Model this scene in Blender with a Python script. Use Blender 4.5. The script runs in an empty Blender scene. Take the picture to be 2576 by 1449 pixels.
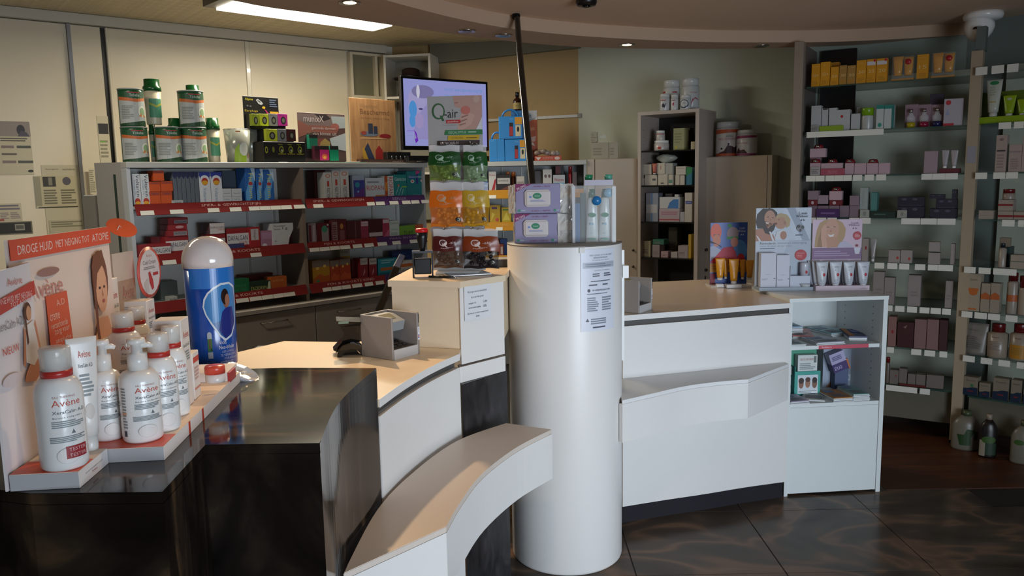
import bpy, bmesh, math, random
from mathutils import Vector, Matrix
random.seed(7)
S = bpy.context.scene
COL = S.collection
# ------------------------------------------------------------ camera
FPX = 2000.0; EYE = 1.55
_th = math.atan(270 / FPX); _ro = math.atan(.0185)
_F = Vector((0, math.cos(_th), -math.sin(_th))); _R = Vector((1, 0, 0)); _U = _R.cross(_F)
R_ = _R * math.cos(_ro) - _U * math.sin(_ro); U_ = _R * math.sin(_ro) + _U * math.cos(_ro)
cd = bpy.data.cameras.new('camera'); cam = bpy.data.objects.new('camera', cd); COL.objects.link(cam)
cd.sensor_width = 36; cd.lens = 36 * FPX / 2576; cd.clip_start = .02; cd.clip_end = 60
cam.matrix_world = Matrix(((R_.x, U_.x, -_F.x, 0), (R_.y, U_.y, -_F.y, 0), (R_.z, U_.z, -_F.z, EYE), (0, 0, 0, 1)))
S.camera = cam
S.view_settings.view_transform = 'Standard'; S.view_settings.look = 'None'
S.view_settings.gamma = 1; S.view_settings.use_curve_mapping = False
S.view_settings.exposure = 0.0
# ------------------------------------------------------------ world and lights
W = bpy.data.worlds.new('world'); S.world = W; W.use_nodes = True
W.node_tree.nodes['Background'].inputs[0].default_value = (.55, .68, .9, 1)
W.node_tree.nodes['Background'].inputs[1].default_value = .15
def lamp(name, typ, loc, energy, col, target=None, **kw):
    l = bpy.data.lights.new(name, typ); l.energy = energy; l.color = col
    for k, v in kw.items(): setattr(l, k, v)
    o = bpy.data.objects.new(name, l); COL.objects.link(o); o.location = loc
    if target is not None:
        d = Vector(target) - Vector(loc); o.rotation_euler = d.to_track_quat('-Z', 'Y').to_euler()
    return o
# daylight entering through the shop window behind and to the right of the camera
lamp('window_daylight', 'AREA', (2.2, -1.12, 1.0), 48, (.77, .88, 1.0), (.45, 3.0, .3), shape='RECTANGLE', size=2.0, size_y=1.5, spread=math.radians(90))
# ceiling panel lamp over the back office
lamp('panel_lamp', 'AREA', (-1.368, 5.714, 2.66), 50, (1.0, .91, .72), (-1.368, 5.714, 0), shape='RECTANGLE', size=1.2, size_y=.24)
bpy.data.objects['panel_lamp'].rotation_euler = (0, 0, math.radians(43))
# unseen fill lamp left of the frame, added to brighten the dim shelves
lamp('fill_lamp_left', 'AREA', (-2.35, 3.15, 2.66), 30, (1.0, .91, .76), (-2.35, 3.15, 0), shape='RECTANGLE', size=1.2, size_y=.24)
bpy.data.objects['fill_lamp_left'].rotation_euler = (0, 0, math.radians(43))
# warm halogen downlights
WARM = (1.0, .66, .36)
lamp('downlight_beam', 'SPOT', (-.70, 3.66, 2.33), 95, WARM, (-.66, 2.75, .9), spot_size=math.radians(70), spot_blend=.6, shadow_soft_size=.03)
lamp('downlight_beam', 'SPOT', (-.05, 2.05, 2.40), 22, WARM, (-.78, 1.66, 1.12), spot_size=math.radians(38), spot_blend=.7, shadow_soft_size=.03)
lamp('downlight_beam', 'SPOT', (.05, 1.55, 2.40), 20, WARM, (0, 2.3, .7), spot_size=math.radians(60), spot_blend=.8, shadow_soft_size=.03)
lamp('downlight_beam', 'SPOT', (.72, 4.92, 2.33), 26, WARM, (.85, 4.0, .9), spot_size=math.radians(80), spot_blend=.8, shadow_soft_size=.03)
lamp('downlight_beam', 'SPOT', (2.53, 5.02, 2.33), 6, WARM, (2.4, 4.7, 0), spot_size=math.radians(90), spot_blend=.8, shadow_soft_size=.03)
# ------------------------------------------------------------ pixel to world
C0 = Vector((0, 0, EYE))
def ray(x, y): return _F * FPX + R_ * (x - 1288) - U_ * (y - 724.5)
def onz(x, y, z):
    d = ray(x, y); return C0 + d * ((z - EYE) / d.z)
def ony(x, y, Y):
    d = ray(x, y); return C0 + d * (Y / d.y)
# ------------------------------------------------------------ materials
def lin(h):
    h = h.lstrip('#'); c = [int(h[i:i + 2], 16) / 255 for i in (0, 2, 4)]
    return tuple(v / 12.92 if v <= .04045 else ((v + .055) / 1.055) ** 2.4 for v in c) + (1,)
_M = {}
def mat(c, rough=.5, metal=0., alpha=1., trans=0., emit=0., coat=0., bump=0., tint=.04, scale=30.):
    k = (c, rough, metal, alpha, trans, emit, coat, bump, tint, scale)
    if k in _M: return _M[k]
    m = bpy.data.materials.new('m_' + c.lstrip('#')); m.use_nodes = True; nt = m.node_tree; b = nt.nodes['Principled BSDF']
    col = lin(c)
    b.inputs['Roughness'].default_value = rough; b.inputs['Metallic'].default_value = metal
    b.inputs['Alpha'].default_value = alpha; b.inputs['Transmission Weight'].default_value = trans
    b.inputs['Coat Weight'].default_value = coat
    if emit:
        b.inputs['Emission Color'].default_value = col; b.inputs['Emission Strength'].default_value = emit
        b.inputs['Base Color'].default_value = (0, 0, 0, 1)
    elif tint:
        n = nt.nodes.new('ShaderNodeTexNoise'); n.inputs['Scale'].default_value = scale; n.inputs['Detail'].default_value = 2
        tc = nt.nodes.new('ShaderNodeTexCoord'); nt.links.new(tc.outputs['Object'], n.inputs['Vector'])
        x = nt.nodes.new('ShaderNodeMix'); x.data_type = 'RGBA'
        x.inputs['A'].default_value = tuple(v * (1 - tint) for v in col[:3]) + (1,)
        x.inputs['B'].default_value = tuple(min(1, v * (1 + tint)) for v in col[:3]) + (1,)
        nt.links.new(n.outputs['Fac'], x.inputs['Factor']); nt.links.new(x.outputs['Result'], b.inputs['Base Color'])
        if bump:
            bp = nt.nodes.new('ShaderNodeBump'); bp.inputs['Strength'].default_value = bump; bp.inputs['Distance'].default_value = .002
            nt.links.new(n.outputs['Fac'], bp.inputs['Height']); nt.links.new(bp.outputs['Normal'], b.inputs['Normal'])
    else: b.inputs['Base Color'].default_value = col
    _M[k] = m; return m
def ramp_mat(name, stops, scale, rough, stretch=(1, 1, 1), coat=0, distort=0., detail=6, rot=0., spec=.5, world=False):
    m = bpy.data.materials.new(name); m.use_nodes = True; nt = m.node_tree; b = nt.nodes['Principled BSDF']
    tc = nt.nodes.new('ShaderNodeTexCoord'); mp = nt.nodes.new('ShaderNodeMapping'); mp.inputs['Scale'].default_value = stretch
    mp.inputs['Rotation'].default_value = (0, 0, rot)
    n = nt.nodes.new('ShaderNodeTexNoise'); n.inputs['Scale'].default_value = scale; n.inputs['Detail'].default_value = detail; n.inputs['Distortion'].default_value = distort
    r = nt.nodes.new('ShaderNodeValToRGB'); e = r.color_ramp.elements
    e[0].position, e[0].color = stops[0][0], lin(stops[0][1]); e[1].position, e[1].color = stops[-1][0], lin(stops[-1][1])
    for p, c in stops[1:-1]:
        q = e.new(p); q.color = lin(c)
    nt.links.new(nt.nodes.new('ShaderNodeNewGeometry').outputs['Position'] if world else tc.outputs['Object'], mp.inputs['Vector']); nt.links.new(mp.outputs['Vector'], n.inputs['Vector'])
    nt.links.new(n.outputs['Fac'], r.inputs['Fac']); nt.links.new(r.outputs['Color'], b.inputs['Base Color'])
    b.inputs['Roughness'].default_value = rough; b.inputs['Coat Weight'].default_value = coat; b.inputs['Specular IOR Level'].default_value = spec
    return m
M_MARBLE = ramp_mat('m_dark_stone_laminate', [(.3, '#0c0908'), (.47, '#1b1613'), (.58, '#2c241d'), (.72, '#5c4833')], 4, .085, (1, 5, 1), distort=.6, rot=.6, spec=.4)  # lighter slanted veins also paint in streaks of reflected ceiling light
M_SLATE = ramp_mat('m_slate_laminate', [(.3, '#1c1b1c'), (.55, '#2e2c2d'), (.8, '#454244')], 9, .3, (3, 3, 1), distort=.4)
M_TILE = ramp_mat('m_floor_tile', [(.30, '#332b23'), (.45, '#4c443c'), (.475, '#5c4a3c'), (.50, '#705847'), (.53, '#5f4c3e'), (.57, '#4a4037'), (.8, '#383029')], 1.5, .2, (1, 1.9, 1), distort=1.1, detail=2, rot=.8, spec=.15, world=True)
M_WOODF = ramp_mat('m_brown_floor', [(.3, '#3a1c0e'), (.6, '#50290f'), (.8, '#653818')], 3, .45, (1, 9, 1))
M_SLAT = ramp_mat('m_ceiling_slat', [(.3, '#c2b08c'), (.7, '#d8c8a4')], 4, .5, (12, 1, 1))
WALLW = mat('#d5cfc2', .55, bump=.1, scale=60); WALLB = mat('#a88c5e', .6, bump=.1, scale=60); WALLG = mat('#bcc3b8', .7, bump=.1, scale=60)
LAM = mat('#dddbd8', .38, tint=.01); LAMW = mat('#dddddd', .45, tint=.01); CREAM = mat('#dcc9ad', .33, tint=.02)
GREYB = mat('#a8a29a', .55); LGREY = mat('#c9c7c2', .45); DARKP = mat('#141518', .4)
PLAST = mat('#e9e9e7', .25, coat=.3, tint=.01); BLACK = mat('#0d0d0e', .35); GLOSSB = mat('#0c0b0b', .12, coat=.5)
CLEAR = mat('#eef2f0', .08, alpha=.22, tint=0); GLASSG = mat('#3c6157', .05, alpha=.45, tint=0); METAL = mat('#b9b7b2', .25, metal=1)
LABELW = mat('#d8d6cc', .5, tint=.01)
# ------------------------------------------------------------ mesh helpers
def link(name, me, parent=None, loc=None, rz=0.):
    o = bpy.data.objects.new(name, me); COL.objects.link(o)
    if parent is not None: o.parent = parent
    if loc is not None: o.location = loc
    if rz: o.rotation_euler = (0, 0, rz)
    return o
def tag(o, label=None, cat=None, group=None, kind=None):
    if label: o['label'] = label
    if cat: o['category'] = cat
    if group: o['group'] = group
    if kind: o['kind'] = kind
    return o
class MB:
    def __init__(s): s.b = bmesh.new(); s.m = []
    def mi(s, m):
        if m is None: return 0
        if m not in s.m: s.m.append(m)
        return s.m.index(m)
    def box(s, x0, x1, y0, y1, z0, z1, m=None, bev=0., T=None):
        r = bmesh.ops.create_cube(s.b, size=1)['verts']
        for v in r: v.co = Vector((x0 + (v.co.x + .5) * (x1 - x0), y0 + (v.co.y + .5) * (y1 - y0), z0 + (v.co.z + .5) * (z1 - z0)))
        if T is not None:
            for v in r: v.co = T @ v.co
        i = s.mi(m); fs = {f for v in r for f in v.link_faces}
        for f in fs: f.material_index = i
        if bev:
            es = list({e for v in r for e in v.link_edges}); n = bmesh.ops.bevel(s.b, geom=es, offset=bev, segments=1, affect='EDGES', material=-1)
            for f in n['faces']: f.material_index = i
        return s
    def prism(s, pts, z0, z1, m=None, bev=0.):
        i = s.mi(m); n = len(pts)
        a = sum(pts[k][0] * pts[(k + 1) % n][1] - pts[(k + 1) % n][0] * pts[k][1] for k in range(n))
        if a < 0: pts = pts[::-1]
        lo = [s.b.verts.new((p[0], p[1], z0)) for p in pts]; hi = [s.b.verts.new((p[0], p[1], z1)) for p in pts]
        fs = [s.b.faces.new(hi), s.b.faces.new(lo[::-1])]
        for k in range(n): fs.append(s.b.faces.new((lo[k], lo[(k + 1) % n], hi[(k + 1) % n], hi[k])))
        for f in fs: f.material_index = i
        if bev:
            es = list({e for f in fs for e in f.edges}); q = bmesh.ops.bevel(s.b, geom=es, offset=bev, segments=2, affect='EDGES')
            for f in q['faces']: f.material_index = i
        return s
    def lathe(s, prof, cx=0., cy=0., n=20, m=None, sy=1., T=None):
        rings = []
        for r, z in prof:
            if r < 1e-6: rings.append([s.b.verts.new((cx, cy, z))])
            else: rings.append([s.b.verts.new((cx + r * math.cos(2 * math.pi * k / n), cy + sy * r * math.sin(2 * math.pi * k / n), z)) for k in range(n)])
        fs = []
        for a, b in zip(rings, rings[1:]):
            for k in range(n):
                k2 = (k + 1) % n
                if len(a) == 1 and len(b) == 1: continue
                if len(a) == 1: fs.append(s.b.faces.new((a[0], b[k2], b[k])))
                elif len(b) == 1: fs.append(s.b.faces.new((a[k], a[k2], b[0])))
                else: fs.append(s.b.faces.new((a[k], a[k2], b[k2], b[k])))
        if len(rings[0]) > 1: fs.append(s.b.faces.new(rings[0][::-1]))
        if len(rings[-1]) > 1: fs.append(s.b.faces.new(rings[-1]))
        i = s.mi(m)
        for f in fs: f.material_index = i; f.smooth = len(f.verts) < 5
        if T is not None:
            for r in rings:
                for v in r: v.co = T @ v.co
        return s
    def tube(s, pts, r, n=8, m=None):
        pts = [Vector(p) for p in pts]; rings = []; rr = r if isinstance(r, (list, tuple)) else [r] * len(pts)
        for k, p in enumerate(pts):
            d = (pts[min(k + 1, len(pts) - 1)] - pts[max(k - 1, 0)]).normalized()
            a = d.orthogonal().normalized() if k == 0 else (a - d * a.dot(d)).normalized()
            b = d.cross(a)
            rings.append([s.b.verts.new(p + (a * math.cos(2 * math.pi * q / n) + b * math.sin(2 * math.pi * q / n)) * rr[k]) for q in range(n)])
        i = s.mi(m); fs = []
        for A, B in zip(rings, rings[1:]):
            for q in range(n): f = s.b.faces.new((A[q], A[(q + 1) % n], B[(q + 1) % n], B[q])); f.smooth = True; fs.append(f)
        fs += [s.b.faces.new(rings[0][::-1]), s.b.faces.new(rings[-1])]
        for f in fs: f.material_index = i
        return s
    def loft(s, secs, m=None, smooth=True, cap=True):
        rings = [[s.b.verts.new(p) for p in c] for c in secs]; i = s.mi(m); n = len(rings[0])
        for A, B in zip(rings, rings[1:]):
            for q in range(n): f = s.b.faces.new((A[q], A[(q + 1) % n], B[(q + 1) % n], B[q])); f.smooth = smooth; f.material_index = i
        if cap:
            for f in (s.b.faces.new(rings[0][::-1]), s.b.faces.new(rings[-1])): f.material_index = i
        return s
    def build(s, name, m=None, parent=None, loc=None, rz=0.):
        me = bpy.data.meshes.new(name)
        bmesh.ops.recalc_face_normals(s.b, faces=s.b.faces[:]); s.b.to_mesh(me); s.b.free()
        for q in (s.m or [m]): me.materials.append(q)
        return link(name, me, parent, loc, rz)
def bx(name, d, m, parent=None, loc=None, rz=0., bev=0.):
    return MB().box(*d, m=m, bev=bev).build(name, m, parent, loc, rz)
def empty(name, loc, rz=0.):
    return link(name, None, None, loc, rz)
def copy_tree(o, loc=None, rz=None, parent=None):
    c = o.copy(); COL.objects.link(c)
    if parent is not None: c.parent = parent
    if loc is not None: c.location = loc
    if rz is not None: c.rotation_euler = (0, 0, rz)
    for ch in list(o.children): copy_tree(ch, parent=c)
    return c
# ------------------------------------------------------------ flat print (lettering, pictures) on real surfaces
_T = {}
def text2d(s):
    if s in _T: return _T[s]
    c = bpy.data.curves.new('t', 'FONT'); c.body = s; c.resolution_u = 1 if len(s) > 14 else 2
    o = bpy.data.objects.new('t', c); me = o.to_mesh()
    vs = [(v.co.x, v.co.y) for v in me.vertices]; fs = [tuple(p.vertices) for p in me.polygons]
    o.to_mesh_clear(); bpy.data.objects.remove(o); bpy.data.curves.remove(c)
    if not vs: _T[s] = ([], []); return _T[s]
    x0 = min(v[0] for v in vs); x1 = max(v[0] for v in vs); y0 = min(0, min(v[1] for v in vs)); y1 = max(v[1] for v in vs)
    vs = [((x - x0) / (x1 - x0), (y - y0) / (y1 - y0)) for x, y in vs]
    _T[s] = (vs, fs); return _T[s]
def pr(ops, w, h, parent, rough=.5, fn=None, cut=0, name='print', off=.0004, T=None, emit=0., step=.00012):
    """ops in panel fractions; default panel: front plane of a box whose base centre is the origin"""
    b = bmesh.new(); mats = []; lift = off
    L = b.verts.layers.float.new('l')
    for op in ops:
        k = op[0]; col = op[-1]
        if col not in mats: mats.append(col)
        mi = mats.index(col); polys = []
        if k == 'r':
            _, x0, y0, x1, y1, _c = op; polys = [[(x0, y0), (x1, y0), (x1, y1), (x0, y1)]]
        elif k == 'e':
            _, cx, cy, rx, ry, _c = op; polys = [[(cx + rx * math.cos(a * math.pi / 10), cy + ry * math.sin(a * math.pi / 10)) for a in range(20)]]
        elif k == 'p': polys = [op[1]]
        elif k == 'l':
            _, x0, y0, x1, y1, n, _c = op
            for q in range(n):
                t = (q + .5) / n; yy = y0 + (y1 - y0) * t; hh = (y1 - y0) / n * .28; e = x1 - (x1 - x0) * random.choice((0, .05, .12, .3))
                polys.append([(x0, yy - hh), (e, yy - hh), (e, yy + hh), (x0, yy + hh)])
        elif k in ('t', 'tv'):
            _, s, x0, y0, x1, y1, _c = op; vs, fs = text2d(s)
            if k == 't': cv = [(x0 + x * (x1 - x0), y0 + y * (y1 - y0)) for x, y in vs]
            else: cv = [(x0 + y * (x1 - x0), y1 - x * (y1 - y0)) for x, y in vs]
            bv = []
            for p in cv:
                v = b.verts.new((p[0], p[1], 0)); v[L] = lift; bv.append(v)
            for f in fs:
                try: b.faces.new([bv[q] for q in f]).material_index = mi
                except ValueError: pass
        for P in polys:
            bv = []
            for p in P:
                v = b.verts.new((p[0], p[1], 0)); v[L] = lift; bv.append(v)
            b.faces.new(bv).material_index = mi
        lift += step
    if cut:
        for q in range(1, cut):
            bmesh.ops.bisect_plane(b, geom=b.verts[:] + b.edges[:] + b.faces[:], plane_co=(q / cut, 0, 0), plane_no=(1, 0, 0))
    for v in b.verts:
        u, vv, l = v.co.x, v.co.y, v[L]
        if l == 0: l = off
        v.co = fn(u, vv, l) if fn else Vector((u * w - w / 2, -l, vv * h))
        if T is not None: v.co = T @ v.co
    me = bpy.data.meshes.new(name); b.to_mesh(me); b.free()
    for c in mats: me.materials.append(mat(c, rough, tint=0, emit=emit))
    return link(name, me, parent)
def cylfn(r, h, span=2.0, z0=0., turn=0.):
    def f(u, v, l):
        a = (u - .5) * span + turn; return Vector(((r + l) * math.sin(a), -(r + l) * math.cos(a), z0 + v * h))
    return f
def side_T(w, side):   # print on the right (+1) or left (-1) face of a carton of width w
    return Matrix.Translation((side * w / 2, 0, 0)) @ Matrix.Rotation(side * math.pi / 2, 4, 'Z')
def Rz(a, loc=(0, 0, 0)): return Matrix.Translation(loc) @ Matrix.Rotation(a, 4, 'Z')
# ============================================================ STRUCTURE
def struct(o, n=None): o['kind'] = 'structure'; return o
ZS, ZC, ZW = 2.35, 2.42, 2.80
class Frame:
    """vertical plane through a-b; local x along a->b, local y away from the shop floor"""
    def __init__(s, a, b):
        s.a = Vector((a[0], a[1], 0)); d = Vector((b[0] - a[0], b[1] - a[1], 0)); s.w = d.length; s.u = d.normalized()
        s.n = Vector((-s.u.y, s.u.x, 0)); s.rz = math.atan2(s.u.y, s.u.x)
    def hit(s, x, y, inset=0.):
        d = ray(x, y); p0 = s.a + s.n * inset; t = (p0 - C0).dot(s.n) / d.dot(s.n); p = C0 + d * t
        return (p - s.a).dot(s.u), p.z
    def P(s, x, y=0., z=0.): return s.a + s.u * x + s.n * y + Vector((0, 0, z))
def fr_box(name, F, x0, x1, y0, y1, z0, z1, m, parent=None, bev=0.):
    return bx(name, (x0, x1, y0, y1, z0, z1), m, parent, None if parent else F.a, 0 if parent else F.rz, bev)
# floor: grout bed with separate tiles, brown floor beyond
fl = struct(bx('floor', (-5.2, 4.6, -2.9, 8.0, -.06, -.004), mat('#2a2622', .6)))
tx = [-1.30, -.71, -.12, .47, 1.06, 1.64]; ty = [1.18, 1.77, 2.36, 2.95, 3.54, 4.13]
tm = None
for i, x in enumerate(tx):
    for j, y in enumerate(ty):
        x1 = x + .587 if x != 1.64 else 2.22
        if tm is None: tm = MB().box(0, .5850, 0, .5875, -.012, 0, bev=.001).build('tile', M_TILE); t = tm
        else: t = tm.copy(); COL.objects.link(t)
        t.parent = fl; t.location = (x + .0012, y + .0012, 0)
for j, y in enumerate(ty[:4]):
    t = tm.copy(); COL.objects.link(t); t.parent = fl; t.location = (2.2262, y, 0)
struct(bx('floor_back_area', (1.83, 4.5, 3.76, 6.2, -.006, .0015), M_WOODF))
bpy.data.objects['floor_back_area'].name = 'floor_wood'
# left panelled wall
FW = Frame((-3.470, 5.665), (-1.139, 7.540))
struct(MB().box(-3.0, FW.w + .6, .02, .14, 0, ZW).build('wall_left', WALLW, None, FW.a, FW.rz))
FB = Frame((-1.20, 7.64), (.632, 7.34))
struct(MB().box(-.15, FB.w, 0, .12, 0, ZW).build('wall_back', WALLB, None, FB.a, FB.rz))
FG = Frame((.632, 7.34), (2.35, 5.62))
struct(MB().box(0, FG.w + .3, 0, .12, 0, ZW).build('wall_green', WALLG, None, FG.a, FG.rz)).name = 'wall_right_back'
hx0, _ = FB.hit(1094, 180); hx1, _ = FB.hit(1462, 140)
hx0 = FB.hit(1086, 150)[0]; hx1 = FB.hit(1462, 130)[0]; z0_, z1_ = FB.hit(1090, 162)[1], FB.hit(1460, 122)[1]
q = struct(MB().prism([(hx0, z0_), (hx1, z1_), (hx1, ZW - .001), (hx0, ZW - .001)], .001, .06).build('trim_1', mat('#6f6b5a', .6), None, FB.a, FB.rz)); q.rotation_euler = (math.pi / 2, 0, FB.rz)
# outer shell (daylight comes in through the shop window in the near wall)
struct(bx('wall_far_left', (-5.2, -5.08, -2.9, 4.4, 0, ZW), WALLW)); bpy.data.objects['wall_far_left'].name = 'wall_side'
struct(bx('wall_right', (4.3, 4.42, -2.9, 6.2, 0, ZW), WALLG))
nw = MB()
for d in ((-5.2, 1.1), (3.3, 4.42)): nw.box(d[0], d[1], -1.5, -1.38, 0, ZW)
nw.box(1.1, 3.3, -1.5, -1.38, 0, .25); nw.box(1.1, 3.3, -1.5, -1.38, 2.2, ZW); struct(nw.build('wall_front', WALLW))
wf = MB()
for x in (1.1, 1.83, 2.56, 3.25): wf.box(x, x + .05, -1.46, -1.4, .3, 2.2)
for z in (.3, 2.15): wf.box(1.1, 3.3, -1.46, -1.4, z, z + .05)
struct(wf.build('window_1', mat('#33363a', .4)))
# slatted ceiling over the back office
cw = struct(bx('ceiling', (-5.2, 4.42, -2.9, 8.0, ZW + .02, ZW + .08), mat('#5a5142', .7)))
sl = None; off = -2.65
k = 0
while off < .30:
    if sl is None: s0 = MB().box(-1.6, FW.w + 1.1, 0, .096, ZW, ZW + .014, bev=.002).build('slat', M_SLAT); sl = s0
    else: s0 = sl.copy(); COL.objects.link(s0)
    s0.parent = cw; s0.location = FW.P(0, off); s0.rotation_euler = (0, 0, FW.rz); off += .1
# dropped ring soffit: underside at ZS, fascia up to the front ceiling at ZC
outer = [(-1.62, 1.0), (-1.60, 2.0), (-1.45, 2.85), (-1.19, 3.60), (-.88, 3.93), (-.577, 4.224), (-.334, 4.458), (-.001, 4.741), (.446, 5.00), (1.052, 5.14), (1.484, 5.17), (2.12, 5.13), (2.752, 4.97), (3.35, 4.72), (3.9, 4.35), (4.3, 3.9)]
inner = [(-1.15, 1.0), (-1.05, 2.0), (-.86, 2.80), (-.66, 3.40), (-.55, 3.62), (-.42, 3.83), (-.23, 4.10), (.04, 4.385), (.46, 4.645), (1.0, 4.85), (1.44, 4.945), (2.06, 4.975), (2.68, 4.82), (3.2, 4.56), (3.7, 4.2), (4.1, 3.8)]
def catmull(P, n=5):
    out = []
    for i in range(len(P) - 1):
        p0, p1, p2, p3 = P[max(i - 1, 0)], P[i], P[i + 1], P[min(i + 2, len(P) - 1)]
        for k in range(n):
            t = k / n
            out.append(tuple(.5 * ((2 * p1[c]) + (-p0[c] + p2[c]) * t + (2 * p0[c] - 5 * p1[c] + 4 * p2[c] - p3[c]) * t * t + (-p0[c] + 3 * p1[c] - 3 * p2[c] + p3[c]) * t ** 3) for c in (0, 1)))
    out.append(tuple(P[-1])); return out
oc, ic = catmull(outer), catmull(inner)
b = MB(); M_CEIL = mat('#b89c84', .75, bump=.5, scale=220, tint=.05)
i0 = b.mi(M_CEIL)
def strip(b, A, za, B, zb, smooth=False):
    va = [b.b.verts.new((p[0], p[1], za)) for p in A]; vb = [b.b.verts.new((p[0], p[1], zb)) for p in B]
    for k in range(len(A) - 1):
        f = b.b.faces.new((va[k], va[k + 1], vb[k + 1], vb[k])); f.smooth = smooth
strip(b, ic, ZS, oc, ZS); strip(b, ic, ZS, ic, ZC, True); strip(b, oc, ZS, oc, ZW - .003, True); strip(b, ic, ZC + .0, oc, ZW - .003)
struct(b.build('ceiling_ring', M_CEIL)).name = 'trim_2'
struct(MB().prism(list(ic) + [(4.29, 3.7), (4.29, -1.37), (-5.0, -1.37), (-5.0, .9), (-1.2, .9)], ZC, ZC + .03).build('ceiling_front', mat('#dcbfa6', .8, tint=.03, scale=3), None))
bpy.data.objects['ceiling_front'].name = 'ceiling.001'
# ============================================================ CEILING FIXTURES
def downlight(px, py, lit, lab, z=ZS):
    p = onz(px, py, z); t = empty('downlight', p); tag(t, lab, 'ceiling light', 'recessed halogen downlights in the curved ceiling ring')
    MB().lathe([(.030, -.002), (.048, -.006), (.050, 0.), (.030, .0)], n=24).build('trim_ring', METAL, t)
    MB().lathe([(0, -.004), (.028, -.003), (.03, 0), (0, 0)], n=20).build('bulb', mat('#ffd9a0', .3, emit=9) if lit else mat('#9aa0a8', .1, metal=1), t)
downlight(880, 6, 1, 'lit halogen downlight above the white panel lamp, nearest the left')
downlight(1175, 77, 0, 'unlit chrome downlight left of the black leaning pole')
downlight(1268, 88, 0, 'unlit small downlight just beside the black leaning pole')
downlight(1577, 112, 1, 'lit downlight right of the black pole, over the green wall')
downlight(1915, 115, 0, 'unlit downlight above the gap left of the glass shelving')
downlight(2298, 110, 1, 'lit downlight above the yellow sunscreen boxes')
pl_ = empty('panel_light', (-1.368, 5.714, 2.70), math.radians(43)); tag(pl_, 'long bright white rectangular panel lamp under the slatted ceiling', 'ceiling light')
bx('housing', (-.68, .62, -.157, .157, .005, .097), mat('#6d675c', .5), pl_)
bx('diffuser', (-.605, .60, -.127, .127, -.012, .004), mat('#fff6e0', .4, emit=4.0), pl_)
pl_fill = empty('panel_light', (-2.35, 3.15, 2.70), math.radians(43)); tag(pl_fill, 'added panel lamp giving fill light, outside the picture at the left', 'ceiling light')  # added fixture around the unseen fill lamp
bx('housing', (-.68, .62, -.157, .157, .005, .097), mat('#6d675c', .5), pl_fill)
bx('diffuser', (-.605, .60, -.127, .127, -.012, .004), mat('#fff6e0', .4, emit=4.0), pl_fill)
dc = empty('dome_camera', (ony(2472, 60, 4.55).x, 4.55, ZC)); tag(dc, 'white dome security camera under the curved ceiling at the right', 'security camera')
MB().lathe([(.0, 0), (.098, 0), (.100, -.018), (.094, -.034), (.07, -.042), (0, -.042)], n=32).build('mount_plate', PLAST, dc)
MB().lathe([(0, -.04), (.070, -.042), (.076, -.065), (.072, -.095), (.057, -.130), (.033, -.150), (0, -.157)], n=28, T=Matrix.Rotation(.25, 4, 'Y')).build('ball_housing', PLAST, dc)
MB().lathe([(.0, -.01), (.036, -.01), (.038, .006), (.030, .011), (0, .004)], n=20, T=Matrix.Translation((-.050, -.038, -.110)) @ Vector((-.62, -.45, -.5)).to_track_quat('Z', 'Y').to_matrix().to_4x4()).build('lens', BLACK, dc)
p = onz(1475, -4, ZC); dk = MB().lathe([(0, 0), (.05, 0), (.052, -.02), (.045, -.034), (0, -.036)], n=24).build('smoke_sensor', BLACK, None, p)
tag(dk, 'small black round fitting on the ceiling at the top edge', 'sensor')
MB().lathe([(.02, -.036), (.022, -.042), (0, -.044)], n=16).build('cap', GLOSSB, dk)
a = onz(1298, 36, ZC); e = Vector((.105, 3.22, 1.325))
pts = [a, a.lerp(e, .03) + Vector((.004, 0, 0)), a.lerp(e, .3), a.lerp(e, .6), a.lerp(e, .85), e]
po = MB().tube(pts, .0155, 10).build('black_pole', mat('#0c0c0d', .28, coat=.3)); tag(po, 'black leaning cable pole from the ceiling down to the white column', 'pole')
MB().tube([a + Vector((0, 0, .0)), a + (e - a) * .015], .022, 10).build('ceiling_collar', BLACK, po)
MB().tube([e + (a - e) * .02, e], .021, 10).build('foot_collar', BLACK, po)
# ============================================================ LEFT WALL CUPBOARDS
def wx(x, y=250): return FW.hit(x, y)[0]
cu = empty('sliding_cupboard', FW.a, FW.rz); tag(cu, 'tall cream cupboard wall with sliding doors behind the shelf units', 'cupboard')
xs = [wx(-60), wx(183), wx(268, 200), wx(288, 300), wx(622), wx(633), wx(873), wx(880), wx(958), wx(966)]
CUP = mat('#d4c9b2', .42, tint=.015)
bx('cornice', (wx(-60, 20), wx(966, 120), -.05, .02, ZW - .075, ZW - .002), mat('#c3beb2', .5), cu, bev=.004)
bx('door', (xs[0], xs[1] - .006, -.012, .019, 0.02, ZW - .08), CUP, cu, bev=.002)
bx('door', (xs[1] + .02, xs[2] - .02, -.012, .019, 0.02, ZW - .08), CUP, cu, bev=.002)
bx('dark_gap', (xs[2] - .02, xs[2] + .012, .0, .019, 0.02, ZW - .08), BLACK, cu)
bx('door_edge', (xs[2] + .012, xs[3], -.03, .019, .02, ZW - .08), mat('#d9d2c0', .2, coat=.4), cu, bev=.006)
bx('door', (xs[3] + .002, xs[4], -.012, .019, 0.02, ZW - .08), CUP, cu, bev=.002)
bx('door_edge', (xs[4] + .001, xs[5], -.02, .019, .02, ZW - .08), mat('#d9d2c0', .2, coat=.4), cu, bev=.004)
bx('door', (xs[5] + .002, xs[6], -.012, .019, 0.02, ZW - .08), CUP, cu, bev=.002)
tag(bx('metal_profile', (xs[1] - .005, xs[1] + .018, -.04, -.013, 0.0, ZW - .08), mat('#8e9096', .3, metal=.8), None, FW.a, FW.rz), 'thin grey metal upright profile on the cream wall at the left', 'profile')
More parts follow.
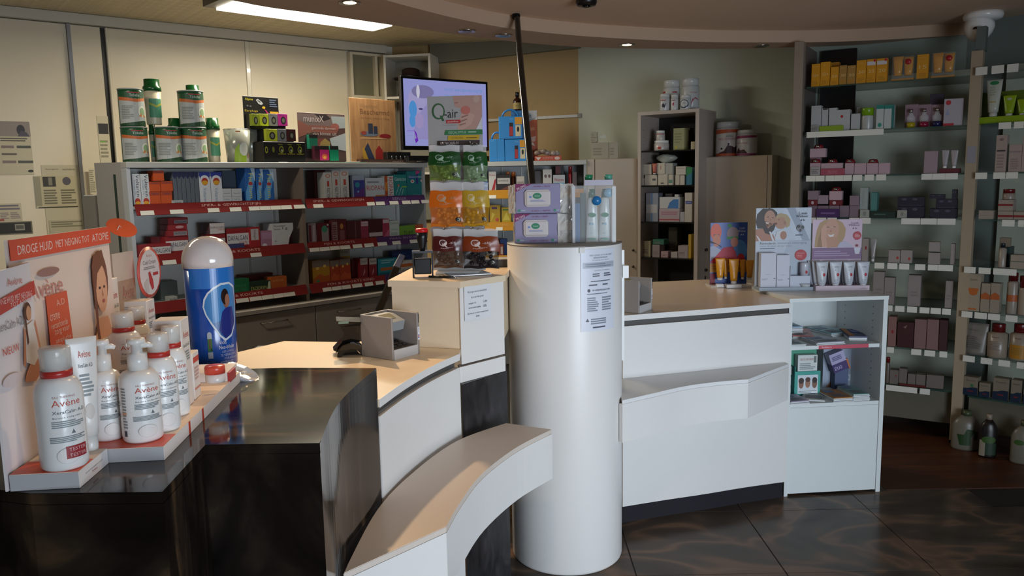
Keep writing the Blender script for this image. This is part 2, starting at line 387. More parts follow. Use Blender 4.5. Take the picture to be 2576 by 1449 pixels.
# open wall cabinet at the end of the cupboard wall
oc_ = empty('open_wall_cabinet', FW.a, FW.rz); tag(oc_, 'open cream wall cabinet at the end of the sliding doors', 'cabinet')
zt = ZW - .09; zb = FW.hit(920, 245)[1] - .02
bx('side', (xs[7] - .004, xs[7] + .02, -.05, .019, zb, zt), CUP, oc_); bx('side', (xs[8] - .01, xs[9] + .02, -.05, .019, 0, zt), CUP, oc_)
bx('top', (xs[7] + .021, xs[8] - .011, -.05, .0, zt - .02, zt), CUP, oc_); bx('bottom', (xs[7] + .021, xs[8] - .011, -.05, .0, zb, zb + .03), CUP, oc_)
bx('back_panel', (xs[7] + .021, xs[8] - .011, .001, .019, zb, zt), mat('#7d7a63', .5), oc_)
bx('inner_frame', (xs[8] - .07, xs[8] - .045, -.045, -.0005, zb + .031, zt - .021), CUP, oc_)
# hanging cabinet in the corner behind the screen
FC = Frame((ony(966, 200, 7.28).x, 7.28), (ony(1084, 200, 7.21).x, 7.21))
hc = empty('corner_cabinet', FC.P(0, .3), FC.rz); tag(hc, 'open white wall cabinet with dark hats in the corner above the screen', 'cabinet')
CW = mat('#c9c4ba', .5); zt = FC.hit(1030, 136)[1]; zm = FC.hit(990, 243)[1]
bx('top', (0, FC.w, -.3, .0, zt - .02, zt), CW, hc); bx('side', (FC.w - .02, FC.w, -.3, .0, 1.2, zt - .021), CW, hc); bx('side', (0, .02, -.3, .0, 1.2, zt - .021), CW, hc)
bx('shelf', (.021, FC.w - .021, -.3, -.006, zm - .02, zm), CW, hc); bx('back_panel', (.021, FC.w - .021, -.005, 0, 1.2, zt - .021), mat('#7a776b', .6), hc)  # white back coloured grey for the shade inside the cabinet
bx('shelf', (.021, FC.w - .021, -.3, -.006, 1.62, 1.64), CW, hc)
x0 = FC.hit(1025, 200, .15)[0]
t = MB().lathe([(0, 0), (.15, 0), (.155, .012), (.085, .02), (.08, .085), (.05, .1), (0, .1)], n=24).build('dark_hat', mat('#2a1814', .6), None, FC.P(x0 + .03, .16, zm + .161), 0); tag(t, 'dark brown round hat stacked on top of another in the corner cabinet', 'hat')
MB().lathe([(.0805, .022), (.087, .022), (.087, .034), (.081, .034)], n=24).build('hat_band', BLACK, t)
t = MB().lathe([(0, 0), (.115, 0), (.12, .03), (.10, .16), (0, .16)], n=24).build('dark_basket', mat('#33261f', .6), None, FC.P(x0 + .03, .16, zm + .0005), 0); tag(t, 'dark round basket under the hat in the corner cabinet', 'basket')
MB().lathe([(.1, .135), (.112, .137), (.108, .16), (.1, .16)], n=24).build('rim', BLACK, t)
# white rail on the beige wall
r0 = FB.hit(1196, 305)[0]; r1, zr = FB.hit(1462, 291); zr0 = FB.hit(1196, 305)[1]
ra = empty('wall_rail', FB.a, FB.rz); tag(ra, 'long thin white cable rail screwed to the beige wall', 'rail')
q = MB().prism([(r0, zr0 - .012), (r1, zr - .012), (r1, zr + .012), (r0, zr0 + .012)], -.02, -.0005).build('rail', LGREY, ra); q.rotation_euler = (math.pi / 2, 0, 0); q.location = (0, -.022, 0)
MB().box(r1 - .03, r1 + .002, -.034, -.001, zr - .018, zr + .018).build('end_cap', mat('#8f8a80', .5), ra)
# ============================================================ NOTICES ON THE LEFT WALL
def notice(x0, y0, x1, y1, ops, lab, paper='#b9b199', cat='notice', F=FW, off=-.0135, name='paper_notice'):
    a0 = F.hit((x0), (y0 + y1) / 2, off)[0]; a1, _ = F.hit(x1, (y0 + y1) / 2, off); zt = F.hit((x0 + x1) / 2, y0, off)[1]; zb = F.hit((x0 + x1) / 2, y1, off)[1]
    w = a1 - a0; h = zt - zb
    t = bx(name, (-w / 2, w / 2, -.0012, 0, 0, h), mat(paper, .6), None, F.P((a0 + a1) / 2, off, zb), F.rz); tag(t, lab, cat)
    pr(ops, w, h, t, off=.0015); return t
notice(-40, 305, 80, 440, [('r', .3, .72, 1, 1, '#8b7f78'), ('e', .80, .84, .09, .10, '#2e2a33'), ('p', [(.72, .72), (.98, .72), (.92, .8), (.8, .83)], '#4a4450'), ('l', .35, .62, .95, .7, 2, '#5a5048'), ('r', .35, .5, .62, .55, '#7a6a66'), ('r', .68, .5, .98, .55, '#4a4a42'), ('r', .35, .22, .64, .27, '#7a6a66'), ('r', .68, .22, 1, .27, '#4a4a42'), ('l', .35, .36, .8, .42, 1, '#5a5048'), ('e', .93, .07, .06, .025, '#222222')], 'printed poster with a small portrait photo, top left on the cream wall')
notice(112, 415, 205, 600, [('t', 'Openingsuren', .1, .93, .45, .955, '#3a382f'), ('t', 'wachtdienst', .55, .93, .9, .955, '#3a382f')], 'large pale sheet with two small headings, behind the framed notice')
notice(88, 442, 195, 522, [('r', .0, .06, .14, .97, '#8f8972'), ('r', .2, .66, .5, .97, '#37352f'), ('r', .33, .7, .42, .95, '#7c7868'), ('e', .76, .83, .1, .13, '#55515a'), ('l', .2, .1, .5, .58, 6, '#6c6858'), ('l', .6, .1, .95, .58, 6, '#6c6858'), ('r', .05, .0, .98, .025, '#23231f')], 'notice with two dark pictures and two text columns', '#b3ab8e', off=-.0155)
notice(125, 553, 212, 600, [('l', .05, .6, .95, .95, 3, '#77735f'), ('r', .05, .2, .6, .3, '#7f8a62')], 'small form pinned under the two column notice', '#aaa48c', off=-.0155)
notice(-30, 512, 55, 556, [('l', .3, .6, .95, .95, 2, '#6a6470'), ('l', .35, .1, .6, .5, 4, '#8a7f80'), ('l', .65, .1, .95, .5, 4, '#8a7f80'), ('r', .2, .0, .45, .12, '#9a4a42')], 'table sheet with a red corner at the left edge')
notice(248, 292, 276, 410, [('r', .05, .62, .95, .84, '#26262a'), ('l', .1, .1, .8, .5, 5, '#8a8672'), ('r', .1, .44, .6, .47, '#6fa04a')], 'narrow sheet with a black block beside the dark door gap', '#c4bda6')
notice(225, 424, 240, 488, [('l', .05, .05, .95, .95, 12, '#8a8672')], 'narrow ruled strip of paper beside the grey panel', '#c4bda6', off=-.04)
t = notice(-30, 558, 82, 590, [('r', .05, .08, .97, .92, '#1f1d18'), ('r', .6, .3, .82, .8, '#8f8c80'), ('r', .62, .4, .8, .7, '#55534b')], 'dark display window of a wall device at the left edge', '#6d6857', 'wall device', name='wall_device')
# low desk far left
dk = empty('low_desk', (-2.75, 3.9, 0), .68); tag(dk, 'grey desk with dark red worktop at the far left edge behind the dark counter', 'desk')
bx('worktop', (-.8, .02, -.25, .35, .80, .835), mat('#2c1518', .35), dk); bx('body', (-.78, .0, -.22, .33, 0, .799), GREYB, dk)
# ============================================================ COUNTERS
mc = empty('stone_counter', (-.7, 1.8, 0)); tag(mc, 'dark glossy stone look counter with stepped front in the left foreground', 'counter')
mp = [(-.806, 1.264), (-.584, 1.26), (-.606, 1.501), (-.380, 1.495), (-.398, 1.667), (-.403, 1.786), (-.396, 1.917), (-.374, 2.124), (-.633, 2.147), (-.754, 2.14), (-1.35, 2.14), (-1.35, 1.42)]
arc = catmull([(-.380, 1.495), (-.398, 1.667), (-.403, 1.786), (-.396, 1.917), (-.374, 2.124)], 6)
mpl = mp[:3] + arc + mp[8:]
sh = lambda P, dx=.7, dy=-1.8: [(p[0] + dx, p[1] + dy) for p in P]
MB().prism(sh(mpl), 1.03, 1.05, bev=.0012).build('worktop', M_MARBLE, mc)
cx_, cy_ = -.75, 1.75
MB().prism(sh([(cx_ + (p[0] - cx_) * .9993, cy_ + (p[1] - cy_) * .9993) for p in mpl]), 0, 1.0295).build('body', M_MARBLE, mc)
# cream pay counter
cc = empty('pay_counter', (-.3, 2.5, 0)); tag(cc, 'curved white pay counter with warm cream worktop between stone counter and column', 'counter')
S2 = lambda P: [(p[0] + .3, p[1] - 2.5) for p in P]
fc = catmull([(-.372, 2.128), (-.335, 2.29), (-.290, 2.443), (-.243, 2.57), (-.187, 2.695)], 6)
top = fc + [(-.187, 2.90), (-.44, 3.02), (-.60, 2.93), (-.872, 2.979), (-1.0, 2.765), (-.757, 2.152)]
MB().prism(S2(top), .938, .96, CREAM).build('worktop', CREAM, cc)
def band(C, d0, d1, z0, z1, m, name, parent, f=S2, bev=0.):
    """curved board following curve C between offsets d0 and d1 (positive = behind the front)"""
    def offc(d):
        out = []
        for k, p in enumerate(C):
            a, b = C[max(k - 1, 0)], C[min(k + 1, len(C) - 1)]; t = Vector((b[0] - a[0], b[1] - a[1])).normalized()
            out.append((p[0] - t.y * d, p[1] + t.x * d))
        return out
    return MB().prism(f(offc(d0) + offc(d1)[::-1]), z0, z1, bev=bev).build(name, m, parent)
band(fc, -.0025, -.0002, .937, .9605, LAM, 'edge_strip', cc)
band(fc, .02, .05, .80, .9375, mat('#4a4744', .5), 'dark_recess', cc)
band(fc, -.001, .0195, .10, .912, LAM, 'front_panel', cc)
band(fc, .051, .16, 0, .9375, M_SLATE, 'carcass', cc)
# stone post between counter and column
sp = MB().prism([(-.183, 2.735), (-.025, 2.94), (-.03, 3.12), (-.21, 3.12)], 0, .838).build('stone_post', M_SLATE); tag(sp, 'dark slate upright panel between the pay counter and the white column', 'panel')
MB().prism([(-.182, 2.736), (-.026, 2.938), (-.04, 2.95), (-.19, 2.76)], .8385, .8395).build('shadow_gap', BLACK, sp)
# raised desk box
db = empty('raised_desk', (-.2, 3.0, 0)); tag(db, 'raised white desk box left of the column with a price sheet on its side', 'desk')
S3 = lambda P: [(p[0] + .2, p[1] - 3.0) for p in P]
MB().prism(S3([(-.435, 2.845), (-.183, 2.772), (-.032, 2.937), (.0, 3.34), (-.38, 3.34)]), .9605, 1.1795, bev=.001).build('body', CREAM, db)
MB().prism(S3([(-.447, 2.838), (-.181, 2.761), (-.024, 2.932), (.01, 3.35), (-.40, 3.35)]), 1.18, 1.203, bev=.001).build('desk_top', CREAM, db)
MB().prism(S3([(-.184, 2.7655), (-.1865, 2.7685), (-.0345, 2.935), (-.032, 2.932)]), .905, 1.1795).build('side_panel', LAM, db)
MB().prism(S3([(-.186, 2.762), (-.19, 2.76), (-.20, 2.80), (-.05, 2.95), (-.03, 2.929)]), .840, .897).build('lower_edge', LAM, db)
# hand-bag bench, left
be = empty('bag_shelf', (-.1, 2.3, 0)); tag(be, 'white curved bag shelf in front of the pay counter', 'shelf', 'curved bag shelves')
S4 = lambda P: [(p[0] + .1, p[1] - 2.3) for p in P]
ib = catmull([(-.392, 1.69), (-.372, 2.045), (-.306, 2.323), (-.193, 2.604), (-.030, 2.79)], 6)
ob = catmull([(-.179, 1.925), (-.151, 2.089), (-.098, 2.296), (.006, 2.524), (.131, 2.707)], 6)
MB().prism(S4(ib + ob[::-1]), .664, .68, bev=.0015).build('top', mat('#cfc4b9', .36, tint=.01), be)
band(ob, -.001, .018, .50, .6635, LAM, 'front_panel', be, S4)
MB().prism(S4([(-.392, 1.69), (-.1795, 1.924), (-.19, 1.935), (-.385, 1.72)]), .50, .6635).build('end_panel', LAM, be)
MB().prism(S4([(x * .9 - .02 if 0 else x, y) for x, y in ib[:-2]] + [(p[0] - .02, p[1] + .012) for p in ob[::-1][2:-1]]), .50, .515).build('underside', LAM, be)
# column
col = empty('white_column', (.212, 3.18, 0)); tag(col, 'round white laminate column carrying wipes packs, in the centre', 'column')
MB().lathe([(0, 0), (.222, 0), (.2265, .004), (.229, .012), (.229, 1.300), (.228, 1.3035), (0, 1.3035)], n=72).build('shell', LAM, col)
MB().lathe([(.2292, 1.299), (.2302, 1.301), (.2292, 1.3045), (.0, 1.3045)], n=72).build('top_plate', mat('#6d675f', .45), col)
bx('wall_bracket', (.232, .250, .06, .10, .80, 1.26), PLAST, col); bx('wall_bracket', (.238, .262, .02, .06, 1.15, 1.20), PLAST, col)
# right counter
rc = empty('service_counter', (.9, 4.0, 0)); tag(rc, 'curved white service counter right of the column', 'counter')
S5 = lambda P: [(p[0] - .9, p[1] - 4.0) for p in P]
fr = catmull([(.478, 3.405), (.68, 3.472), (.879, 3.533), (1.09, 3.605), (1.301, 3.665)], 6)
TOPG = mat('#bdb1a4', .28, tint=.02)
MB().prism(S5(fr + [(1.301, 4.40), (1.138, 4.585), (.651, 4.492), (.43, 4.38), (.46, 3.42)]), .938, .96).build('worktop', TOPG, rc)
band(fr, -.0025, -.0002, .937, .9605, LAM, 'edge_strip', rc, S5)
band(fr, .02, .05, .80, .9375, mat('#4a4744', .5), 'dark_recess', rc, S5)
band(fr, -.001, .0195, .09, .912, LAM, 'front_panel', rc, S5)
band([(.452, 3.415)] + fr, .051, .14, 0, .9375, M_SLATE, 'carcass', rc, S5)
band([(.44, 3.37)] + fr, .028, .05, 0, .0895, mat('#2b2a2f', .25), 'plinth', rc, S5)
bx('end_strip', (-.452, -.440, -.60, -.55, .80, .935), LAM, rc)
bs = empty('bag_shelf', (.9, 3.4, 0)); tag(bs, 'white curved bag shelf with slanted end, on the right counter front', 'shelf', 'curved bag shelves')
S6 = lambda P: [(p[0] - .9, p[1] - 3.4) for p in P]
ro = catmull([(.428, 3.058), (.562, 3.150), (.717, 3.255), (.87, 3.318), (1.014, 3.352)], 6)
off_fr = [(p[0] + .0015, p[1] - .004) for p in fr]
MB().prism(S6(ro + [(1.284, 3.625)] + off_fr[::-1][1:] + [(.44, 3.36)]), .664, .68, bev=.001).build('top', LAMW, bs)
band(ro, -.001, .018, .506, .6635, LAM, 'front_panel', bs, S6)
MB().prism(S6([(1.0155, 3.352), (1.286, 3.628), (1.27, 3.632), (1.0, 3.36)]), .506, .6635).build('slanted_panel', LAM, bs)
MB().prism(S6([(p[0], p[1] + .02) for p in ro] + [(1.27, 3.628)] + off_fr[::-1][1:]), .506, .52).build('underside', LAM, bs)
# open shelf unit at the counter end
FU = Frame((1.305, 3.70), (1.792, 3.742))
su = empty('brochure_unit', FU.a, FU.rz); tag(su, 'white open shelf unit with brochures at the right end of the counter', 'shelf unit')
w = FU.w; dp = .46
UW = mat('#d5dad9', .45, tint=.01)
bx('side', (w - .022, w, 0, dp, 0, .957), UW, su); bx('side', (0, .018, .0, dp, 0, .957), UW, su)
bx('top', (0, w, -.004, dp, .9575, .975), UW, su); bx('back_panel', (.0185, w - .0225, dp - .012, dp, .0, .957), UW, su)
bx('shelf', (.0185, w - .0225, .02, dp - .0125, .722, .740), UW, su); bx('shelf', (.0185, w - .0225, .006, dp - .0125, .442, .460), UW, su)
bx('front_panel', (.0185, w - .0235, .003, .02, .012, .4415), UW, su)
hl = MB()
for y in (.09, .36):
    for k in range(13): hl.lathe([(0, 0), (.003, 0), (.003, .0006), (0, .0006)], n=6, T=Matrix.Translation((w - .0222, y, .5 + k * .034)) @ Matrix.Rotation(-math.pi / 2, 4, 'Y'))
tag(hl.build('peg_holes', BLACK, su), kind='stuff')
pr([('r', .33, 0, .84, 1, '#c04a5c'), ('t', 'folders', .36, .25, .46, .8, '#e8c8cc')], w, .018, su, name='shelf_strip', fn=lambda u, v, l: Vector((u * w, .0195 - l, .722 + v * .018)))
# brochures
def brochure(x, y, z, wd, dpt, th, c, rot, lab, ops=None, n=3):
    t = empty('brochure_stack', FU.P(x, y, z), FU.rz + rot); tag(t, lab, 'brochures')
    m = MB()
    for k in range(n): m.box(-wd / 2 + random.uniform(-.004, .004), wd / 2 + random.uniform(-.004, .004), random.uniform(-.003, .003), dpt, k * th / n, (k + .8) * th / n, mat('#cfd3d4' if k < n - 1 else c, .4))
    m.build('sheets', None, t)
    pr(ops or [('r', .08, .6, .6, .9, '#6f7f9a'), ('l', .1, .1, .9, .45, 4, '#7d7f85')], wd, dpt, t, fn=lambda u, v, l: Vector((u * wd - wd / 2, v * dpt, th + l)))
def ux(px, y, yy=0.): return FU.hit(px, y, yy)[0]
z1, z2 = .7403, .4603
brochure(ux(2010, 850), .02, z1, .09, .2, .010, '#b9c6c4', .05, 'pale brochures at the left front of the upper brochure shelf')
brochure(ux(2000, 820, .25), .26, z1, .09, .12, .05, '#8aa7c4', .0, 'taller stack of blue and white cards at the back left of the upper shelf', n=8)
brochure(ux(2066, 850), .19, z1, .10, .2, .016, '#b8635c', -.3, 'red topped leaflets fanned in the middle of the upper brochure shelf')
brochure(ux(2098, 850), .03, z1, .15, .14, .014, '#c3c4d2', .1, 'white leaflets lying at the front middle of the upper shelf')
brochure(ux(2120, 850, .2), .22, z1, .11, .19, .018, '#93b4bb', .2, 'pale blue leaflets behind the white ones on the upper shelf')
brochure(ux(2160, 850, .1), .10, z1, .085, .2, .022, '#3c3d6e', -.25, 'dark blue and orange leaflets at the right of the upper shelf', [('r', .0, .0, .3, 1, '#b5713c'), ('r', .4, .5, .9, .8, '#6a6fa6')])
brochure(ux(2015, 1010), .006, z2, .10, .12, .016, '#b2a5bd', .1, 'lilac leaflets at the front left of the lower brochure shelf')
brochure(ux(2058, 1000), .04, z2, .10, .16, .012, '#8f8f8a', -.4, 'grey leaflets lying slanted on the lower brochure shelf')
brochure(ux(2125, 1000), .012, z2, .10, .15, .022, '#b77c38', .05, 'orange fronted leaflets in the middle of the lower shelf', n=5)
brochure(ux(2170, 1000), .012, z2, .085, .16, .036, '#7fa7a0', .0, 'sea green stack of leaflets at the right of the lower shelf', n=9)
# leaflet dispenser (green) and purple sample boxes on the lower shelf
x = ux(2033, 930, .14); t = empty('leaflet_holder', FU.P(x, .14, z2), FU.rz); tag(t, 'green leaflet holder showing portrait cards on the lower brochure shelf', 'leaflet holder')
hw = .13
bx('back_card', (-hw / 2, hw / 2, .05, .055, 0, .225), mat('#3f8f73', .5), t); bx('front_pocket', (-hw / 2, hw / 2, -.0, .006, 0, .125), mat('#3a9c90', .45), t); bx('side', (-hw / 2 - .003, -hw / 2, 0, .05, 0, .15), mat('#3a9c90', .45), t)
bx('leaflet', (-.050, .050, .008, .045, .01, .205), mat('#cfd3d0', .5), t)
pr([('t', 'GRATIS INFORMATIE', .1, .86, .9, .92, '#a24a55'), ('l', .1, .62, .9, .8, 4, '#8a9296'), ('r', .82, .8, .95, .97, '#6a6f70')], .1, .195, t, fn=lambda u, v, l: Vector((u * .1 - .05, .008 - l, .01 + v * .195)))
pr([('r', .1, .1, .9, .85, '#cfd6dc'), ('e', .24, .5, .10, .2, '#8a5f4d'), ('e', .5, .52, .10, .2, '#9c6f58'), ('e', .77, .5, .10, .2, '#7c5748'), ('e', .24, .62, .11, .12, '#3a2a24'), ('e', .5, .66, .1, .1, '#4b342a'), ('e', .77, .63, .1, .12, '#2f2420'), ('r', .1, .1, .9, .24, '#dfe4e6'), ('l', .14, .12, .86, .22, 2, '#7d858c')], .13, .125, t, name='picture')
x = ux(2118, 930, .2); t = empty('sample_display', FU.P(x, .2, z2), FU.rz); tag(t, 'tilted lilac and purple sample box held up over a picture card on the lower shelf', 'display')
bx('picture_card', (-.06, .10, .08, .084, 0, .20), mat('#9fa9bb', .5), t)
pr([('p', [(.1, 0), (.5, .35), (.62, .3), (.4, 0)], '#b57f63'), ('e', .55, .38, .1, .08, '#c08a6c'), ('r', .62, .15, .98, .32, '#c9d3dc'), ('t', 'AXA', .65, .2, .9, .28, '#3f6ea8')], .16, .20, t, fn=lambda u, v, l: Vector((u * .16 - .06, .08 - l, v * .2)))
Tt = Matrix.Translation((.01, .02, .10)) @ Matrix.Rotation(-.35, 4, 'Y')
MB().box(-.04, .04, 0, .05, .045, .10, mat('#a9a3c4', .5), T=Tt).box(-.04, .04, 0, .05, 0, .0448, mat('#3c2c66', .5), T=Tt).box(.0402, .048, 0, .05, -.005, .05, mat('#c06a2c', .5), T=Tt).build('sample_box', None, t)
pr([('t', 'DUO', .12, .12, .6, .3, '#cfc8e4'), ('l', .12, .6, .8, .85, 3, '#5b5480')], .08, .1, t, T=Tt)
bx('stand_block', (-.02, .05, .03, .07, 0, .13), mat('#4b5878', .6), t)
brochure(ux(1996, 940, .1), .15, z2 + .0, .02, .05, .16, '#77706a', 0, 'thin upright pale cards at the left end of the lower shelf')
# sheets on the column and the desk
def txt(s, x0, y0, x1, y1, c='#3b3f4a'): return ('t', s, x0, y0, x1, y1, c)
psh = MB(); N = 14; rr = .2304
a0, a1 = .20, .90
def psurf(u, v, l=0.): a = a0 + (a1 - a0) * u; return Vector(((rr + l) * math.sin(a), -(rr + l) * math.cos(a), .978 + v * .312))
g = [[psh.b.verts.new(psurf(i / N, j)) for j in (0, 1)] for i in range(N + 1)]; g2 = [[psh.b.verts.new(psurf(i / N, j, .0008)) for j in (0, 1)] for i in range(N + 1)]
for i in range(N):
    psh.b.faces.new((g2[i][0], g2[i + 1][0], g2[i + 1][1], g2[i][1])); psh.b.faces.new((g[i][0], g[i][1], g[i + 1][1], g[i + 1][0]))
# orientation of the notice on the column: turned towards the right as in the photograph
ps = psh.build('column_notice', mat('#d3d6e2', .4, tint=0), None, (.212, 3.18, 0)); tag(ps, 'white printed notice in a sleeve taped round the column', 'notice')
pr([txt('VERGOEDING OP VOORSCHRIFT', .22, .915, .9, .935), txt('GENEESMIDDELEN', .32, .885, .74, .905), txt('betaling per attest', .3, .855, .8, .875, '#6a6f7c'), ('r', .05, .77, .97, .84, '#a9afba'), ('l', .12, .78, .9, .83, 2, '#878d9a'),
    txt('patientenrechten', .35, .73, .8, .75, '#7b808c'), ('l', .3, .66, .5, .71, 2, '#60646f'), ('l', .62, .66, .85, .71, 2, '#60646f'), ('l', .25, .60, .85, .62, 1, '#60646f'), ('l', .2, .55, .45, .58, 1, '#60646f'), ('l', .58, .55, .75, .58, 1, '#60646f'),
    ('e', .2, .50, .035, .02, '#4a4e58'), txt('UW GENEESMIDDELENSCHEMA', .28, .49, .82, .51), ('l', .15, .45, .8, .465, 1, '#6a6f7c'), ('l', .16, .24, .46, .42, 7, '#868b98'), ('l', .56, .24, .86, .42, 6, '#868b98'),
    ('p', [(.12, .12), (.2, .12), (.16, .16)], '#50545e'), ('l', .25, .08, .7, .16, 3, '#868b98'), ('l', .3, .03, .8, .06, 1, '#565a66')], 1, 1, ps, fn=lambda u, v, l: psurf(u, v, l + .0006), cut=12, rough=.4)
bx('tape', (-.01, .012, -.002, 0, 0, .02), mat('#e8e6e0', .2, alpha=.6, tint=0), ps, tuple(psurf(0.03, .96, .002)), .3)
FD = Frame((-.184, 2.764), (-.032, 2.931))
x0, zt = FD.hit(1166, 722, -.002); x1, zb = FD.hit(1234, 795, -.002); sw, s_h = x1 - x0, zt - zb
t = bx('price_notice', (-sw / 2, sw / 2, -.001, 0, 0, s_h), mat('#d8dade', .45), None, FD.P((x0 + x1) / 2, -.0035, zb), FD.rz); tag(t, 'small white price notice on the side of the raised desk', 'notice')
pr([txt('Wij vragen van het ziekenfonds', .12, .78, .85, .86), txt('de u niet kan geven', .25, .62, .72, .70), txt('remgeld 1%', .15, .45, .42, .52), txt('5,00', .7, .45, .85, .52), txt('derdebetalersregeling', .15, .32, .6, .39), txt('10%', .7, .32, .83, .39), txt('Apotheek de eerste zorgverlener', .1, .16, .9, .22), txt('bvba', .42, .07, .55, .12)], sw, s_h, t, off=.0015)
# payment terminals
def terminal(loc, rz, lab):
    t = empty('payment_terminal', loc, rz); tag(t, lab, 'payment terminal', 'payment terminals'); g = mat('#8d8580', .4); W_, D_, H_, k = .135, .15, .145, .008
    bx('left_wall', (-W_ / 2, -W_ / 2 + k, 0, D_, 0, H_), g, t, bev=.002); bx('right_wall', (W_ / 2 - .012, W_ / 2, 0, D_, 0, H_), g, t, bev=.002)
    bx('back_wall', (-W_ / 2 + k, W_ / 2 - .012, D_ - k, D_, 0, H_ - .001), g, t); bx('front_sill', (-W_ / 2 + k, W_ / 2 - .012, 0, .008, 0, .034), mat('#b4b2b0', .4), t)
    bx('base_plate', (-W_ / 2 + k, W_ / 2 - .012, .008, D_ - k, 0, .012), g, t)
    q = MB().prism([(.008, .012), (D_ - k, .012), (D_ - k, .05), (.008, .028)], -W_ / 2 + k + .001, W_ / 2 - .013).build('keypad_base', mat('#5a5450', .4), t)
    q.rotation_euler = (math.pi / 2, 0, math.pi / 2)
    q = MB().prism([(.055, .085), (D_ - k, .05), (D_ - k, .138), (.10, .138), (.045, .118)], -W_ / 2 + .018, W_ / 2 - .024).build('screen_head', mat('#8b8f90', .4), t)
    q.rotation_euler = (math.pi / 2, 0, math.pi / 2)
    pr([('r', .1, .1, .9, .9, '#6d6a4e')], 1, 1, t, fn=lambda u, v, l: Vector((-.04 + u * .07, .062 + v * .04, .1238 + v * .0175 + l)), name='display', off=.0012)
    cols = {(0, 3): '#8a2e3c', (1, 3): '#c8a52c', (3, 3): '#4e8a3a'}
    for i in range(4):
        for j in range(4):
            c = ['#8a2e3c', '#c8a52c', '#3f3f6a', '#4e8a3a'][i] if j == 0 else '#3a332e'
            y = .10 - j * .020; x = -.045 + i * .026
            if i == 3 and j == 0: y -= .02
            MB().box(-.009, .009, -.006, .006, 0, .005, bev=.0015).build('key', mat(c, .35), t, (x, y, .0285 + (y - .008) / .134 * .022))
    pr([('r', 0, 0, 1, 1, '#1b1a1a')], 1, 1, t, fn=lambda u, v, l: Vector((W_ / 2 - .006 + u * .003, -.0003 - l, .11 + v * .03)), name='card_slot')
    pr([('r', 0, 0, 1, 1, '#d8d8de'), ('t', 'K', .3, .6, .7, .75, '#777a80'), ('r', .2, .12, .8, .2, '#3c4a8a'), ('r', .2, .22, .8, .32, '#b0404a'), ('r', .2, .34, .8, .4, '#3c4a8a'), ('e', .5, .85, .2, .08, '#9a9ca4')], 1, 1, t, fn=lambda u, v, l: Vector((W_ / 2 - .011 + u * .010, -.0003 - l, .05 + v * .045)), name='sticker')
    return t
p = onz(988, 908, .9605)
p1, p2 = onz(988, 908, .96), onz(1058, 889, .96); rz = math.atan2(p2.y - p1.y, p2.x - p1.x)
mid = (p1 + p2) / 2; terminal((mid.x, mid.y, .9603), rz, 'grey box payment terminal with keypad standing on the cream pay counter')
terminal((.595, 3.50, .9603), .95, 'grey payment terminal standing on the right counter just beside the column')
# hand scanner in its stand
p = onz(885, 897, .96); sc = empty('barcode_scanner', (p.x, p.y, .9603), .25); tag(sc, 'glossy black barcode scanner stand left of the payment terminal', 'scanner')
A = [(-.05, 0), (-.046, .022), (-.03, .040), (0, .048), (.03, .040), (.046, .022), (.05, 0), (.033, 0), (.028, .014), (.016, .025), (0, .029), (-.016, .025), (-.028, .014), (-.033, 0)]
MB().prism(A, -.05, .0, bev=.002).build('arched_foot', GLOSSB, sc).rotation_euler = (math.pi / 2, 0, 0)
MB().loft([[(-.03 * s, .02, .045), (.03 * s, .02, .045), (.03 * s, .05, .045), (-.03 * s, .05, .045)] for s in (1,)] + [[(-.022, .012, .08), (.03, .012, .08), (.03, .05, .08), (-.022, .05, .08)], [(-.034, .0, .105), (.034, .0, .105), (.034, .05, .105), (-.034, .05, .105)], [(-.046, -.012, .128), (.036, -.012, .120), (.036, .055, .126), (-.046, .05, .134)]], GLOSSB, False).build('head', GLOSSB, sc)
MB().loft([[(-.03, .03, .0), (.03, .03, .0), (.03, .09, .0), (-.05, .09, .0)], [(-.06, .03, .02), (.0, .03, .04), (.0, .09, .04), (-.06, .09, .02)], [(-.03, .03, .05), (.0, .03, .055), (.0, .09, .055), (-.03, .09, .05)]], GLOSSB, False).build('rear_foot', GLOSSB, sc)
bx('glass_window', (-.040, -.006, -.0135, -.008, .118, .126), mat('#7b8a78', .1), sc)
# black monitor behind the counter seen edge-on
mo = empty('computer_monitor', (-.695, 3.57, .74), 1.66); tag(mo, 'black computer screen leaning back behind the raised desk', 'monitor')
MB().box(-.28, .28, 0, .03, .05, .50, bev=.004, T=Matrix.Rotation(.42, 4, 'X')).build('screen', BLACK, mo); bx('stand', (-.04, .04, -.12, -.06, .012, .2), BLACK, mo); bx('foot', (-.12, .12, -.17, .02, 0, .0119), BLACK, mo)
bx('work_surface', (-1.3, -.06, 3.36, 3.98, .70, .7395), mat('#8d877e', .5)); t = bpy.data.objects['work_surface']; tag(t, 'low grey staff desk hidden behind the pay counter', 'desk')
bx('leg', (-1.28, -1.24, 3.4, 3.9, 0, .6995), GREYB, t); bx('leg', (-.12, -.08, 3.4, 3.9, 0, .6995), GREYB, t)
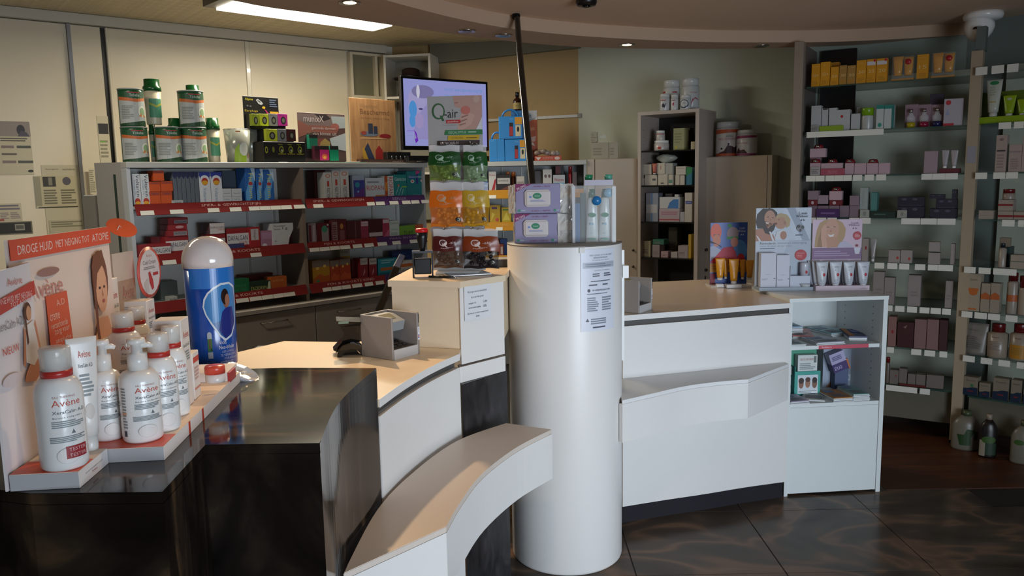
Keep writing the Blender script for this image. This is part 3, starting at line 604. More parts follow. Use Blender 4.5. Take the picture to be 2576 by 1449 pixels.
# self inking stamp + tablet on the raised desk
p = onz(1064, 698, 1.203); st = empty('date_stamp', (p.x, p.y + .01, 1.2033), .1); tag(st, 'black self inking stamp with red cap standing on the raised desk', 'stamp')
bx('base_frame', (-.038, -.032, -.02, .02, 0, .09), BLACK, st); bx('base_frame', (.032, .038, -.02, .02, 0, .09), BLACK, st); bx('ink_body', (-.031, .031, -.018, .018, .012, .07), BLACK, st, bev=.003); bx('bridge', (-.038, .038, -.02, .02, .0905, .098), mat('#55565a', .3, metal=.6), st)
MB().lathe([(0, .095), (.009, .095), (.012, .11), (.020, .145), (.022, .165), (0, .165)], n=20).build('handle', BLACK, st); MB().lathe([(0, .1655), (.023, .1655), (.024, .175), (.019, .180), (0, .181)], n=20).build('red_cap', mat('#c3151c', .35), st)
p = onz(1160, 692, 1.203); t = empty('tablet', (-.17, 2.97, 1.2035), .32); tag(t, 'slim silver and black tablet lying under the sweets bags on the raised desk', 'tablet')
bx('body', (-.085, .085, -.05, .07, 0, .006), mat('#c4c6c8', .3, metal=.5), t, bev=.002); bx('glass', (-.078, .078, -.044, .064, .0062, .0072), mat('#26272a', .12), t)
t = MB().tube([(-.05, 0, .004), (.05, .015, .004)], .004, 8).build('pen', BLACK, None, (-.26, 2.87, 1.2035), -.5); tag(t, 'dark pen lying at the front of the raised desk', 'pen')
MB().tube([(.05, .015, .004), (.058, .0162, .004)], [.004, .001], 8).build('tip', METAL, t)
# office printer / papers block behind the sweets
t = bx('grey_file_tray', (-.1, .1, 0, .1, 0, .03), mat('#3a3a3c', .5), None, (-.05, 3.2, 1.2035)); tag(t, 'dark flat tray at the back of the raised desk', 'tray'); bx('paper', (-.09, .09, .005, .095, .0302, .033), mat('#bdbcb8', .5), t)
# ============================================================ SHELF UNITS AND PRODUCTS
CR = {'a': (300, 390, .27609), 'b': (740, 390, .27596), 'c': (1040, 380, .23460), 'd': (980, 160, .23463), 'e': (560, 180, .20704), 'f': (0, 0, .41420),
      'g': (1440, 160, .24845), 'h': (1550, 380, .26219), 'i': (1990, 90, .24841), 'j': (1990, 420, .26219), 'k': (2160, 760, .30365), 'l': (1740, 500, .20186), 'p': (0, 0, 1.)}
def cv(c, x, y): X, Y, s = CR[c]; return X + x * s, Y + y * s
class Bay:
    def __init__(s, F): s.F = F
    def span(s, c, x0, x1, yt, z, inset=.02, yb=None):
        p0 = cv(c, x0, yt); p1 = cv(c, x1, yt); F = s.F
        a = F.hit(p0[0], p0[1], inset)[0]; b = F.hit(p1[0], p1[1], inset)[0]; zt = F.hit((p0[0] + p1[0]) / 2, p0[1], inset)[1]
        zb = z
        if yb is not None: zb = F.hit((p0[0] + p1[0]) / 2, cv(c, 0, yb)[1], inset)[1]
        return (a + b) / 2, abs(b - a), zb, max(zt - zb, .012)
    def at(s, xc, inset, z): return s.F.P(xc, inset, z + .0004)
def carton(bay, c, x0, x1, yt, z, col, lab, ops=None, d=.09, inset=.02, yb=None, cat='box', group=None, top=None, rot=0., name='carton', rough=.45, gap=.0015, side=None):
    xc, w, zb, h = bay.span(c, x0, x1, yt, z, inset, yb); w -= gap
    m = MB().box(-w / 2, w / 2, 0, d, 0, h, bev=.0012); t = m.build(name, mat(col, rough, tint=.01), None, bay.at(xc, inset, zb), bay.F.rz + rot); tag(t, lab, cat, group)
    if ops: pr(ops, w, h, t)
    if side: pr(side[1], d, h, t, T=side_T(w, side[0]) @ Matrix.Translation((side[0] * d / 2, 0, 0)), name='side_print')
    return t
def jar(bay, c, x0, x1, yt, z, col, lab, cap='#e2e2df', capf=.2, ops=None, inset=.03, yb=None, cat='jar', group=None, name='jar', rough=.3, neck=.9, shape=None, span=2.6):
    xc, w, zb, h = bay.span(c, x0, x1, yt, z, inset, yb); r = w / 2; hb = h * (1 - capf)
    prof = shape(r, hb) if shape else [(0, 0), (r * .97, 0), (r, .004), (r, hb * .93), (r * neck, hb), (0, hb)]
    t = MB().lathe(prof, n=24).build(name, mat(col, rough, tint=.01), None, bay.at(xc, inset + r, zb), bay.F.rz); tag(t, lab, cat, group)
    if capf: MB().lathe([(0, hb + .0002), (r * neck * 1.04, hb + .0002), (r * neck * 1.04, h - .003), (r * neck, h), (0, h)], n=24).build('lid', mat(cap, .3, tint=.01), t)
    if ops: pr(ops, 1, hb * .92, t, fn=cylfn(r, hb * .92, span, .003), cut=14)
    return t
def tube(bay, c, x0, x1, yt, z, col, lab, cap='#e8e8e6', ops=None, inset=.03, yb=None, cat='tube', group=None, th=.35, capf=.12, name='cream_tube', rough=.3, loc=None, rz=None, w=None, h=None):
    if loc is None:
        xc, w, zb, h = bay.span(c, x0, x1, yt, z, inset, yb); loc = bay.at(xc, inset + .015, zb); rz = bay.F.rz
    w /= 2; hc = h * capf; n = 16; secs = []
    for t_ in (0, .15, .4, .7, .93, 1.0):
        a = w * (.62 + .38 * t_); b_ = max(w * .62 * (1 - t_) ** .8, .0012); zz = hc + (h - hc) * t_
        secs.append([(a * math.cos(q * 2 * math.pi / n), b_ * math.sin(q * 2 * math.pi / n), zz) for q in range(n)])
    t = MB().loft(secs).build(name, mat(col, rough, tint=.01), None, loc, rz); tag(t, lab, cat, group)
    MB().lathe([(0, 0), (w * .5, 0), (w * .52, hc * .2), (w * .5, hc), (0, hc)], n=16, sy=1.).build('cap', mat(cap, .3, tint=.01), t)
    if ops:
        def fn(u, v, l):
            a = w * (.62 + .38 * v); b_ = max(w * .62 * (1 - v) ** .8, .0012); x = (u - .5) * 1.7 * a
            return Vector((x, -b_ * math.sqrt(max(0, 1 - (x / a) ** 2)) - l - .0005, hc + (h - hc) * v))
        pr(ops, 1, 1, t, fn=fn, cut=8)
    return t
RED, PUR, YEL = '#7c2020', '#4b2a5c', '#b8801c'
UNITG = mat('#a7a9a9', .45); UNITB = mat('#d8dcda', .6)
FA = Frame((-2.22, 4.72), (-.67, 6.33)); A = Bay(FA)
wA = FA.w
def sx(F, x, y=500): return F.hit(x, y)[0]
ua = empty('medicine_shelf_unit', FA.a, FA.rz); tag(ua, 'long grey medicine shelf unit with red and purple shelf strips on the left', 'shelf unit')
xd = sx(FA, 762); SA = [1.452, 1.148, .858]
bx('top_board', (-.03, wA + .02, -.012, .34, 1.665, 1.70), mat('#b3b3ae', .4), ua, bev=.002)
bx('side_panel', (-.03, -.008, -.002, .33, 0, 1.6645), mat('#b8bcc0', .45), ua); bx('side_panel', (wA - .02, wA, .0, .33, 0, 1.6645), UNITG, ua)
bx('divider', (xd - .014, xd + .012, -.002, .31, .741, 1.6645), mat('#85766a', .5), ua)
bx('back_panel', (-.008, wA - .021, .311, .33, .741, 1.6645), mat('#e2e4e0', .6), ua)
for z in SA:
    bx('shelf', (-.0075, xd - .0145, .0, .31, z - .03, z - .012), UNITG, ua); bx('shelf', (xd + .0125, wA - .0205, .0, .31, z - .03, z - .012), UNITG, ua)
bx('worktop', (-.05, wA, -.10, .33, .715, .7405), mat('#9c938a', .45), ua)
bx('base_body', (-.0075, wA - .02, -.058, .33, .06, .7145), mat('#6d665e', .5), ua); bx('plinth', (-.0075, wA - .02, -.03, .33, 0, .0595), BLACK, ua)
xs_ = [-.0075, sx(FA, 575, 800), sx(FA, 780, 800), sx(FA, 950, 780), wA - .02]
for a, b_ in zip(xs_, xs_[1:]):
    dd = bx('drawer_front', (a + .003, b_ - .003, -.076, -.0585, .40, .708), mat('#8f877c', .45), ua, bev=.002); de = bx('drawer_front', (a + .003, b_ - .003, -.076, -.0585, .07, .394), mat('#8f877c', .45), ua, bev=.002)
    for q, z in ((dd, .645), (de, .33)): MB().tube([(a + (b_ - a) * .3, -.077, z), (a + (b_ - a) * .3, -.10, z), (a + (b_ - a) * .62, -.10, z), (a + (b_ - a) * .62, -.077, z)], .004, 6).build('handle', METAL, q)
for xx in (xd - .05, xd - .26, wA - .06, wA - .30):
    bx('slotted_rail', (xx - .006, xx + .006, .3, .3105, .742, 1.66), LGREY, ua)
def lip(parent, x0, x1, zt, col, zh=.066, title=None, tx=(.1, .9), labels=(), F=None, dark='#d8b0a8', inset=0.):
    y = inset
    m = MB().prism([(-.004, 0), (-.018, -.038), (-.030, -.066), (-.026, -.068), (-.0, -.012)], x0, x1).build('shelf_strip', mat(col, .4, tint=.02), parent)
    me = m.data
    for v in me.vertices: v.co = Vector((v.co.z, v.co.x + y, zt + v.co.y))
    if title:
        w = x1 - x0
        pr([('t', title, tx[0], 0.16, tx[1], .70, dark)], 1, 1, m, fn=lambda u, v, l: Vector((x0 + u * w, y - .018 + v * .014 - l, zt - .038 + v * .038)), off=.0012)
    for a, b_ in labels:
        L = MB().box(a, b_, -.0012, 0, 0, .028, bev=.0005).build('price_label', LABELW, m); L.location = (0, y - .0308, zt - .0655); L.rotation_euler = (-.38, 0, 0)
def labs(c, rows, y, F=FA): return [(F.hit(cv(c, a, y)[0], cv(c, 0, y)[1])[0], F.hit(cv(c, b_, y)[0], cv(c, 0, y)[1])[0]) for a, b_ in rows]
xr = sx(FA, cv('b', 720, 400)[0]); xr2 = sx(FA, cv('b', 730, 760)[0])
lip(ua, -.0, xd - .016, SA[0], RED, title='SPIER- & GEWRICHTSPIJN', tx=(.36, .72), labels=labs('a', [(175, 300), (445, 570), (790, 895), (990, 1095), (1165, 1262), (1264, 1360), (1362, 1455), (1457, 1555), (1575, 1675)], 500))
lip(ua, -.0, xd - .016, SA[1], RED, title='PIJN & KOORTS', tx=(.45, .70), labels=labs('a', [(250, 320), (375, 500), (940, 1010), (1180, 1280)], 930))
lip(ua, -.0, xd - .016, SA[2], RED, title='PIJN & KOORTS', tx=(.45, .70), labels=labs('a', [(1045, 1160), (1170, 1280), (1283, 1385), (1388, 1480), (1482, 1585)], 1290))
lip(ua, xd + .014, xr, SA[0], RED, title='SPIER- & GEWRICHTSPIJN', tx=(.1, .84), labels=labs('b', [(155, 245), (645, 715)], 440))
lip(ua, xr + .001, wA - .02, SA[0], PUR, title='REFLUX', tx=(.35, .62), dark='#a08fb0', labels=labs('b', [(725, 805), (850, 930), (965, 1040), (1048, 1120), (1140, 1210)], 400))
lip(ua, xd + .014, xr2, SA[1], RED, title='PIJN & KOORTS', tx=(.22, .66), labels=labs('b', [(120, 208), (212, 302), (306, 395), (400, 490), (515, 600), (620, 705)], 800))
lip(ua, xr2 + .001, wA - .02, SA[1], PUR, title='MAAG- EN BUIKPIJN', tx=(.25, .95), dark='#a08fb0', labels=labs('b', [(740, 825), (875, 950), (1035, 1110)], 760))
lip(ua, xd + .014, xr2 + .06, SA[2], RED, title='PIJN & KOORTS KIND', tx=(.22, .85), labels=labs('b', [(240, 320), (325, 412), (416, 496), (510, 600), (625, 700), (725, 800)], 1180))
lip(ua, xr2 + .061, wA - .02, SA[2], PUR)
# grey end panels at the left of the unit
q0 = ony(240, 450, 4.80); q1 = ony(321, 450, 4.74); FE = Frame((q0.x, q0.y), (q1.x, q1.y))
t = fr_box('end_panel', FE, 0, FE.w, 0, .02, 0, 1.70, mat('#8b867e', .5)); tag(t, 'grey end panel at the left end of the medicine shelf unit', 'panel')
a = FE.hit(288, 440)[0]; bx('dark_strip', (a - .008, a + .008, -.002, -.0002, 1.02, 1.63), mat('#24332a', .3), t)
q0 = ony(213, 520, 4.86); q1 = ony(240, 520, 4.82); F2 = Frame((q0.x, q0.y), (q1.x, q1.y))
t = fr_box('grey_board', F2, 0, F2.w + .0, .0, .02, 0, 1.505, mat('#7b776d', .5)); tag(t, 'lower narrow grey panel left of the grey end panel', 'panel')
bx('edge_cap', (0, F2.w, -.001, .021, 1.5052, 1.510), LGREY, t)
# ---- row 1
Z = SA[0] - .012
v = [('tv', 'Voltaren', .45, .3, .85, .97, '#1d2440'), ('e', .5, .14, .36, .11, '#b0392a'), ('e', .5, .09, .34, .06, '#d8a02a'), ('tv', 'Emulgel 1%', .14, .35, .34, .8, '#6f8fa8')]
for k, (a, b_) in enumerate(((112, 186), (188, 266))): carton(A, 'a', a, b_, 172, Z, '#c9cdd0', 'white gel box with vertical lettering and red ball, %s one at the left end' % ('left', 'right')[k], v, group='white pain gel boxes')
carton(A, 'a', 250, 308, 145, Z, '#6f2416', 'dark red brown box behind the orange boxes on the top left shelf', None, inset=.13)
og = [('r', 0, .72, 1, 1, '#a8401a'), ('t', 'Voltaren', .2, .78, .8, .92, '#3f3a5a')]
for k, (a, b_, y, yb, n) in enumerate(((270, 374, 335, None, 'bottom left'), (376, 482, 332, None, 'bottom right'), (270, 374, 242, 334, 'middle left'), (376, 486, 238, 331, 'middle right'), (305, 405, 142, 236, 'topmost'))):
    carton(A, 'a', a, b_, y, Z, '#c4511f', 'small orange box, %s of the orange stack' % n, og, yb=yb, group='stacked orange boxes')
gt = [('r', 0, .86, 1, 1, '#20264a'), ('p', [(.1, .86), (.9, .86), (.5, .78)], '#20264a')]
for k in range(6): carton(A, 'a', 482 + k * 39.5, 520 + k * 39.5, 155, Z, '#5b636c', 'slim grey box with dark blue top, %s of six in the row' % ('first', 'second', 'third', 'fourth', 'fifth', 'sixth')[k], gt, group='slim grey boxes with blue tops')
wb = [('r', 0, .86, 1, 1, '#2a3a8c'), ('p', [(.06, .86), (.94, .86), (.94, .7), (.06, .7)], '#2a3a8c'), ('e', .5, .74, .44, .16, '#cfd3d8'), ('e', .5, .70, .3, .12, '#a8322a'), ('e', .5, .665, .28, .07, '#d09a2a'), ('tv', 'Voltaren', .3, .06, .6, .5, '#7f93a8')]
for k, (a, b_) in enumerate(((722, 824), (827, 930))): carton(A, 'a', a, b_, 155, Z, '#cdd1d6', 'white box with blue top and orange red ball, %s' % ('left one of the two', 'right one of the two')[k], wb, group='blue topped white boxes')
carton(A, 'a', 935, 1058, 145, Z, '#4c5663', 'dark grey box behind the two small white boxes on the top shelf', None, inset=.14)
for k, (a, b_) in enumerate(((935, 1021), (1023, 1116))): carton(A, 'a', a, b_, 306, Z, '#bfc3c6', 'small white box with thin grey lettering, %s of the low pair' % ('left', 'right')[k], [('t', 'Ibuprofen', .15, .62, .85, .72, '#4a4f5a'), ('r', 0, .44, 1, .47, '#9a9ea4'), ('t', 'EG 400 mg', .2, .2, .7, .3, '#7a7f88')], group='small white boxes')
fx = [('p', [(0, 0), (.35, 0), (1, .75), (1, 1), (.8, 1), (0, .3)], '#5fa0d4'), ('p', [(.55, 1), (1, .6), (1, 1)], '#b8cfe0'), ('tv', 'Flexium', .35, .12, .75, .85, '#c9c46a'), ('e', .52, .55, .22, .05, '#b03a3a')]
for k, (a, b_, y) in enumerate(((1140, 1232, 120), (1240, 1306, 126), (1308, 1402, 132))): carton(A, 'a', a, b_, y, Z, '#2a62a8', 'blue box with vertical yellow lettering, %s of three' % ('leftmost', 'middle', 'rightmost')[k], fx, group='blue boxes with yellow lettering', d=.12)
carton(A, 'a', 480, 584, 412, Z, '#a9adad', 'low white card lying before the slim grey boxes', [('t', 'Voltaren', .2, .2, .8, .8, '#444444')], inset=.003, d=.012)
# ---- row 2
Z = SA[1] - .012
DF = lambda f=1: [('r', 0, 0, 1, .16, '#8e1f24'), ('r', 0, .78, 1, 1, '#8e1f24'), ('r', .03, .2, .97, .76, '#c9c4c4'), ('t', 'DAFALGAN', .08, .42, .92, .66, '#2a2f4a')] + ([('t', 'FORTE', .55, .2, .9, .36, '#a83338')] if f else [])
carton(A, 'a', 440, 625, 683, Z, '#8e2328', 'red medicine carton with white label at the bottom of the stack of three', [('r', .28, .1, .95, .75, '#8b8488'), ('t', 'DAFALGAN', .33, .3, .9, .62, '#3a3344')], yb=740, d=.12)
carton(A, 'a', 442, 618, 633, Z, '#8e2328', 'red medicine carton in the middle of the stack of three', [('e', .6, .5, .22, .25, '#b88f90')], yb=681, d=.12)
carton(A, 'a', 440, 625, 570, Z, '#8e2328', 'red medicine carton on top of the stack of three', [('r', .3, .1, .97, .62, '#8b8488'), ('t', 'DAFALGAN', .35, .22, .92, .5, '#3a3344')], yb=631, d=.12)
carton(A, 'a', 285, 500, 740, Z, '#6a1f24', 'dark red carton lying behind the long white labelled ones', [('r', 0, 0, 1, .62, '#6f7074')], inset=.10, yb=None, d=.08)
carton(A, 'a', 412, 630, 742, Z, '#8e2328', 'wide red carton under the stack of three', DF(0), d=.15, inset=.028)
carton(A, 'a', 150, 470, 812, Z, '#8e2328', 'long low red carton with white name band at the left of the second shelf', [('r', 0, 0, 1, .1, '#8e1f24'), ('r', .4, .12, .99, .75, '#c9c4c4'), ('t', 'DAFALGAN', .42, .25, .96, .62, '#2a2f4a')], d=.1, inset=.01)
carton(A, 'a', 222, 300, 872, Z, '#8e2328', 'small low red carton before the long low one', [('r', .1, 0, 1, .6, '#b9b4b6'), ('t', 'GAN', .15, .1, .9, .5, '#2a2f4a')], d=.006, inset=.002)
carton(A, 'a', 828, 966, 722, Z, '#8e2328', 'red carton supporting the white fronted one on the second shelf', DF(), d=.14)
carton(A, 'a', 820, 956, 618, Z, '#5b3a3e', 'white fronted carton on top of the red one in the middle of the second shelf', [('r', .0, .03, 1, .97, '#c9c2c0'), ('t', 'DAFALGAN', .05, .5, .95, .68, '#4a4050'), ('t', 'FORTE', .55, .32, .98, .46, '#a83338')], yb=720, d=.14)
carton(A, 'a', 968, 1182, 668, Z, '#9a2227', 'large red and white carton with two lines of lettering, right of the white fronted one', DF(), d=.12, inset=.03)
carton(A, 'a', 985, 1140, 808, Z, '#3c3f6a', 'small dark blue card lying in front of the large red and white carton', None, d=.008, inset=.008)
carton(A, 'a', 1184, 1280, 658, Z, '#9a2227', 'upright red carton with white vertical label on the second shelf', [('r', .1, .38, .85, .92, '#b8b0b0'), ('tv', 'Dafalgan', .35, .42, .6, .88, '#5a3038')], d=.12)
carton(A, 'a', 1286, 1392, 690, Z, '#9c6f86', 'pink lilac box beside the slanted white box', [('e', .3, .12, .2, .12, '#c9c4cc'), ('r', .1, .5, .9, .9, '#a8809a')], d=.1)
x_, w_, zb, h_ = A.span('a', 1390, 1582, 622, Z, .012)
t = MB().prism([(-w_ / 2, 0), (w_ * .22, 0), (w_ * .3, h_ * .35), (w_ / 2, h_ * .72), (w_ / 2, h_), (-w_ / 2, h_)], 0, .12).build('display_carton', mat('#c3c4c4', .5), None, A.at(x_, .132, zb), FA.rz); t.rotation_euler = (math.pi / 2, 0, FA.rz); tag(t, 'white open display carton with slanted right edge on the second shelf', 'box')
pr([('t', 'Paracetamol', .08, .85, .62, .93, '#3a3a3e'), ('t', 'Sandoz', .08, .72, .38, .79, '#3a3a3e'), ('t', '1 g', .48, .70, .72, .84, '#26262a'), ('t', 'EL', .1, .2, .2, .26, '#6a6a70')], w_, h_, t, T=Matrix.Rotation(-math.pi / 2, 4, 'X') @ Matrix.Translation((0, -.12, 0)))
carton(A, 'a', 1540, 1600, 690, Z, '#5a2a30', 'dark red box partly hidden behind the slanted white carton', None, inset=.14)
# ---- row 3
Z = SA[2] - .012
carton(A, 'a', 985, 1184, 1132, Z, '#16633a', 'green effervescent tablet box on the third shelf', [('t', 'ASPIRINE', .22, .42, .85, .62, '#3f8a68'), ('t', 'FAST TABS', .22, .16, .88, .36, '#3f8a68')], d=.1)
carton(A, 'a', 1186, 1378, 1152, Z, '#1b3322', 'dark green box with yellow lettering right of the bright green one', [('t', 'EXCEDRYN', .05, .15, .8, .5, '#b8b86a'), ('p', [(.82, 0), (1, 0), (1, .9), (.9, .9)], '#b9c0a0')], d=.1)
carton(A, 'a', 1380, 1526, 1108, Z, '#a8541f', 'orange box at the right of the green ones on the third shelf', [('t', 'IBUPROFEN', .1, .6, .8, .78, '#c98a52')], d=.1)
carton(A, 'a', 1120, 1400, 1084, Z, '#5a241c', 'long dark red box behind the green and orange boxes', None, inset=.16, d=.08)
carton(A, 'a', 372, 528, 1150, Z, '#5c6866', 'grey green box half hidden by the round promotion sign', None, inset=.1)
carton(A, 'a', 450, 530, 1290, Z, '#a6a9a4', 'low white box at the left of the blue tower on the third shelf', [('t', 'Nurofen', .1, .2, .9, .7, '#40464a')], inset=.01, d=.06)
# ---- bay 2 row 1
Z = SA[0] - .012
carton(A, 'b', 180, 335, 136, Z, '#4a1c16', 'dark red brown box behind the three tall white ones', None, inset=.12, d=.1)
tw = [('e', .5, .87, .34, .07, '#c98a72'), ('e', .5, .87, .2, .04, '#d9cfc8'), ('r', .36, .48, .64, .68, '#b84a38'), ('tv', 'FLECTOR', .3, .04, .7, .42, '#2d3245')]
for k, (a, b_, y) in enumerate(((268, 340, 158), (342, 414, 138), (416, 494, 136))): carton(A, 'b', a, b_, y, Z, '#cdcdca', 'tall white box with round red emblem, %s of three' % ('leftmost', 'middle', 'rightmost')[k], tw, group='tall white boxes with emblem')
carton(A, 'b', 505, 533, 186, Z, '#372c33', 'dark narrow box left of the purple blue one', None, inset=.06)
carton(A, 'b', 536, 638, 188, Z, '#9aa6ba', 'white topped box with purple and blue picture on the reflux shelf', [('r', 0, 0, 1, .8, '#3a3f8c'), ('p', [(0, 0), (1, 0), (1, .5), (.2, .25)], '#5c2f7c'), ('e', .35, .6, .22, .12, '#2f8a9c'), ('e', .4, .3, .08, .05, '#7aa0d8')])
RP = [('t', 'RIOPAN', .05, .38, .97, .62, '#b3482c'), ('l', .08, .74, .7, .84, 2, '#6a7078'), ('r', 0, 0, 1, .06, '#b3482c'), ('r', .5, 0, 1, .14, '#c07a3c')]
carton(A, 'b', 648, 820, 208, Z, '#bcc3c8', 'wide white box with orange red lettering on the reflux shelf', RP)
carton(A, 'b', 822, 904, 190, Z, '#c3c6c6', 'upright white box with vertical orange lettering beside the wide one', [('r', 0, 0, .32, 1, '#a84a1f'), ('r', 0, .3, .3, .7, '#c87a2c'), ('tv', 'RIOPAN', .42, .1, .9, .94, '#b3482c')])
GV = lambda: [('t', 'Gaviscon', .06, .72, .95, .88, '#b9d0d0'), ('e', .35, .52, .08, .05, '#b8553c'), ('p', [(.1, .1), (.14, .1), (.4, .5), (.36, .52)], '#8fb8b8'), ('p', [(.3, .05), (.34, .05), (.6, .42), (.56, .44)], '#8fb8b8'), ('p', [(.55, .05), (.6, .05), (.75, .35), (.7, .36)], '#8fb8b8'), ('r', .6, .42, 1, .48, '#7fae4a')]
carton(A, 'b', 906, 1022, 178, Z, '#157a78', 'teal antacid box with white rays, left of two', GV())
carton(A, 'b', 1024, 1188, 146, Z, '#147076', 'larger teal antacid box with pink corner, right of two', [('r', .1, .7, .45, .82, '#1f4a8c'), ('t', 'Gaviscon', .1, .74, .5, .82, '#b9d0d0'), ('e', .3, .6, .1, .07, '#b8c8c8'), ('e', .3, .6, .05, .04, '#c0504a'), ('r', .5, .5, .62, 1, '#2a2f7c'), ('p', [(.5, 1), (.5, .86), (.7, .92), (.74, 1)], '#b83a78'), ('t', 'Advance', .52, .74, .96, .82, '#b9d0d0'), ('e', .85, .62, .1, .06, '#c9b0a8'), ('r', .3, .04, .7, .07, '#9ac0c0')], d=.12)
Z = SA[1] - .012
for a, b_, y, col, lab, ops in (
    (122, 200, 622, '#8a7a80', 'silver pink box at the left end of the second bay, second shelf', [('r', .1, .1, .4, .9, '#6a2a34'), ('r', .55, .1, .8, .9, '#a89aa0')]),
    (205, 322, 622, '#5c1820', 'dark red box with silver panel and green dot on the second shelf', [('r', .35, .0, .9, .75, '#8f868a'), ('e', .58, .7, .22, .18, '#3f8a70'), ('e', .85, .9, .07, .05, '#c9c4c8')]),
    (336, 396, 592, '#6a2a34', 'silver fronted red box right of the green dot box', [('r', .12, .05, .9, .9, '#8a7478'), ('l', .2, .1, .8, .8, 7, '#6a2a34')]),
    (398, 476, 586, '#5a1820', 'dark red box with gold round emblem on the second shelf', [('e', .4, .68, .2, .13, '#b07a3a'), ('r', .15, .05, .7, .5, '#7a4a4e')]),
    (482, 602, 600, '#4a1a20', 'plain dark red box, middle of the second shelf', [('r', .6, .0, .64, 1, '#7a5a5e')]),
    (604, 676, 600, '#8a2f48', 'rose red box with white top, in front of the dark boxes', [('r', .05, .72, .95, .96, '#c0aeb4'), ('t', 'Buscopan', .1, .78, .9, .9, '#8a2040')]),
    (678, 802, 586, '#42161c', 'wide dark red carton with a white slot', [('r', .0, .12, 1, .32, '#b8a8a8'), ('t', 'Imodium', .1, .02, .8, .1, '#b8a8a8')]),
    (804, 866, 582, '#9a2f4c', 'rose box with white heading at the right of the wide dark carton', [('r', .05, .78, .95, .96, '#c0aeb4'), ('p', [(0, 0), (1, 0), (1, .5)], '#b85a78')]),
    (868, 956, 600, '#bcc6bf', 'white box with green lettering over the purple strip', [('t', 'Enterol', .1, .8, .9, .92, '#3f7a5c'), ('t', '250 mg', .15, .4, .8, .52, '#4f9a74'), ('l', .1, .1, .8, .3, 2, '#8fa89a')])):
    carton(A, 'b', a, b_, y, Z, col, lab, ops)
carton(A, 'b', 958, 1100, 644, Z, '#6a9a34', 'low green box with dark lettering near the purple strip', [('t', 'TUMS', .25, .05, .9, .5, '#2a4a1c')], d=.1)
carton(A, 'b', 1100, 1196, 632, Z, '#8a9a5c', 'low green box with orange top beside the red stamp', [('r', 0, .55, 1, 1, '#b8552c')], d=.1)
Z = SA[2] - .012
Y3 = lambda c, e: [('p', [(0, 0), (1, 0), (1, .35), (.7, .3), (.4, .42), (0, .2)], c), ('r', 0, .72, 1, 1, '#6f655c'), ('e', .28, .66, .09, .06, '#d0b060'), ('e', .7, .74, .09, .06, '#d0b060')] + e
carton(A, 'b', 162, 322, 960, Z, '#a87a20', 'wide yellow box with brown top and two gold dots on the third shelf', Y3('#a8501f', [('e', .28, .12, .1, .06, '#3f7a4a')]))
carton(A, 'b', 326, 412, 960, Z, '#a03a1c', 'orange red box with gold dot, left of two', Y3('#b8502a', []))
carton(A, 'b', 414, 510, 944, Z, '#a03a1c', 'orange red box with gold dot, right of two', Y3('#b8502a', []))
carton(A, 'b', 414, 506, 854, Z, '#b0a688', 'pale box with yellow band behind the orange red box', [('r', 0, 0, 1, .75, '#a88a2a'), ('r', 0, .75, 1, 1, '#aaa698'), ('t', 'Nurofen', .1, .86, .8, .94, '#4a4a44')], inset=.12, d=.06)
carton(A, 'b', 522, 600, 950, Z, '#6a2a2a', 'red box partly behind the white topped red box', None, inset=.1)
for k, (a, b_) in enumerate(((600, 668), (682, 750))): carton(A, 'b', a, b_, 942, Z, '#7a1c28', 'red box with white top and swirl, %s one' % ('left', 'right')[k], [('r', 0, .68, 1, 1, '#a8a29c'), ('t', 'Panadol', .1, .8, .9, .92, '#3a3a44'), ('p', [(.3, .1), (.6, .3), (.6, .5), (.4, .3)], '#b88088')], group='red boxes with white tops')
carton(A, 'b', 766, 935, 942, Z, '#1f7f90', 'teal and orange carton at the right of the third shelf', [('r', .1, .3, 1, .48, '#a8602c'), ('l', .15, .7, .85, .95, 2, '#7ab0b8'), ('r', 0, 0, 1, .2, '#15616e')])
carton(A, 'b', 938, 1086, 962, Z, '#b8b4ae', 'white box with orange stripe partly behind the stamp', [('r', 0, .5, 1, .75, '#b8602c'), ('t', 'Touristil', .1, .1, .95, .42, '#2a2a30')])
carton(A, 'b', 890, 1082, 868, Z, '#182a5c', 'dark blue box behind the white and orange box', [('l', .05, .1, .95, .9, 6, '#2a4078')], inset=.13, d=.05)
# ============================================================ SECOND UNIT (behind the sweets) and cabinets
FBn = Frame((-.632, 6.375), (.60, 6.30)); B = Bay(FBn); wB = FBn.w
ub = empty('second_shelf_unit', FBn.a, FBn.rz); tag(ub, 'grey medicine shelf unit with yellow strips behind the hanging sweets', 'shelf unit')
bx('top_board', (0, wB, -.012, .32, 1.665, 1.70), mat('#b3b3ae', .4), ub, bev=.002); bx('side_panel', (0, .02, 0, .32, 0, 1.6645), UNITG, ub); bx('side_panel', (wB - .02, wB, 0, .32, 0, 1.6645), UNITG, ub)
bx('back_panel', (.0205, wB - .0205, .3, .32, 0, 1.6645), mat('#a5a9aa', .6), ub)
xw = sx(FBn, 1475)
SB = [1.478, 1.225, .96]
for z in SB: bx('shelf', (.0205, wB - .0205, 0, .299, z - .03, z - .012), UNITG, ub)
for xx in (sx(FBn, 1258), sx(FBn, 1308)): bx('slotted_rail', (xx - .005, xx + .005, .288, .299, .9, 1.66), LGREY, ub)
lb = lambda r, y: labs('c', r, y, FBn)
lip(ub, .021, wB - .021, SB[0], YEL, title='KIND', tx=(.55, .62), dark='#d0a050', labels=lb([(810, 890)], 470)); lip(ub, .021, sx(FBn, cv('c', 760, 0)[0]), SB[1], PUR, title='VITAMINES', tx=(.2, .9), dark='#a08fb0', labels=lb([(180, 250), (660, 705)], 830)); lip(ub, sx(FBn, cv('c', 762, 0)[0]), wB - .021, SB[1], YEL, title='VITAMINES', tx=(.13, .24), dark='#d0a050', labels=lb([(890, 960)], 830))
lip(ub, .021, wB - .021, SB[2], YEL)
Z = SB[0] - .012
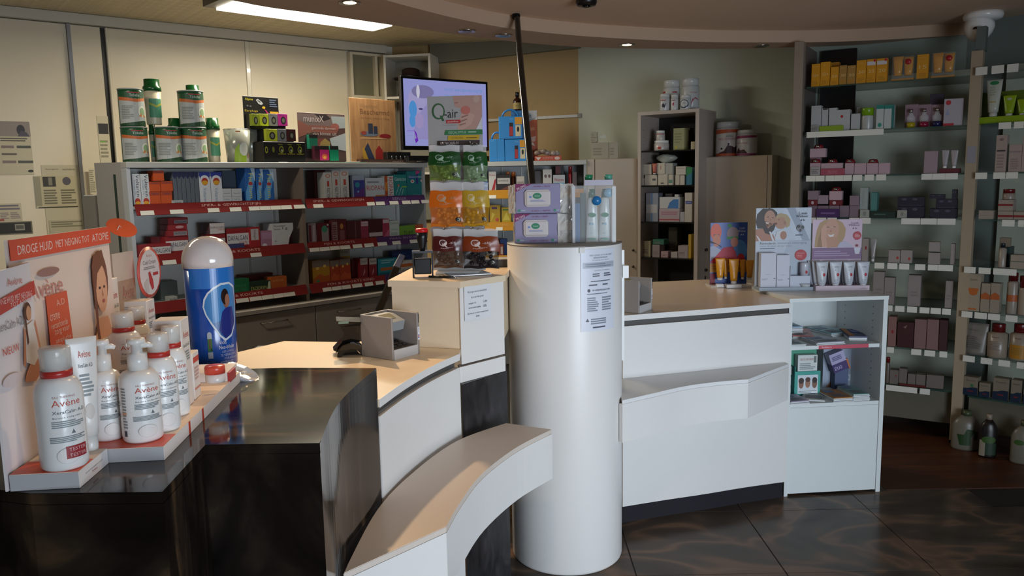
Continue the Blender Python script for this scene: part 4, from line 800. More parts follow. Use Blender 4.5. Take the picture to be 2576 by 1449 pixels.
carton(B, 'c', 700, 795, 330, Z, '#27519a', 'blue box with orange ball just behind the sweets bags', [('e', .3, .5, .15, .2, '#c8682a'), ('r', .6, .5, 1, .7, '#6f9ac8')])
carton(B, 'c', 806, 886, 220, Z, '#c4c2be', 'white box with red curved stripes right of the hanging sweets', [('t', 'Fluditec', .1, .78, .9, .86, '#a8323a')] + [('p', [(.3 + .14 * k, .0), (.36 + .14 * k, 0), (.98, .45 + .07 * k), (.8, .62 - .02 * k)], '#a8282f') for k in range(4)])
carton(B, 'c', 890, 1042, 254, Z, '#26201f', 'black topped vitamin box with white panel', [('r', .05, .45, .95, .8, '#b8b4ae'), ('t', 'omnivit', .12, .58, .85, .72, '#3a3a3e'), ('p', [(0, 0), (1, 0), (1, .4), (.5, .2)], '#6a3a2a')])
for k, (a, b_) in enumerate(((988, 1034), (1046, 1094))): jar(B, 'c', a, b_, 224, Z, '#7a3c18', 'amber pill jar behind the black topped box, %s' % ('left', 'right')[k], cap='#b8602a', capf=.25, group='amber pill jars', inset=.12)
carton(B, 'c', 1104, 1190, 272, Z, '#b9b2a8', 'small white vitamin box left of the black pole', [('t', 'omnivit', .1, .5, .9, .7, '#4a4a4e'), ('p', [(.2, .3), (.8, .3), (.5, .1)], '#b8602a')])
carton(B, 'c', 1300, 1384, 214, Z, '#4a4648', 'dark box just right of the black pole', None, inset=.08); carton(B, 'c', 1386, 1484, 196, Z, '#bdb9b5', 'white box with two dark oval marks', [('e', .3, .68, .14, .08, '#4a4a4a'), ('e', .72, .68, .14, .08, '#4a4a4a'), ('e', .3, .66, .07, .03, '#8a3a3a'), ('e', .72, .66, .07, .03, '#8a3a3a')])
carton(B, 'c', 1496, 1626, 256, Z, '#b0b4b8', 'white box with light blue panel and red lettering', [('r', .05, .05, .95, .5, '#6fa3c4'), ('t', 'Metatone', .1, .6, .9, .8, '#a83a3a')]); carton(B, 'c', 1520, 1612, 162, Z, '#6a1a20', 'dark red box behind the light blue one', [('r', .62, 0, 1, 1, '#1c1a1e')], inset=.14)
jar(B, 'c', 1660, 1702, 164, Z, '#a01f22', 'slim red bottle at the right end of the upper shelf', cap='#8a1a1e', capf=.3, inset=.05); carton(B, 'c', 1704, 1752, 225, Z, '#5c4c4c', 'small brown grey box beside the slim red bottle', None)
Z = SB[1] - .012
carton(B, 'c', 816, 930, 580, Z, '#b8921f', 'yellow vitamin box, left one with a purple heading', [('r', .2, .78, .7, .9, '#5a3a5c'), ('e', .7, .2, .16, .1, '#b84a3a'), ('p', [(.1, .1), (.5, .5), (.2, .6)], '#d0b84a')])
carton(B, 'c', 944, 1046, 604, Z, '#b89a1c', 'yellow vitamin box, right one beside the wipes packs', [('p', [(.1, .2), (.9, .2), (.5, .7)], '#d0c04a'), ('r', .1, .8, .8, .9, '#5c7a2a')])
Z = SB[2] - .012
carton(B, 'c', 905, 965, 1000, Z, '#8a3f2a', 'small red box just left of the column top', [('r', .5, .2, .9, .8, '#b8a8a0')], inset=.01); carton(B, 'c', 930, 1000, 945, Z, '#2a4a8c', 'blue packet above the small red box', None, inset=.12); carton(B, 'c', 780, 900, 1010, Z, '#a8a49e', 'pale box behind the brown sweets bags', None)
# cabinets to the right
def cab(name, F, z, lab, side_w=0., m=None, dpt=.40):
    m = m or mat('#b8aa9a', .5); t = empty(name, F.a, F.rz); tag(t, lab, 'cabinet'); bx('body', (0, F.w, .019, dpt, .08, z), m, t); bx('plinth', (.01, F.w - .01, .03, dpt, 0, .0795), BLACK, t); return t, m
def face(name, F, t, x0, x1, z0, z1, m): return bx(name, (x0, x1, 0, .018, z0, z1), m, t, bev=.0015)
p0 = ony(1478, 445, 6.30); p1 = ony(1606, 445, 6.24); F1 = Frame((p0.x, p0.y), (p1.x, p1.y))
t, m = cab('narrow_cabinet', F1, 1.705, 'beige cabinet with one door left of the open tower')
face('frame', F1, t, 0, .055, .085, 1.705, m); d_ = face('door', F1, t, .06, F1.w - .01, .085, 1.70, m)
for z in (.99, .86): MB().lathe([(0, 0), (.010, 0), (.008, .012), (0, .012)], n=12, T=Matrix.Translation((F1.w - .04, 0, z)) @ Matrix.Rotation(math.pi / 2, 4, 'X')).build('lock', mat('#3a2c26', .3), d_)
p0 = ony(1604, 445, 6.16); p1 = ony(1757, 445, 5.90); FT = Frame((p0.x, p0.y), (p1.x, p1.y)); TT = Bay(FT)
zt = FT.hit(1750, 273)[1]
tw_ = empty('open_tower', FT.a, FT.rz); tag(tw_, 'tall open tower shelf with dark glass shelves full of white boxes', 'shelf unit'); mw = mat('#b5a89e', .5)
bx('side', (0, .025, 0, .38, 0, zt - .0255), mw, tw_); bx('side', (FT.w - .028, FT.w, 0, .38, 0, zt - .0255), mw, tw_); bx('top', (0, FT.w, 0, .38, zt - .025, zt), mw, tw_); bx('back_panel', (.0255, FT.w - .0285, .36, .38, 0, zt - .026), mat('#1b1818', .5), tw_)
ST = [1.755, 1.494, 1.217, .943]
for z in ST: bx('glass_shelf', (.0255, FT.w - .0285, .01, .359, z - .010, z), mat('#101312', .15), tw_)
bx('door', (.0255, FT.w - .0285, .002, .02, 0.02, .60), mw, tw_)
ph = MB()
for yy in (.05,):
    for k in range(18): ph.lathe([(0, 0), (.004, 0), (.004, .0006), (0, .0006)], n=6, T=Matrix.Translation((.0252, yy, .98 + k * .055)) @ Matrix.Rotation(math.pi / 2, 4, 'Y'))
tag(ph.build('peg_holes', BLACK, tw_), kind='stuff')
p0 = ony(1759, 445, 6.08); p1 = ony(1942, 445, 5.80); FD2 = Frame((p0.x, p0.y), (p1.x, p1.y))
t, m = cab('right_cabinet', FD2, 1.70, 'beige cabinet with door and locks right of the open tower', dpt=.30)
d_ = face('door', FD2, t, .04, FD2.w - .035, .085, 1.695, m); face('frame', FD2, t, FD2.w - .032, FD2.w, .085, 1.70, mat('#b3a89b', .5)); face('frame', FD2, t, 0, .037, .085, 1.70, mat('#b3a89b', .5))
for z in (1.0, .845): MB().lathe([(0, 0), (.012, 0), (.010, .014), (0, .014)], n=12, T=Matrix.Translation((.065, 0, z)) @ Matrix.Rotation(math.pi / 2, 4, 'X')).build('lock', mat('#3a2c26', .3), d_)
bx('key', (.058, .066, -.012, -.009, .76, .80), mat('#3a2c26', .3), d_)
# tower contents
Z = ST[0]; WB = '#bdb6a8'
jar(TT, 'g', 800, 946, 778, Z, '#c0b9b4', 'wide white jar with red square label on the tower top shelf', capf=.25, ops=[('r', .45, .15, .62, .5, '#b0392a')], inset=.06)
jar(TT, 'g', 832, 918, 678, Z, '#b9b2ae', 'small white jar with red ring standing on the wide jar', capf=.25, ops=[('r', 0, .8, 1, .9, '#a8323a')], inset=.07, yb=776)
carton(TT, 'g', 1022, 1136, 654, Z, '#8f9068', 'olive yellow box on the top shelf of the tower', [('l', .1, .3, .8, .8, 4, '#7a7a58'), ('e', .25, .12, .1, .06, '#b0a03a')], inset=.08); carton(TT, 'g', 1198, 1240, 790, Z, '#c0b89a', 'small cream box at the right of the tower top shelf', None, inset=.06)
carton(TT, 'g', 1140, 1190, 650, Z, '#2c2a28', 'dark box behind the olive box', None, inset=.2)
Z = ST[1]
for a, b_, y, yb, lab, ops in ((735, 856, 1128, None, 'white box at the bottom left of the tower second shelf', [('r', .62, .45, .9, .65, '#55585a')]), (864, 966, 1120, None, 'white box second from the left in the tower second shelf', [('r', .3, .1, .6, .25, '#55585a')]), (970, 1018, 1124, None, 'narrow white box with green marking in the tower', [('r', .1, .2, .9, .5, '#5a8a78')]),
    (700, 800, 1020, 1126, 'white box leaning on top at the left of the tower second shelf', None), (850, 938, 1008, 1118, 'white box with thin pink line stacked in the tower', [('l', .45, .3, .55, .9, 1, '#a86a6a')]), (940, 1016, 1008, 1122, 'grey white box right of the stacked ones', None), (1040, 1086, 1128, None, 'white slim box, left of a pair in the tower', None), (1088, 1136, 1130, None, 'white slim box, right of a pair in the tower', None), (1044, 1150, 1040, 1126, 'white box with open flap on the slim pair', [('l', .1, .7, .9, .8, 1, '#8a867c')])):
    carton(TT, 'g', a, b_, y, Z, WB if 'grey' not in lab else '#a3a39e', lab, ops, inset=.05, yb=yb, rot=random.uniform(-.08, .08))
tube(TT, 'g', 800, 850, 1012, Z, '#a8503f', 'red tube standing between white boxes in the tower', inset=.03, yb=1122); carton(TT, 'g', 1152, 1212, 1050, Z, '#2f6f86', 'teal blue box at the right of the tower second shelf', [('p', [(0, .5), (1, .7), (1, 1), (0, 1)], '#2a7a4a')], inset=.04); carton(TT, 'g', 672, 722, 1160, Z, '#b8aaa0', 'small white and orange box at the far left in the tower', [('r', .1, .4, .3, .9, '#b8704a')], inset=.03)
x_, w_, zb, h_ = TT.span('g', 830, 1040, 920, Z, .1, yb=1006)
bm = MB(); n = 16
secs = []
for k in range(7):
    t_ = k / 6; rr_ = w_ / 2 * math.sqrt(max(.02, 1 - (2 * t_ - 1) ** 2 * .9))
    secs.append([(rr_ * math.cos(q * 2 * math.pi / n) * (1 + random.uniform(-.06, .06)), .05 * math.sin(q * 2 * math.pi / n), h_ * (t_ ** .7) * (1 + random.uniform(-.03, .03))) for q in range(n)])
t = bm.loft(secs).build('rolled_bag', mat('#9fa49c', .35), None, TT.at(x_, .14, zb), FT.rz); tag(t, 'rolled pale plastic bag lying on the boxes in the tower', 'bag'); MB().tube([(-w_ * .3, -.04, h_ * .5), (0, -.055, h_ * .8), (w_ * .25, -.045, h_ * .6)], .003, 6).build('fold', mat('#c4c8c0', .3), t)
Z = ST[2]
carton(TT, 'h', 285, 405, 404, Z, '#8b93a3', 'white and blue striped box at the left of the tower third shelf', [('r', .42, 0, .55, 1, '#5a7fb0'), ('r', .05, .3, .9, .6, '#b3b3b8')], inset=.06); carton(TT, 'h', 412, 610, 552, Z, '#b3a5ae', 'wide white box with red and pink lines in the tower', [('r', 0, .12, 1, .2, '#a8323f'), ('l', .1, .5, .9, .8, 2, '#b07a94')], inset=.04)
carton(TT, 'h', 415, 610, 442, Z, '#c0c4c6', 'white box with blue half disc standing over the wide box', [('p', [(.4, 0), (.95, 0), (.95, .8), (.7, .8), (.5, .5)], '#3f78b8')], inset=.06, yb=550); carton(TT, 'h', 560, 598, 416, Z, '#c4c4c0', 'small white cap like carton on top of the blue disc box', None, inset=.08, yb=441)
carton(TT, 'h', 612, 656, 585, Z, '#a8a8ae', 'pale narrow box beside the open tall carton', None, inset=.04); carton(TT, 'h', 658, 730, 400, Z, '#bab4a8', 'tall white carton with dark blue band in the tower', [('r', .1, .62, 1, .72, '#2c3f88'), ('t', 'DERMA', .2, .64, .9, .7, '#b0b4d0')], inset=.03)
carton(TT, 'h', 470, 540, 410, Z, '#8f8a88', 'grey box behind the blue disc box in the tower', None, inset=.2, yb=550)
Z = ST[3]
for a, b_, y, yb, col, lab in ((215, 330, 862, None, '#b3ab8e', 'cream and yellow box at the left of the lowest visible tower shelf'), (345, 420, 900, None, '#8c7f84', 'lilac grey carton on the lowest visible tower shelf'), (428, 500, 962, None, '#a88a94', 'pink white small box on the lowest visible tower shelf'), (500, 588, 730, None, '#5c5548', 'tall dim brown box at the back of the lowest tower shelf'), (524, 590, 970, None, '#a8a2a0', 'white small box in front of the tall dim box'), (592, 690, 908, None, '#9c8f92', 'white pink box near the right of the lowest tower shelf'), (692, 722, 800, None, '#b8962f', 'box with yellow top at the right end of the lowest tower shelf'), (350, 460, 848, 898, '#2f6a5a', 'dark green lid lying on the lilac carton')):
    carton(TT, 'h', a, b_, y, Z, col, lab, [('l', .15, .2, .8, .5, 3, '#7a7470')] if b_ - a > 70 else None, inset=.05 if y != 730 else .22, yb=yb, rot=random.uniform(-.1, .1))
# jars on the tower and cabinets
TZ = zt; Bt = Bay(FT)
def pj(bay, c, a, b_, y, z, lab, ops, inset, grp=None, **k): return jar(bay, c, a, b_, y, z, '#c3c4c2', lab, cap='#cdcdca', capf=.22, ops=ops, inset=inset, group=grp, span=3.0, **k)
pj(Bt, 'g', 893, 1056, 164, TZ, 'large white powder jar at the back left on the tower', [('r', .15, .8, .35, .88, '#a83a3a'), ('r', .65, .8, .85, .86, '#a83a3a')], .10); pj(Bt, 'g', 1078, 1252, 148, TZ, 'large white powder jar with red line drawing, at the right on the tower', [('p', [(.62, .3), (.66, .3), (.8, .5), (.95, .42), (.95, .46), (.8, .55)], '#a83a4a'), ('t', 'WHEY', .6, .72, .9, .78, '#a85a3a'), ('p', [(.7, .5), (.73, .5), (.66, .2), (.62, .2)], '#a83a4a')], .10)
pj(Bt, 'g', 866, 966, 306, TZ, 'small white bottle with black figure, leftmost on the tower', [('e', .52, .4, .09, .16, '#2a2a3a'), ('r', .3, .8, .7, .86, '#a83a3a'), ('p', [(.55, .3), (.7, .6), (.72, .58), (.6, .2)], '#2a2a3a')], .01); pj(Bt, 'g', 984, 1058, 312, TZ, 'small white bottle with red figure, second on the tower', [('e', .5, .5, .08, .15, '#a83a5a'), ('r', .35, .8, .65, .86, '#8a3a3a')], .012)
pj(Bt, 'g', 1074, 1182, 318, TZ, 'small white jar with dark blue ring emblem on the tower', [('e', .5, .5, .3, .42, '#26344f'), ('e', .5, .52, .24, .33, '#c3c4c2'), ('t', 'GT', .42, .45, .6, .65, '#3a5a9a')], .008)
Dc = Bay(FD2)
jar(Dc, 'g', 1424, 1660, 588, 1.70, '#c9c5c0', 'large white tub with orange bands on the right cabinet', cap='#c3c3c3', capf=.17, inset=.04, span=3., ops=[('r', 0, .88, 1, 1, '#b8502a'), ('p', [(0, .82), (.5, .86), (1, .92), (1, .95), (0, .95)], '#b8502a'), ('r', 0, 0, 1, .1, '#b8502a'), ('t', 'RECOVERY', .32, .6, .85, .68, '#b8645a'), ('t', 'etixx', .55, .72, .75, .78, '#2a2a2a'), ('p', [(.3, .1), (.9, .1), (.95, .5), (.8, .32), (.6, .42), (.5, .2)], '#3c1a20'), ('e', .42, .28, .03, .04, '#3c1a20'), ('e', .62, .45, .03, .04, '#3c1a20')])
jar(Dc, 'g', 1640, 1846, 670, 1.70, '#c6c3c4', 'smaller white tub with purple bands right of the orange one', cap='#c3c3c3', capf=.17, inset=.0, span=3., ops=[('p', [(0, .84), (1, .9), (1, 1), (0, 1)], '#8a2a5c'), ('r', 0, 0, 1, .09, '#8a2a5c'), ('t', 'ISOTONIC', .22, .58, .62, .66, '#b86a6a'), ('p', [(.15, .1), (.6, .1), (.5, .3), (.35, .26), (.3, .4), (.2, .2)], '#3c1a20')])
Fc = Bay(F1)
for a, b_, y, yb, lab in ((190, 368, 798, 960, 'white carton lying at the left on the narrow cabinet'), (370, 464, 798, 960, 'white carton end at the right on the narrow cabinet'), (184, 252, 752, 796, 'small white box stacked on the left carton'), (184, 250, 692, 750, 'topmost small white box on the narrow cabinet')):
    carton(Fc, 'g', a, b_, y, 1.7055, '#9d9783', lab, [('l', .1, .2, .6, .7, 3, '#86806c')], inset=.06, yb=yb if yb != 960 else None, d=.1)
t = MB().box(-.035, .035, 0, .05, 0, .03, bev=.01).build('crumpled_film', CLEAR, None, Fc.at(F1.hit(1508, 370)[0] + .02, .07, 1.7055 + .155), F1.rz); tag(t, 'crumpled clear film on the boxes over the narrow cabinet', 'film'); MB().box(-.02, .02, .01, .04, .031, .036).build('fold', CLEAR, t)
# ============================================================ GLASS SHELVING ON THE RIGHT
FG1 = Frame((1.795, 4.90), (2.545, 4.44)); FG2 = Frame((2.560, 4.36), (3.08, 3.84)); SG = [2.075, 1.808, 1.546, 1.293, 1.03, .78, .53, .30]
PM = mat('#8f8273', .5); BK = mat('#b0b6a4', .6, bump=.05)
struct(MB().box(-.10, FG1.w + .45, .40, .50, 0, ZW).build('wall_glass_unit', mat('#7f8a80', .7), None, FG1.a, FG1.rz)).name = 'wall_right_1'
struct(MB().box(-.28, FG2.w + 1.6, .42, .52, 0, ZW).build('wall_glass_unit', mat('#6f7a74', .7), None, FG2.a, FG2.rz)).name = 'wall_right_2'
def gunit(F, lab, cat_shelves, black=False):
    t = empty('glass_shelf_unit', F.a, F.rz); tag(t, lab, 'shelf unit')
    bx('back_panel', (0, F.w, .385, .399, .15, 2.15), BK, t)
    sh_ = [bx('glass_shelf', (.0, F.w, .0, .384, z - .008, z), GLASSG, t) for z in cat_shelves]
    bx('base_panel', (0, F.w, .03, .05, .10, .285), mat('#5f5a4c', .5), t)
    return t
g1 = gunit(FG1, 'glass shelving with yellow sunscreen on top, left bay behind the right counter', SG)
g2 = gunit(FG2, 'glass shelving, right bay at the picture edge with green tubes', [z for z in SG])
pw = FG1.hit(2045, 400)[0] + .0
bx('upright', (-.075, -.022, -.01, .05, 0, ZS - .004), PM, g1, bev=.002); bx('side_board', (-.03, -.0215, .051, .398, 0, 2.33), mat('#6a625c', .5), g1)
a0 = FG1.hit(2062, 300, .38)[0]; a1 = FG1.hit(2150, 300, .38)[0]; bx('black_panel', (a0, a1, .370, .384, .20, 2.33), mat('#0b0c10', .3), g1)
up = empty('shelf_upright', FG1.P(FG1.w + .004, -.02, 0), FG1.rz - .15); tag(up, 'light wooden upright post between the two glass shelf bays', 'post')
bx('post', (-.028, .028, -.01, .05, 0, 2.20), mat('#a08f78', .5), up, bev=.002); bx('foot', (-.03, .03, -.012, .052, 0.0, .02), BLACK, up); bx('sticker', (-.02, .022, -.0115, -.0102, 1.60, 1.69), mat('#8f8d96', .4), up)
bx('post_head', (-.015, .03, .03, .09, 2.2005, 2.33), mat('#5f6864', .6), up)
def glabs(t, F, c, zi, spans, y, zoff=-.002):
    for a, b_ in spans:
        q0, q1 = cv(c, a, y), cv(c, b_, y); xa, xb = F.hit(*q0)[0], F.hit(*q1)[0]
        bx('price_label', (xa, xb, -.006, -.0035, SG[zi] - .034, SG[zi] + .000), LABELW, t)
G = Bay(FG1)  # product colours of both bays hold part of the dim light there
glabs(g1, FG1, 'i', 1, [(160, 938)], 980); glabs(g1, FG1, 'i', 2, [(155, 250), (252, 342), (350, 440), (442, 530), (532, 618), (630, 722), (748, 842), (864, 964), (1322, 1430), (1432, 1560), (1562, 1690)], 1412)
glabs(g1, FG1, 'j', 3, [(165, 240), (248, 340), (350, 440), (560, 655), (662, 765), (1060, 1240), (1245, 1400), (1405, 1580)], 500)
glabs(g1, FG1, 'j', 4, [(802, 895), (925, 1020), (1040, 1135), (1190, 1290), (1315, 1410), (1412, 1555)], 940)
glabs(g1, FG1, 'j', 5, [(900, 975), (1000, 1090), (1115, 1210), (1235, 1330), (1340, 1440), (1452, 1535)], 1350)
glabs(g1, FG1, 'k', 6, [(235, 292), (436, 520), (545, 635), (670, 735)], 420); glabs(g1, FG1, 'k', 7, [(225, 485), (505, 590)], 760)
glabs(g2, FG2, 'i', 1, [(2105, 2230), (2260, 2359)], 910); glabs(g2, FG2, 'i', 2, [(1868, 1988), (2050, 2170), (2180, 2300)], 1418)
glabs(g2, FG2, 'j', 3, [(2025, 2145), (2180, 2235)], 565); glabs(g2, FG2, 'j', 4, [(1665, 1775), (1805, 1920), (1945, 2170)], 950); glabs(g2, FG2, 'j', 5, [(1640, 1745), (1765, 1885), (1895, 2010), (2065, 2180)], 1385)
glabs(g2, FG2, 'k', 6, [(860, 960), (1010, 1105), (1158, 1255), (1310, 1370)], 545)
for a, b_ in ((1868, 1988), (2030, 2155), (2185, 2300)):
    q0, q1 = cv('i', a, 410), cv('i', b_, 405); bx('price_label', (FG2.hit(*q0)[0], FG2.hit(*q1)[0], -.006, -.0035, SG[0] - .01, SG[0] + .032), LABELW, g2)
# S1 yellow sunscreen
Yc = '#c98a12'
def num(s, extra=()): return [('t', s, .2, .42, .85, .56, '#d8b878'), ('t', 'Widmer', .2, .85, .8, .9, '#d8a850'), ('l', .15, .08, .85, .25, 3, '#b0780f')] + list(extra)
for a, b_, y, s, lab, c in ((208, 298, 285, '50+', 'yellow sunscreen box marked 50+ at the left end', Yc), (300, 398, 265, '50+', 'second yellow sunscreen box marked 50+', Yc), (400, 486, 315, '50', 'shorter yellow sunscreen box marked 50', Yc), (490, 568, 300, '30', 'tan sunscreen box, left of the two tan ones', '#a07838'), (570, 658, 300, '30', 'tan sunscreen box, right of the two tan ones', '#a07838'), (664, 766, 247, '30', 'tall yellow sunscreen box right of the two tan ones', Yc), (768, 864, 236, '25', 'tall yellow sunscreen box with white sticker and red dot', Yc), (866, 980, 228, '20', 'wide yellow sunscreen box marked 20, beside the stickered one', Yc), (1278, 1398, 188, '15', 'yellow sunscreen box marked 15', Yc)):
    ex = [('r', .05, .74, .95, .9, '#c8c0c0'), ('e', .85, .93, .14, .06, '#b0282a')] if 'sticker' in lab else []
    carton(G, 'i', a, b_, y, SG[0], c, lab, num(s, ex), d=.06, inset=.02)
carton(G, 'i', 410, 490, 268, SG[0], '#a8740f', 'yellow box behind the short one marked 50', None, d=.05, inset=.1)
for k, (a, b_, y, yb, dt) in enumerate(((1010, 1245, 210, 480, .18), (1412, 1660, 172, 450, .88))):
    t = carton(G, 'i', a, b_, yb - 45, SG[0], '#bb7d10', 'clear wrapped yellow sunscreen tube pair on a tray, %s' % ('left set', 'right set')[k], None, inset=.03, d=.05, cat='gift set', name='tube_tray')
    ww = (b_ - a) / 2
    for q in (0, 1):
        x_, w_, zb, h_ = G.span('i', a + q * ww + 6, a + (q + 1) * ww - 4, y, SG[0], .035); secs = []
        for t_ in (0, .3, .7, 1.0):
            aa = w_ / 2 * (.72 + .28 * t_); bb = max(.018 * (1 - t_), .0015); secs.append([(aa * math.cos(v * math.pi / 6), bb * math.sin(v * math.pi / 6), .03 + (h_ - .03) * t_) for v in range(12)])
        T_ = MB().loft(secs).build('tube', mat('#c4871a', .3), t); T_.location = ((q - .5) * w_, .025, 0)
    MB().lathe([(0, 0), (.016, 0), (.016, .001), (0, .001)], n=18, T=Matrix.Translation(((.25) * w_ * 2, -.004, h_ * .78)) @ Matrix.Rotation(math.pi / 2, 4, 'X')).build('red_sticker', mat('#a8242a', .4), t)
    MB().box(-w_ * 1.05, w_ * 1.05, -.004, .06, .0, h_ * 1.04, bev=.004).build('clear_wrap', mat('#f4f4f0', .06, alpha=.07, tint=0), t)
# S2
Z = SG[1]; WC = '#a9acac'
for a, b_, y, lab, ops in ((205, 308, 708, 'tall white box at the left end of the second glass shelf', [('l', .1, .02, .8, .2, 3, '#80837f')]), (310, 378, 735, 'white box with black top mark, second on the second glass shelf', [('r', .2, .94, .95, .99, '#2a2a2a')]), (384, 466, 730, 'white box, third on the second glass shelf', []), (460, 602, 748, 'wider white box with red dot on the second glass shelf', [('e', .4, .68, .1, .07, '#a8242a')]), (608, 702, 788, 'short white box right of the dark gap', [('r', 0, 0, 1, .05, '#7a9a2a')]), (664, 708, 724, 'narrow tall white box behind the short one', [])):
    carton(G, 'i', a, b_, y, Z, WC, lab, ops, d=.06, inset=.03 if 'narrow' not in lab else .1)
carton(G, 'i', 285, 530, 912, Z, '#7f9a22', 'lime green tray before the white boxes', None, d=.015, inset=.008, name='green_tray', cat='tray'); carton(G, 'i', 200, 284, 905, Z, '#8f918c', 'white price card before the first white box', [('l', .1, .2, .9, .8, 3, '#6a6a68')], d=.004, inset=.008, name='price_card', cat='card')
jar(G, 'i', 708, 832, 728, Z, '#a8aaa8', 'white roll-on with lime green cap', cap='#6f9a12', capf=.35, inset=.02, neck=.98)
for k, (a, b_, y) in enumerate(((866, 944, 702), (946, 1050, 700))): carton(G, 'i', a, b_, y, Z, '#b4bab8', 'white box with teal top, %s' % ('left one with a teal dot', 'right one with teal side')[k], [('r', 0, .84, 1, 1, '#1f7a70')] + ([('e', .5, .17, .26, .09, '#2a8a78')] if k == 0 else [('r', .74, 0, 1, 1, '#1f6a64')]), d=.06)
for k, (a, b_, c, n) in enumerate(((1150, 1284, '#a8961a', 'yellow'), (1286, 1418, '#8a1f3c', 'red'), (1420, 1545, '#22224f', 'dark blue'))):
    x_, w_, zb, h_ = G.span('i', a, b_, 690, Z, .03)
    t = bx('perfume_set', (-w_ / 2, w_ / 2, .05, .055, 0, h_), mat('#8a6f78', .5), None, G.at(x_, .03, zb), FG1.rz); tag(t, 'small glass bottle with %s liquid before a pink card on the second glass shelf' % n, 'bottle')
    MB().lathe([(0, 0), (.022, 0), (.024, .03), (0, .032)], n=16, cy=.024).build('liquid', mat(c, .2), t); MB().lathe([(.022, .0325), (.024, .06), (.011, .075), (.011, .085), (0, .085)], n=16, cy=.024).build('glass', CLEAR, t); MB().lathe([(.009, .0855), (.009, .105), (0, .105)], n=12, cy=.024).build('spray_cap', METAL, t)
carton(G, 'i', 1408, 1548, 588, Z, '#33283c', 'dark purple box stacked behind the blue bottle', None, inset=.12, d=.05); carton(G, 'i', 1552, 1752, 636, Z, '#a59ea6', 'large white box with red dot at the right of the second glass shelf', [('e', .22, .86, .14, .09, '#a8242a'), ('r', 0, 0, .55, .1, '#a8242a'), ('p', [(.1, .4), (.3, .4), (.2, .65)], '#8f90b0')], d=.06)
# S3 pink
Z = SG[2]; PK = '#b59aa2'
def domed(a, b_, y, yb, lab, ops=None, z=Z, c='i', ht=None):
    t = carton(G, c, a, b_, y, z, PK, lab, ops, d=.055, inset=.03, yb=yb, group=None); w_ = t.dimensions.x; h_ = max(v.co.z for v in t.data.vertices)
    MB().lathe([(0, h_ + .0003), (.030, h_ + .0003), (.022, h_ + .022), (.0, h_ + .024)], n=14, cy=.028).build('red_dome', mat('#7a1c24', .35), t); MB().lathe([(0, h_ + .005), (.012, h_ + .005), (.012, h_ + .018), (0, h_ + .019)], n=12, cy=-.004).build('silver_emblem', METAL, t)
    return t
for v_ in (('i', 190, 300, 1290, None, 'pink box with red dome, leftmost on the third glass shelf'), ('i', 302, 524, 1290, None, 'wide pink box with red dome on the third glass shelf'), ('i', 545, 640, 1290, None, 'pink box with red dome in the middle of the third glass shelf'), ('i', 766, 884, 1290, None, 'pink box with red dome right of a plain one')): domed(v_[1], v_[2], v_[3], v_[4], v_[5])
domed(190, 352, 1142, 1232, 'pink box with red dome stacked highest at the left'); carton(G, 'i', 190, 300, 1234, Z, '#8f6f78', 'low pink box carrying the stacked one', None, d=.05, inset=.085, yb=None)
carton(G, 'i', 642, 764, 1290, Z, PK, 'plain pink box between two domed boxes', None, d=.055, inset=.03); carton(G, 'i', 886, 1004, 1288, Z, PK, 'plain pink box at the right end of the pink row', None, d=.055, inset=.03); carton(G, 'i', 300, 545, 1345, Z, '#a04a5c', 'rose red tray front under the wide pink box', [('t', 'PROMO', .3, .2, .7, .7, '#b87a88')], d=.008, inset=.012, cat='tray'); carton(G, 'i', 194, 298, 1330, Z, '#a09a9a', 'grey printed card at the left of the pink row', [('l', .1, .2, .9, .8, 3, '#7a7476')], d=.004, inset=.012, cat='card')
carton(G, 'i', 1350, 1492, 1168, Z, '#9a838a', 'tall pink box near the middle post', None, d=.06); t = carton(G, 'i', 1500, 1720, 1345, Z, '#5c1620', 'dark red tray with two white tubes near the middle post', None, d=.06, cat='tray')
for k, (a, b_) in enumerate(((1528, 1602), (1620, 1696))): tube(G, 'i', a, b_, 1158, Z + .012, '#a39ca0', 'slim white tube, %s in the dark red tray' % ('left', 'right')[k], inset=.004, yb=1340)
# S4
Z = SG[3]
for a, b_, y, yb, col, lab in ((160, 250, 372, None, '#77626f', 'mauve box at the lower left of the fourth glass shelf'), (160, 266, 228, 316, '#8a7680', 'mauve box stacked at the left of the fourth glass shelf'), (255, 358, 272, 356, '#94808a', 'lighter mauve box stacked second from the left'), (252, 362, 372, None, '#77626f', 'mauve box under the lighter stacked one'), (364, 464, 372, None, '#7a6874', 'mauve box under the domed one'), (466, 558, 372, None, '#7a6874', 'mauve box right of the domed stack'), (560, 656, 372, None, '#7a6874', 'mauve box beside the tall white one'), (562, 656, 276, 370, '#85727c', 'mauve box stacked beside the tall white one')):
    carton(G, 'j', a, b_, y, Z, col, lab, None, yb=yb, d=.06, inset=.03)
for a in (160, 364, 480):
    pass
t = domed(366, 490, 232, 318, 'mauve box with red dome stacked on the fourth glass shelf', z=Z, c='j'); carton(G, 'j', 366, 490, 320, Z, '#6a1c26', 'dark red layer between stacked mauve boxes', [('e', .4, .5, .14, .3, '#b8a8ac')], yb=370, d=.05, inset=.03); carton(G, 'j', 160, 254, 318, Z, '#6a1c26', 'dark red layer between the two leftmost mauve boxes', [('e', .5, .5, .14, .3, '#b8a8ac')], yb=370, d=.05, inset=.03)
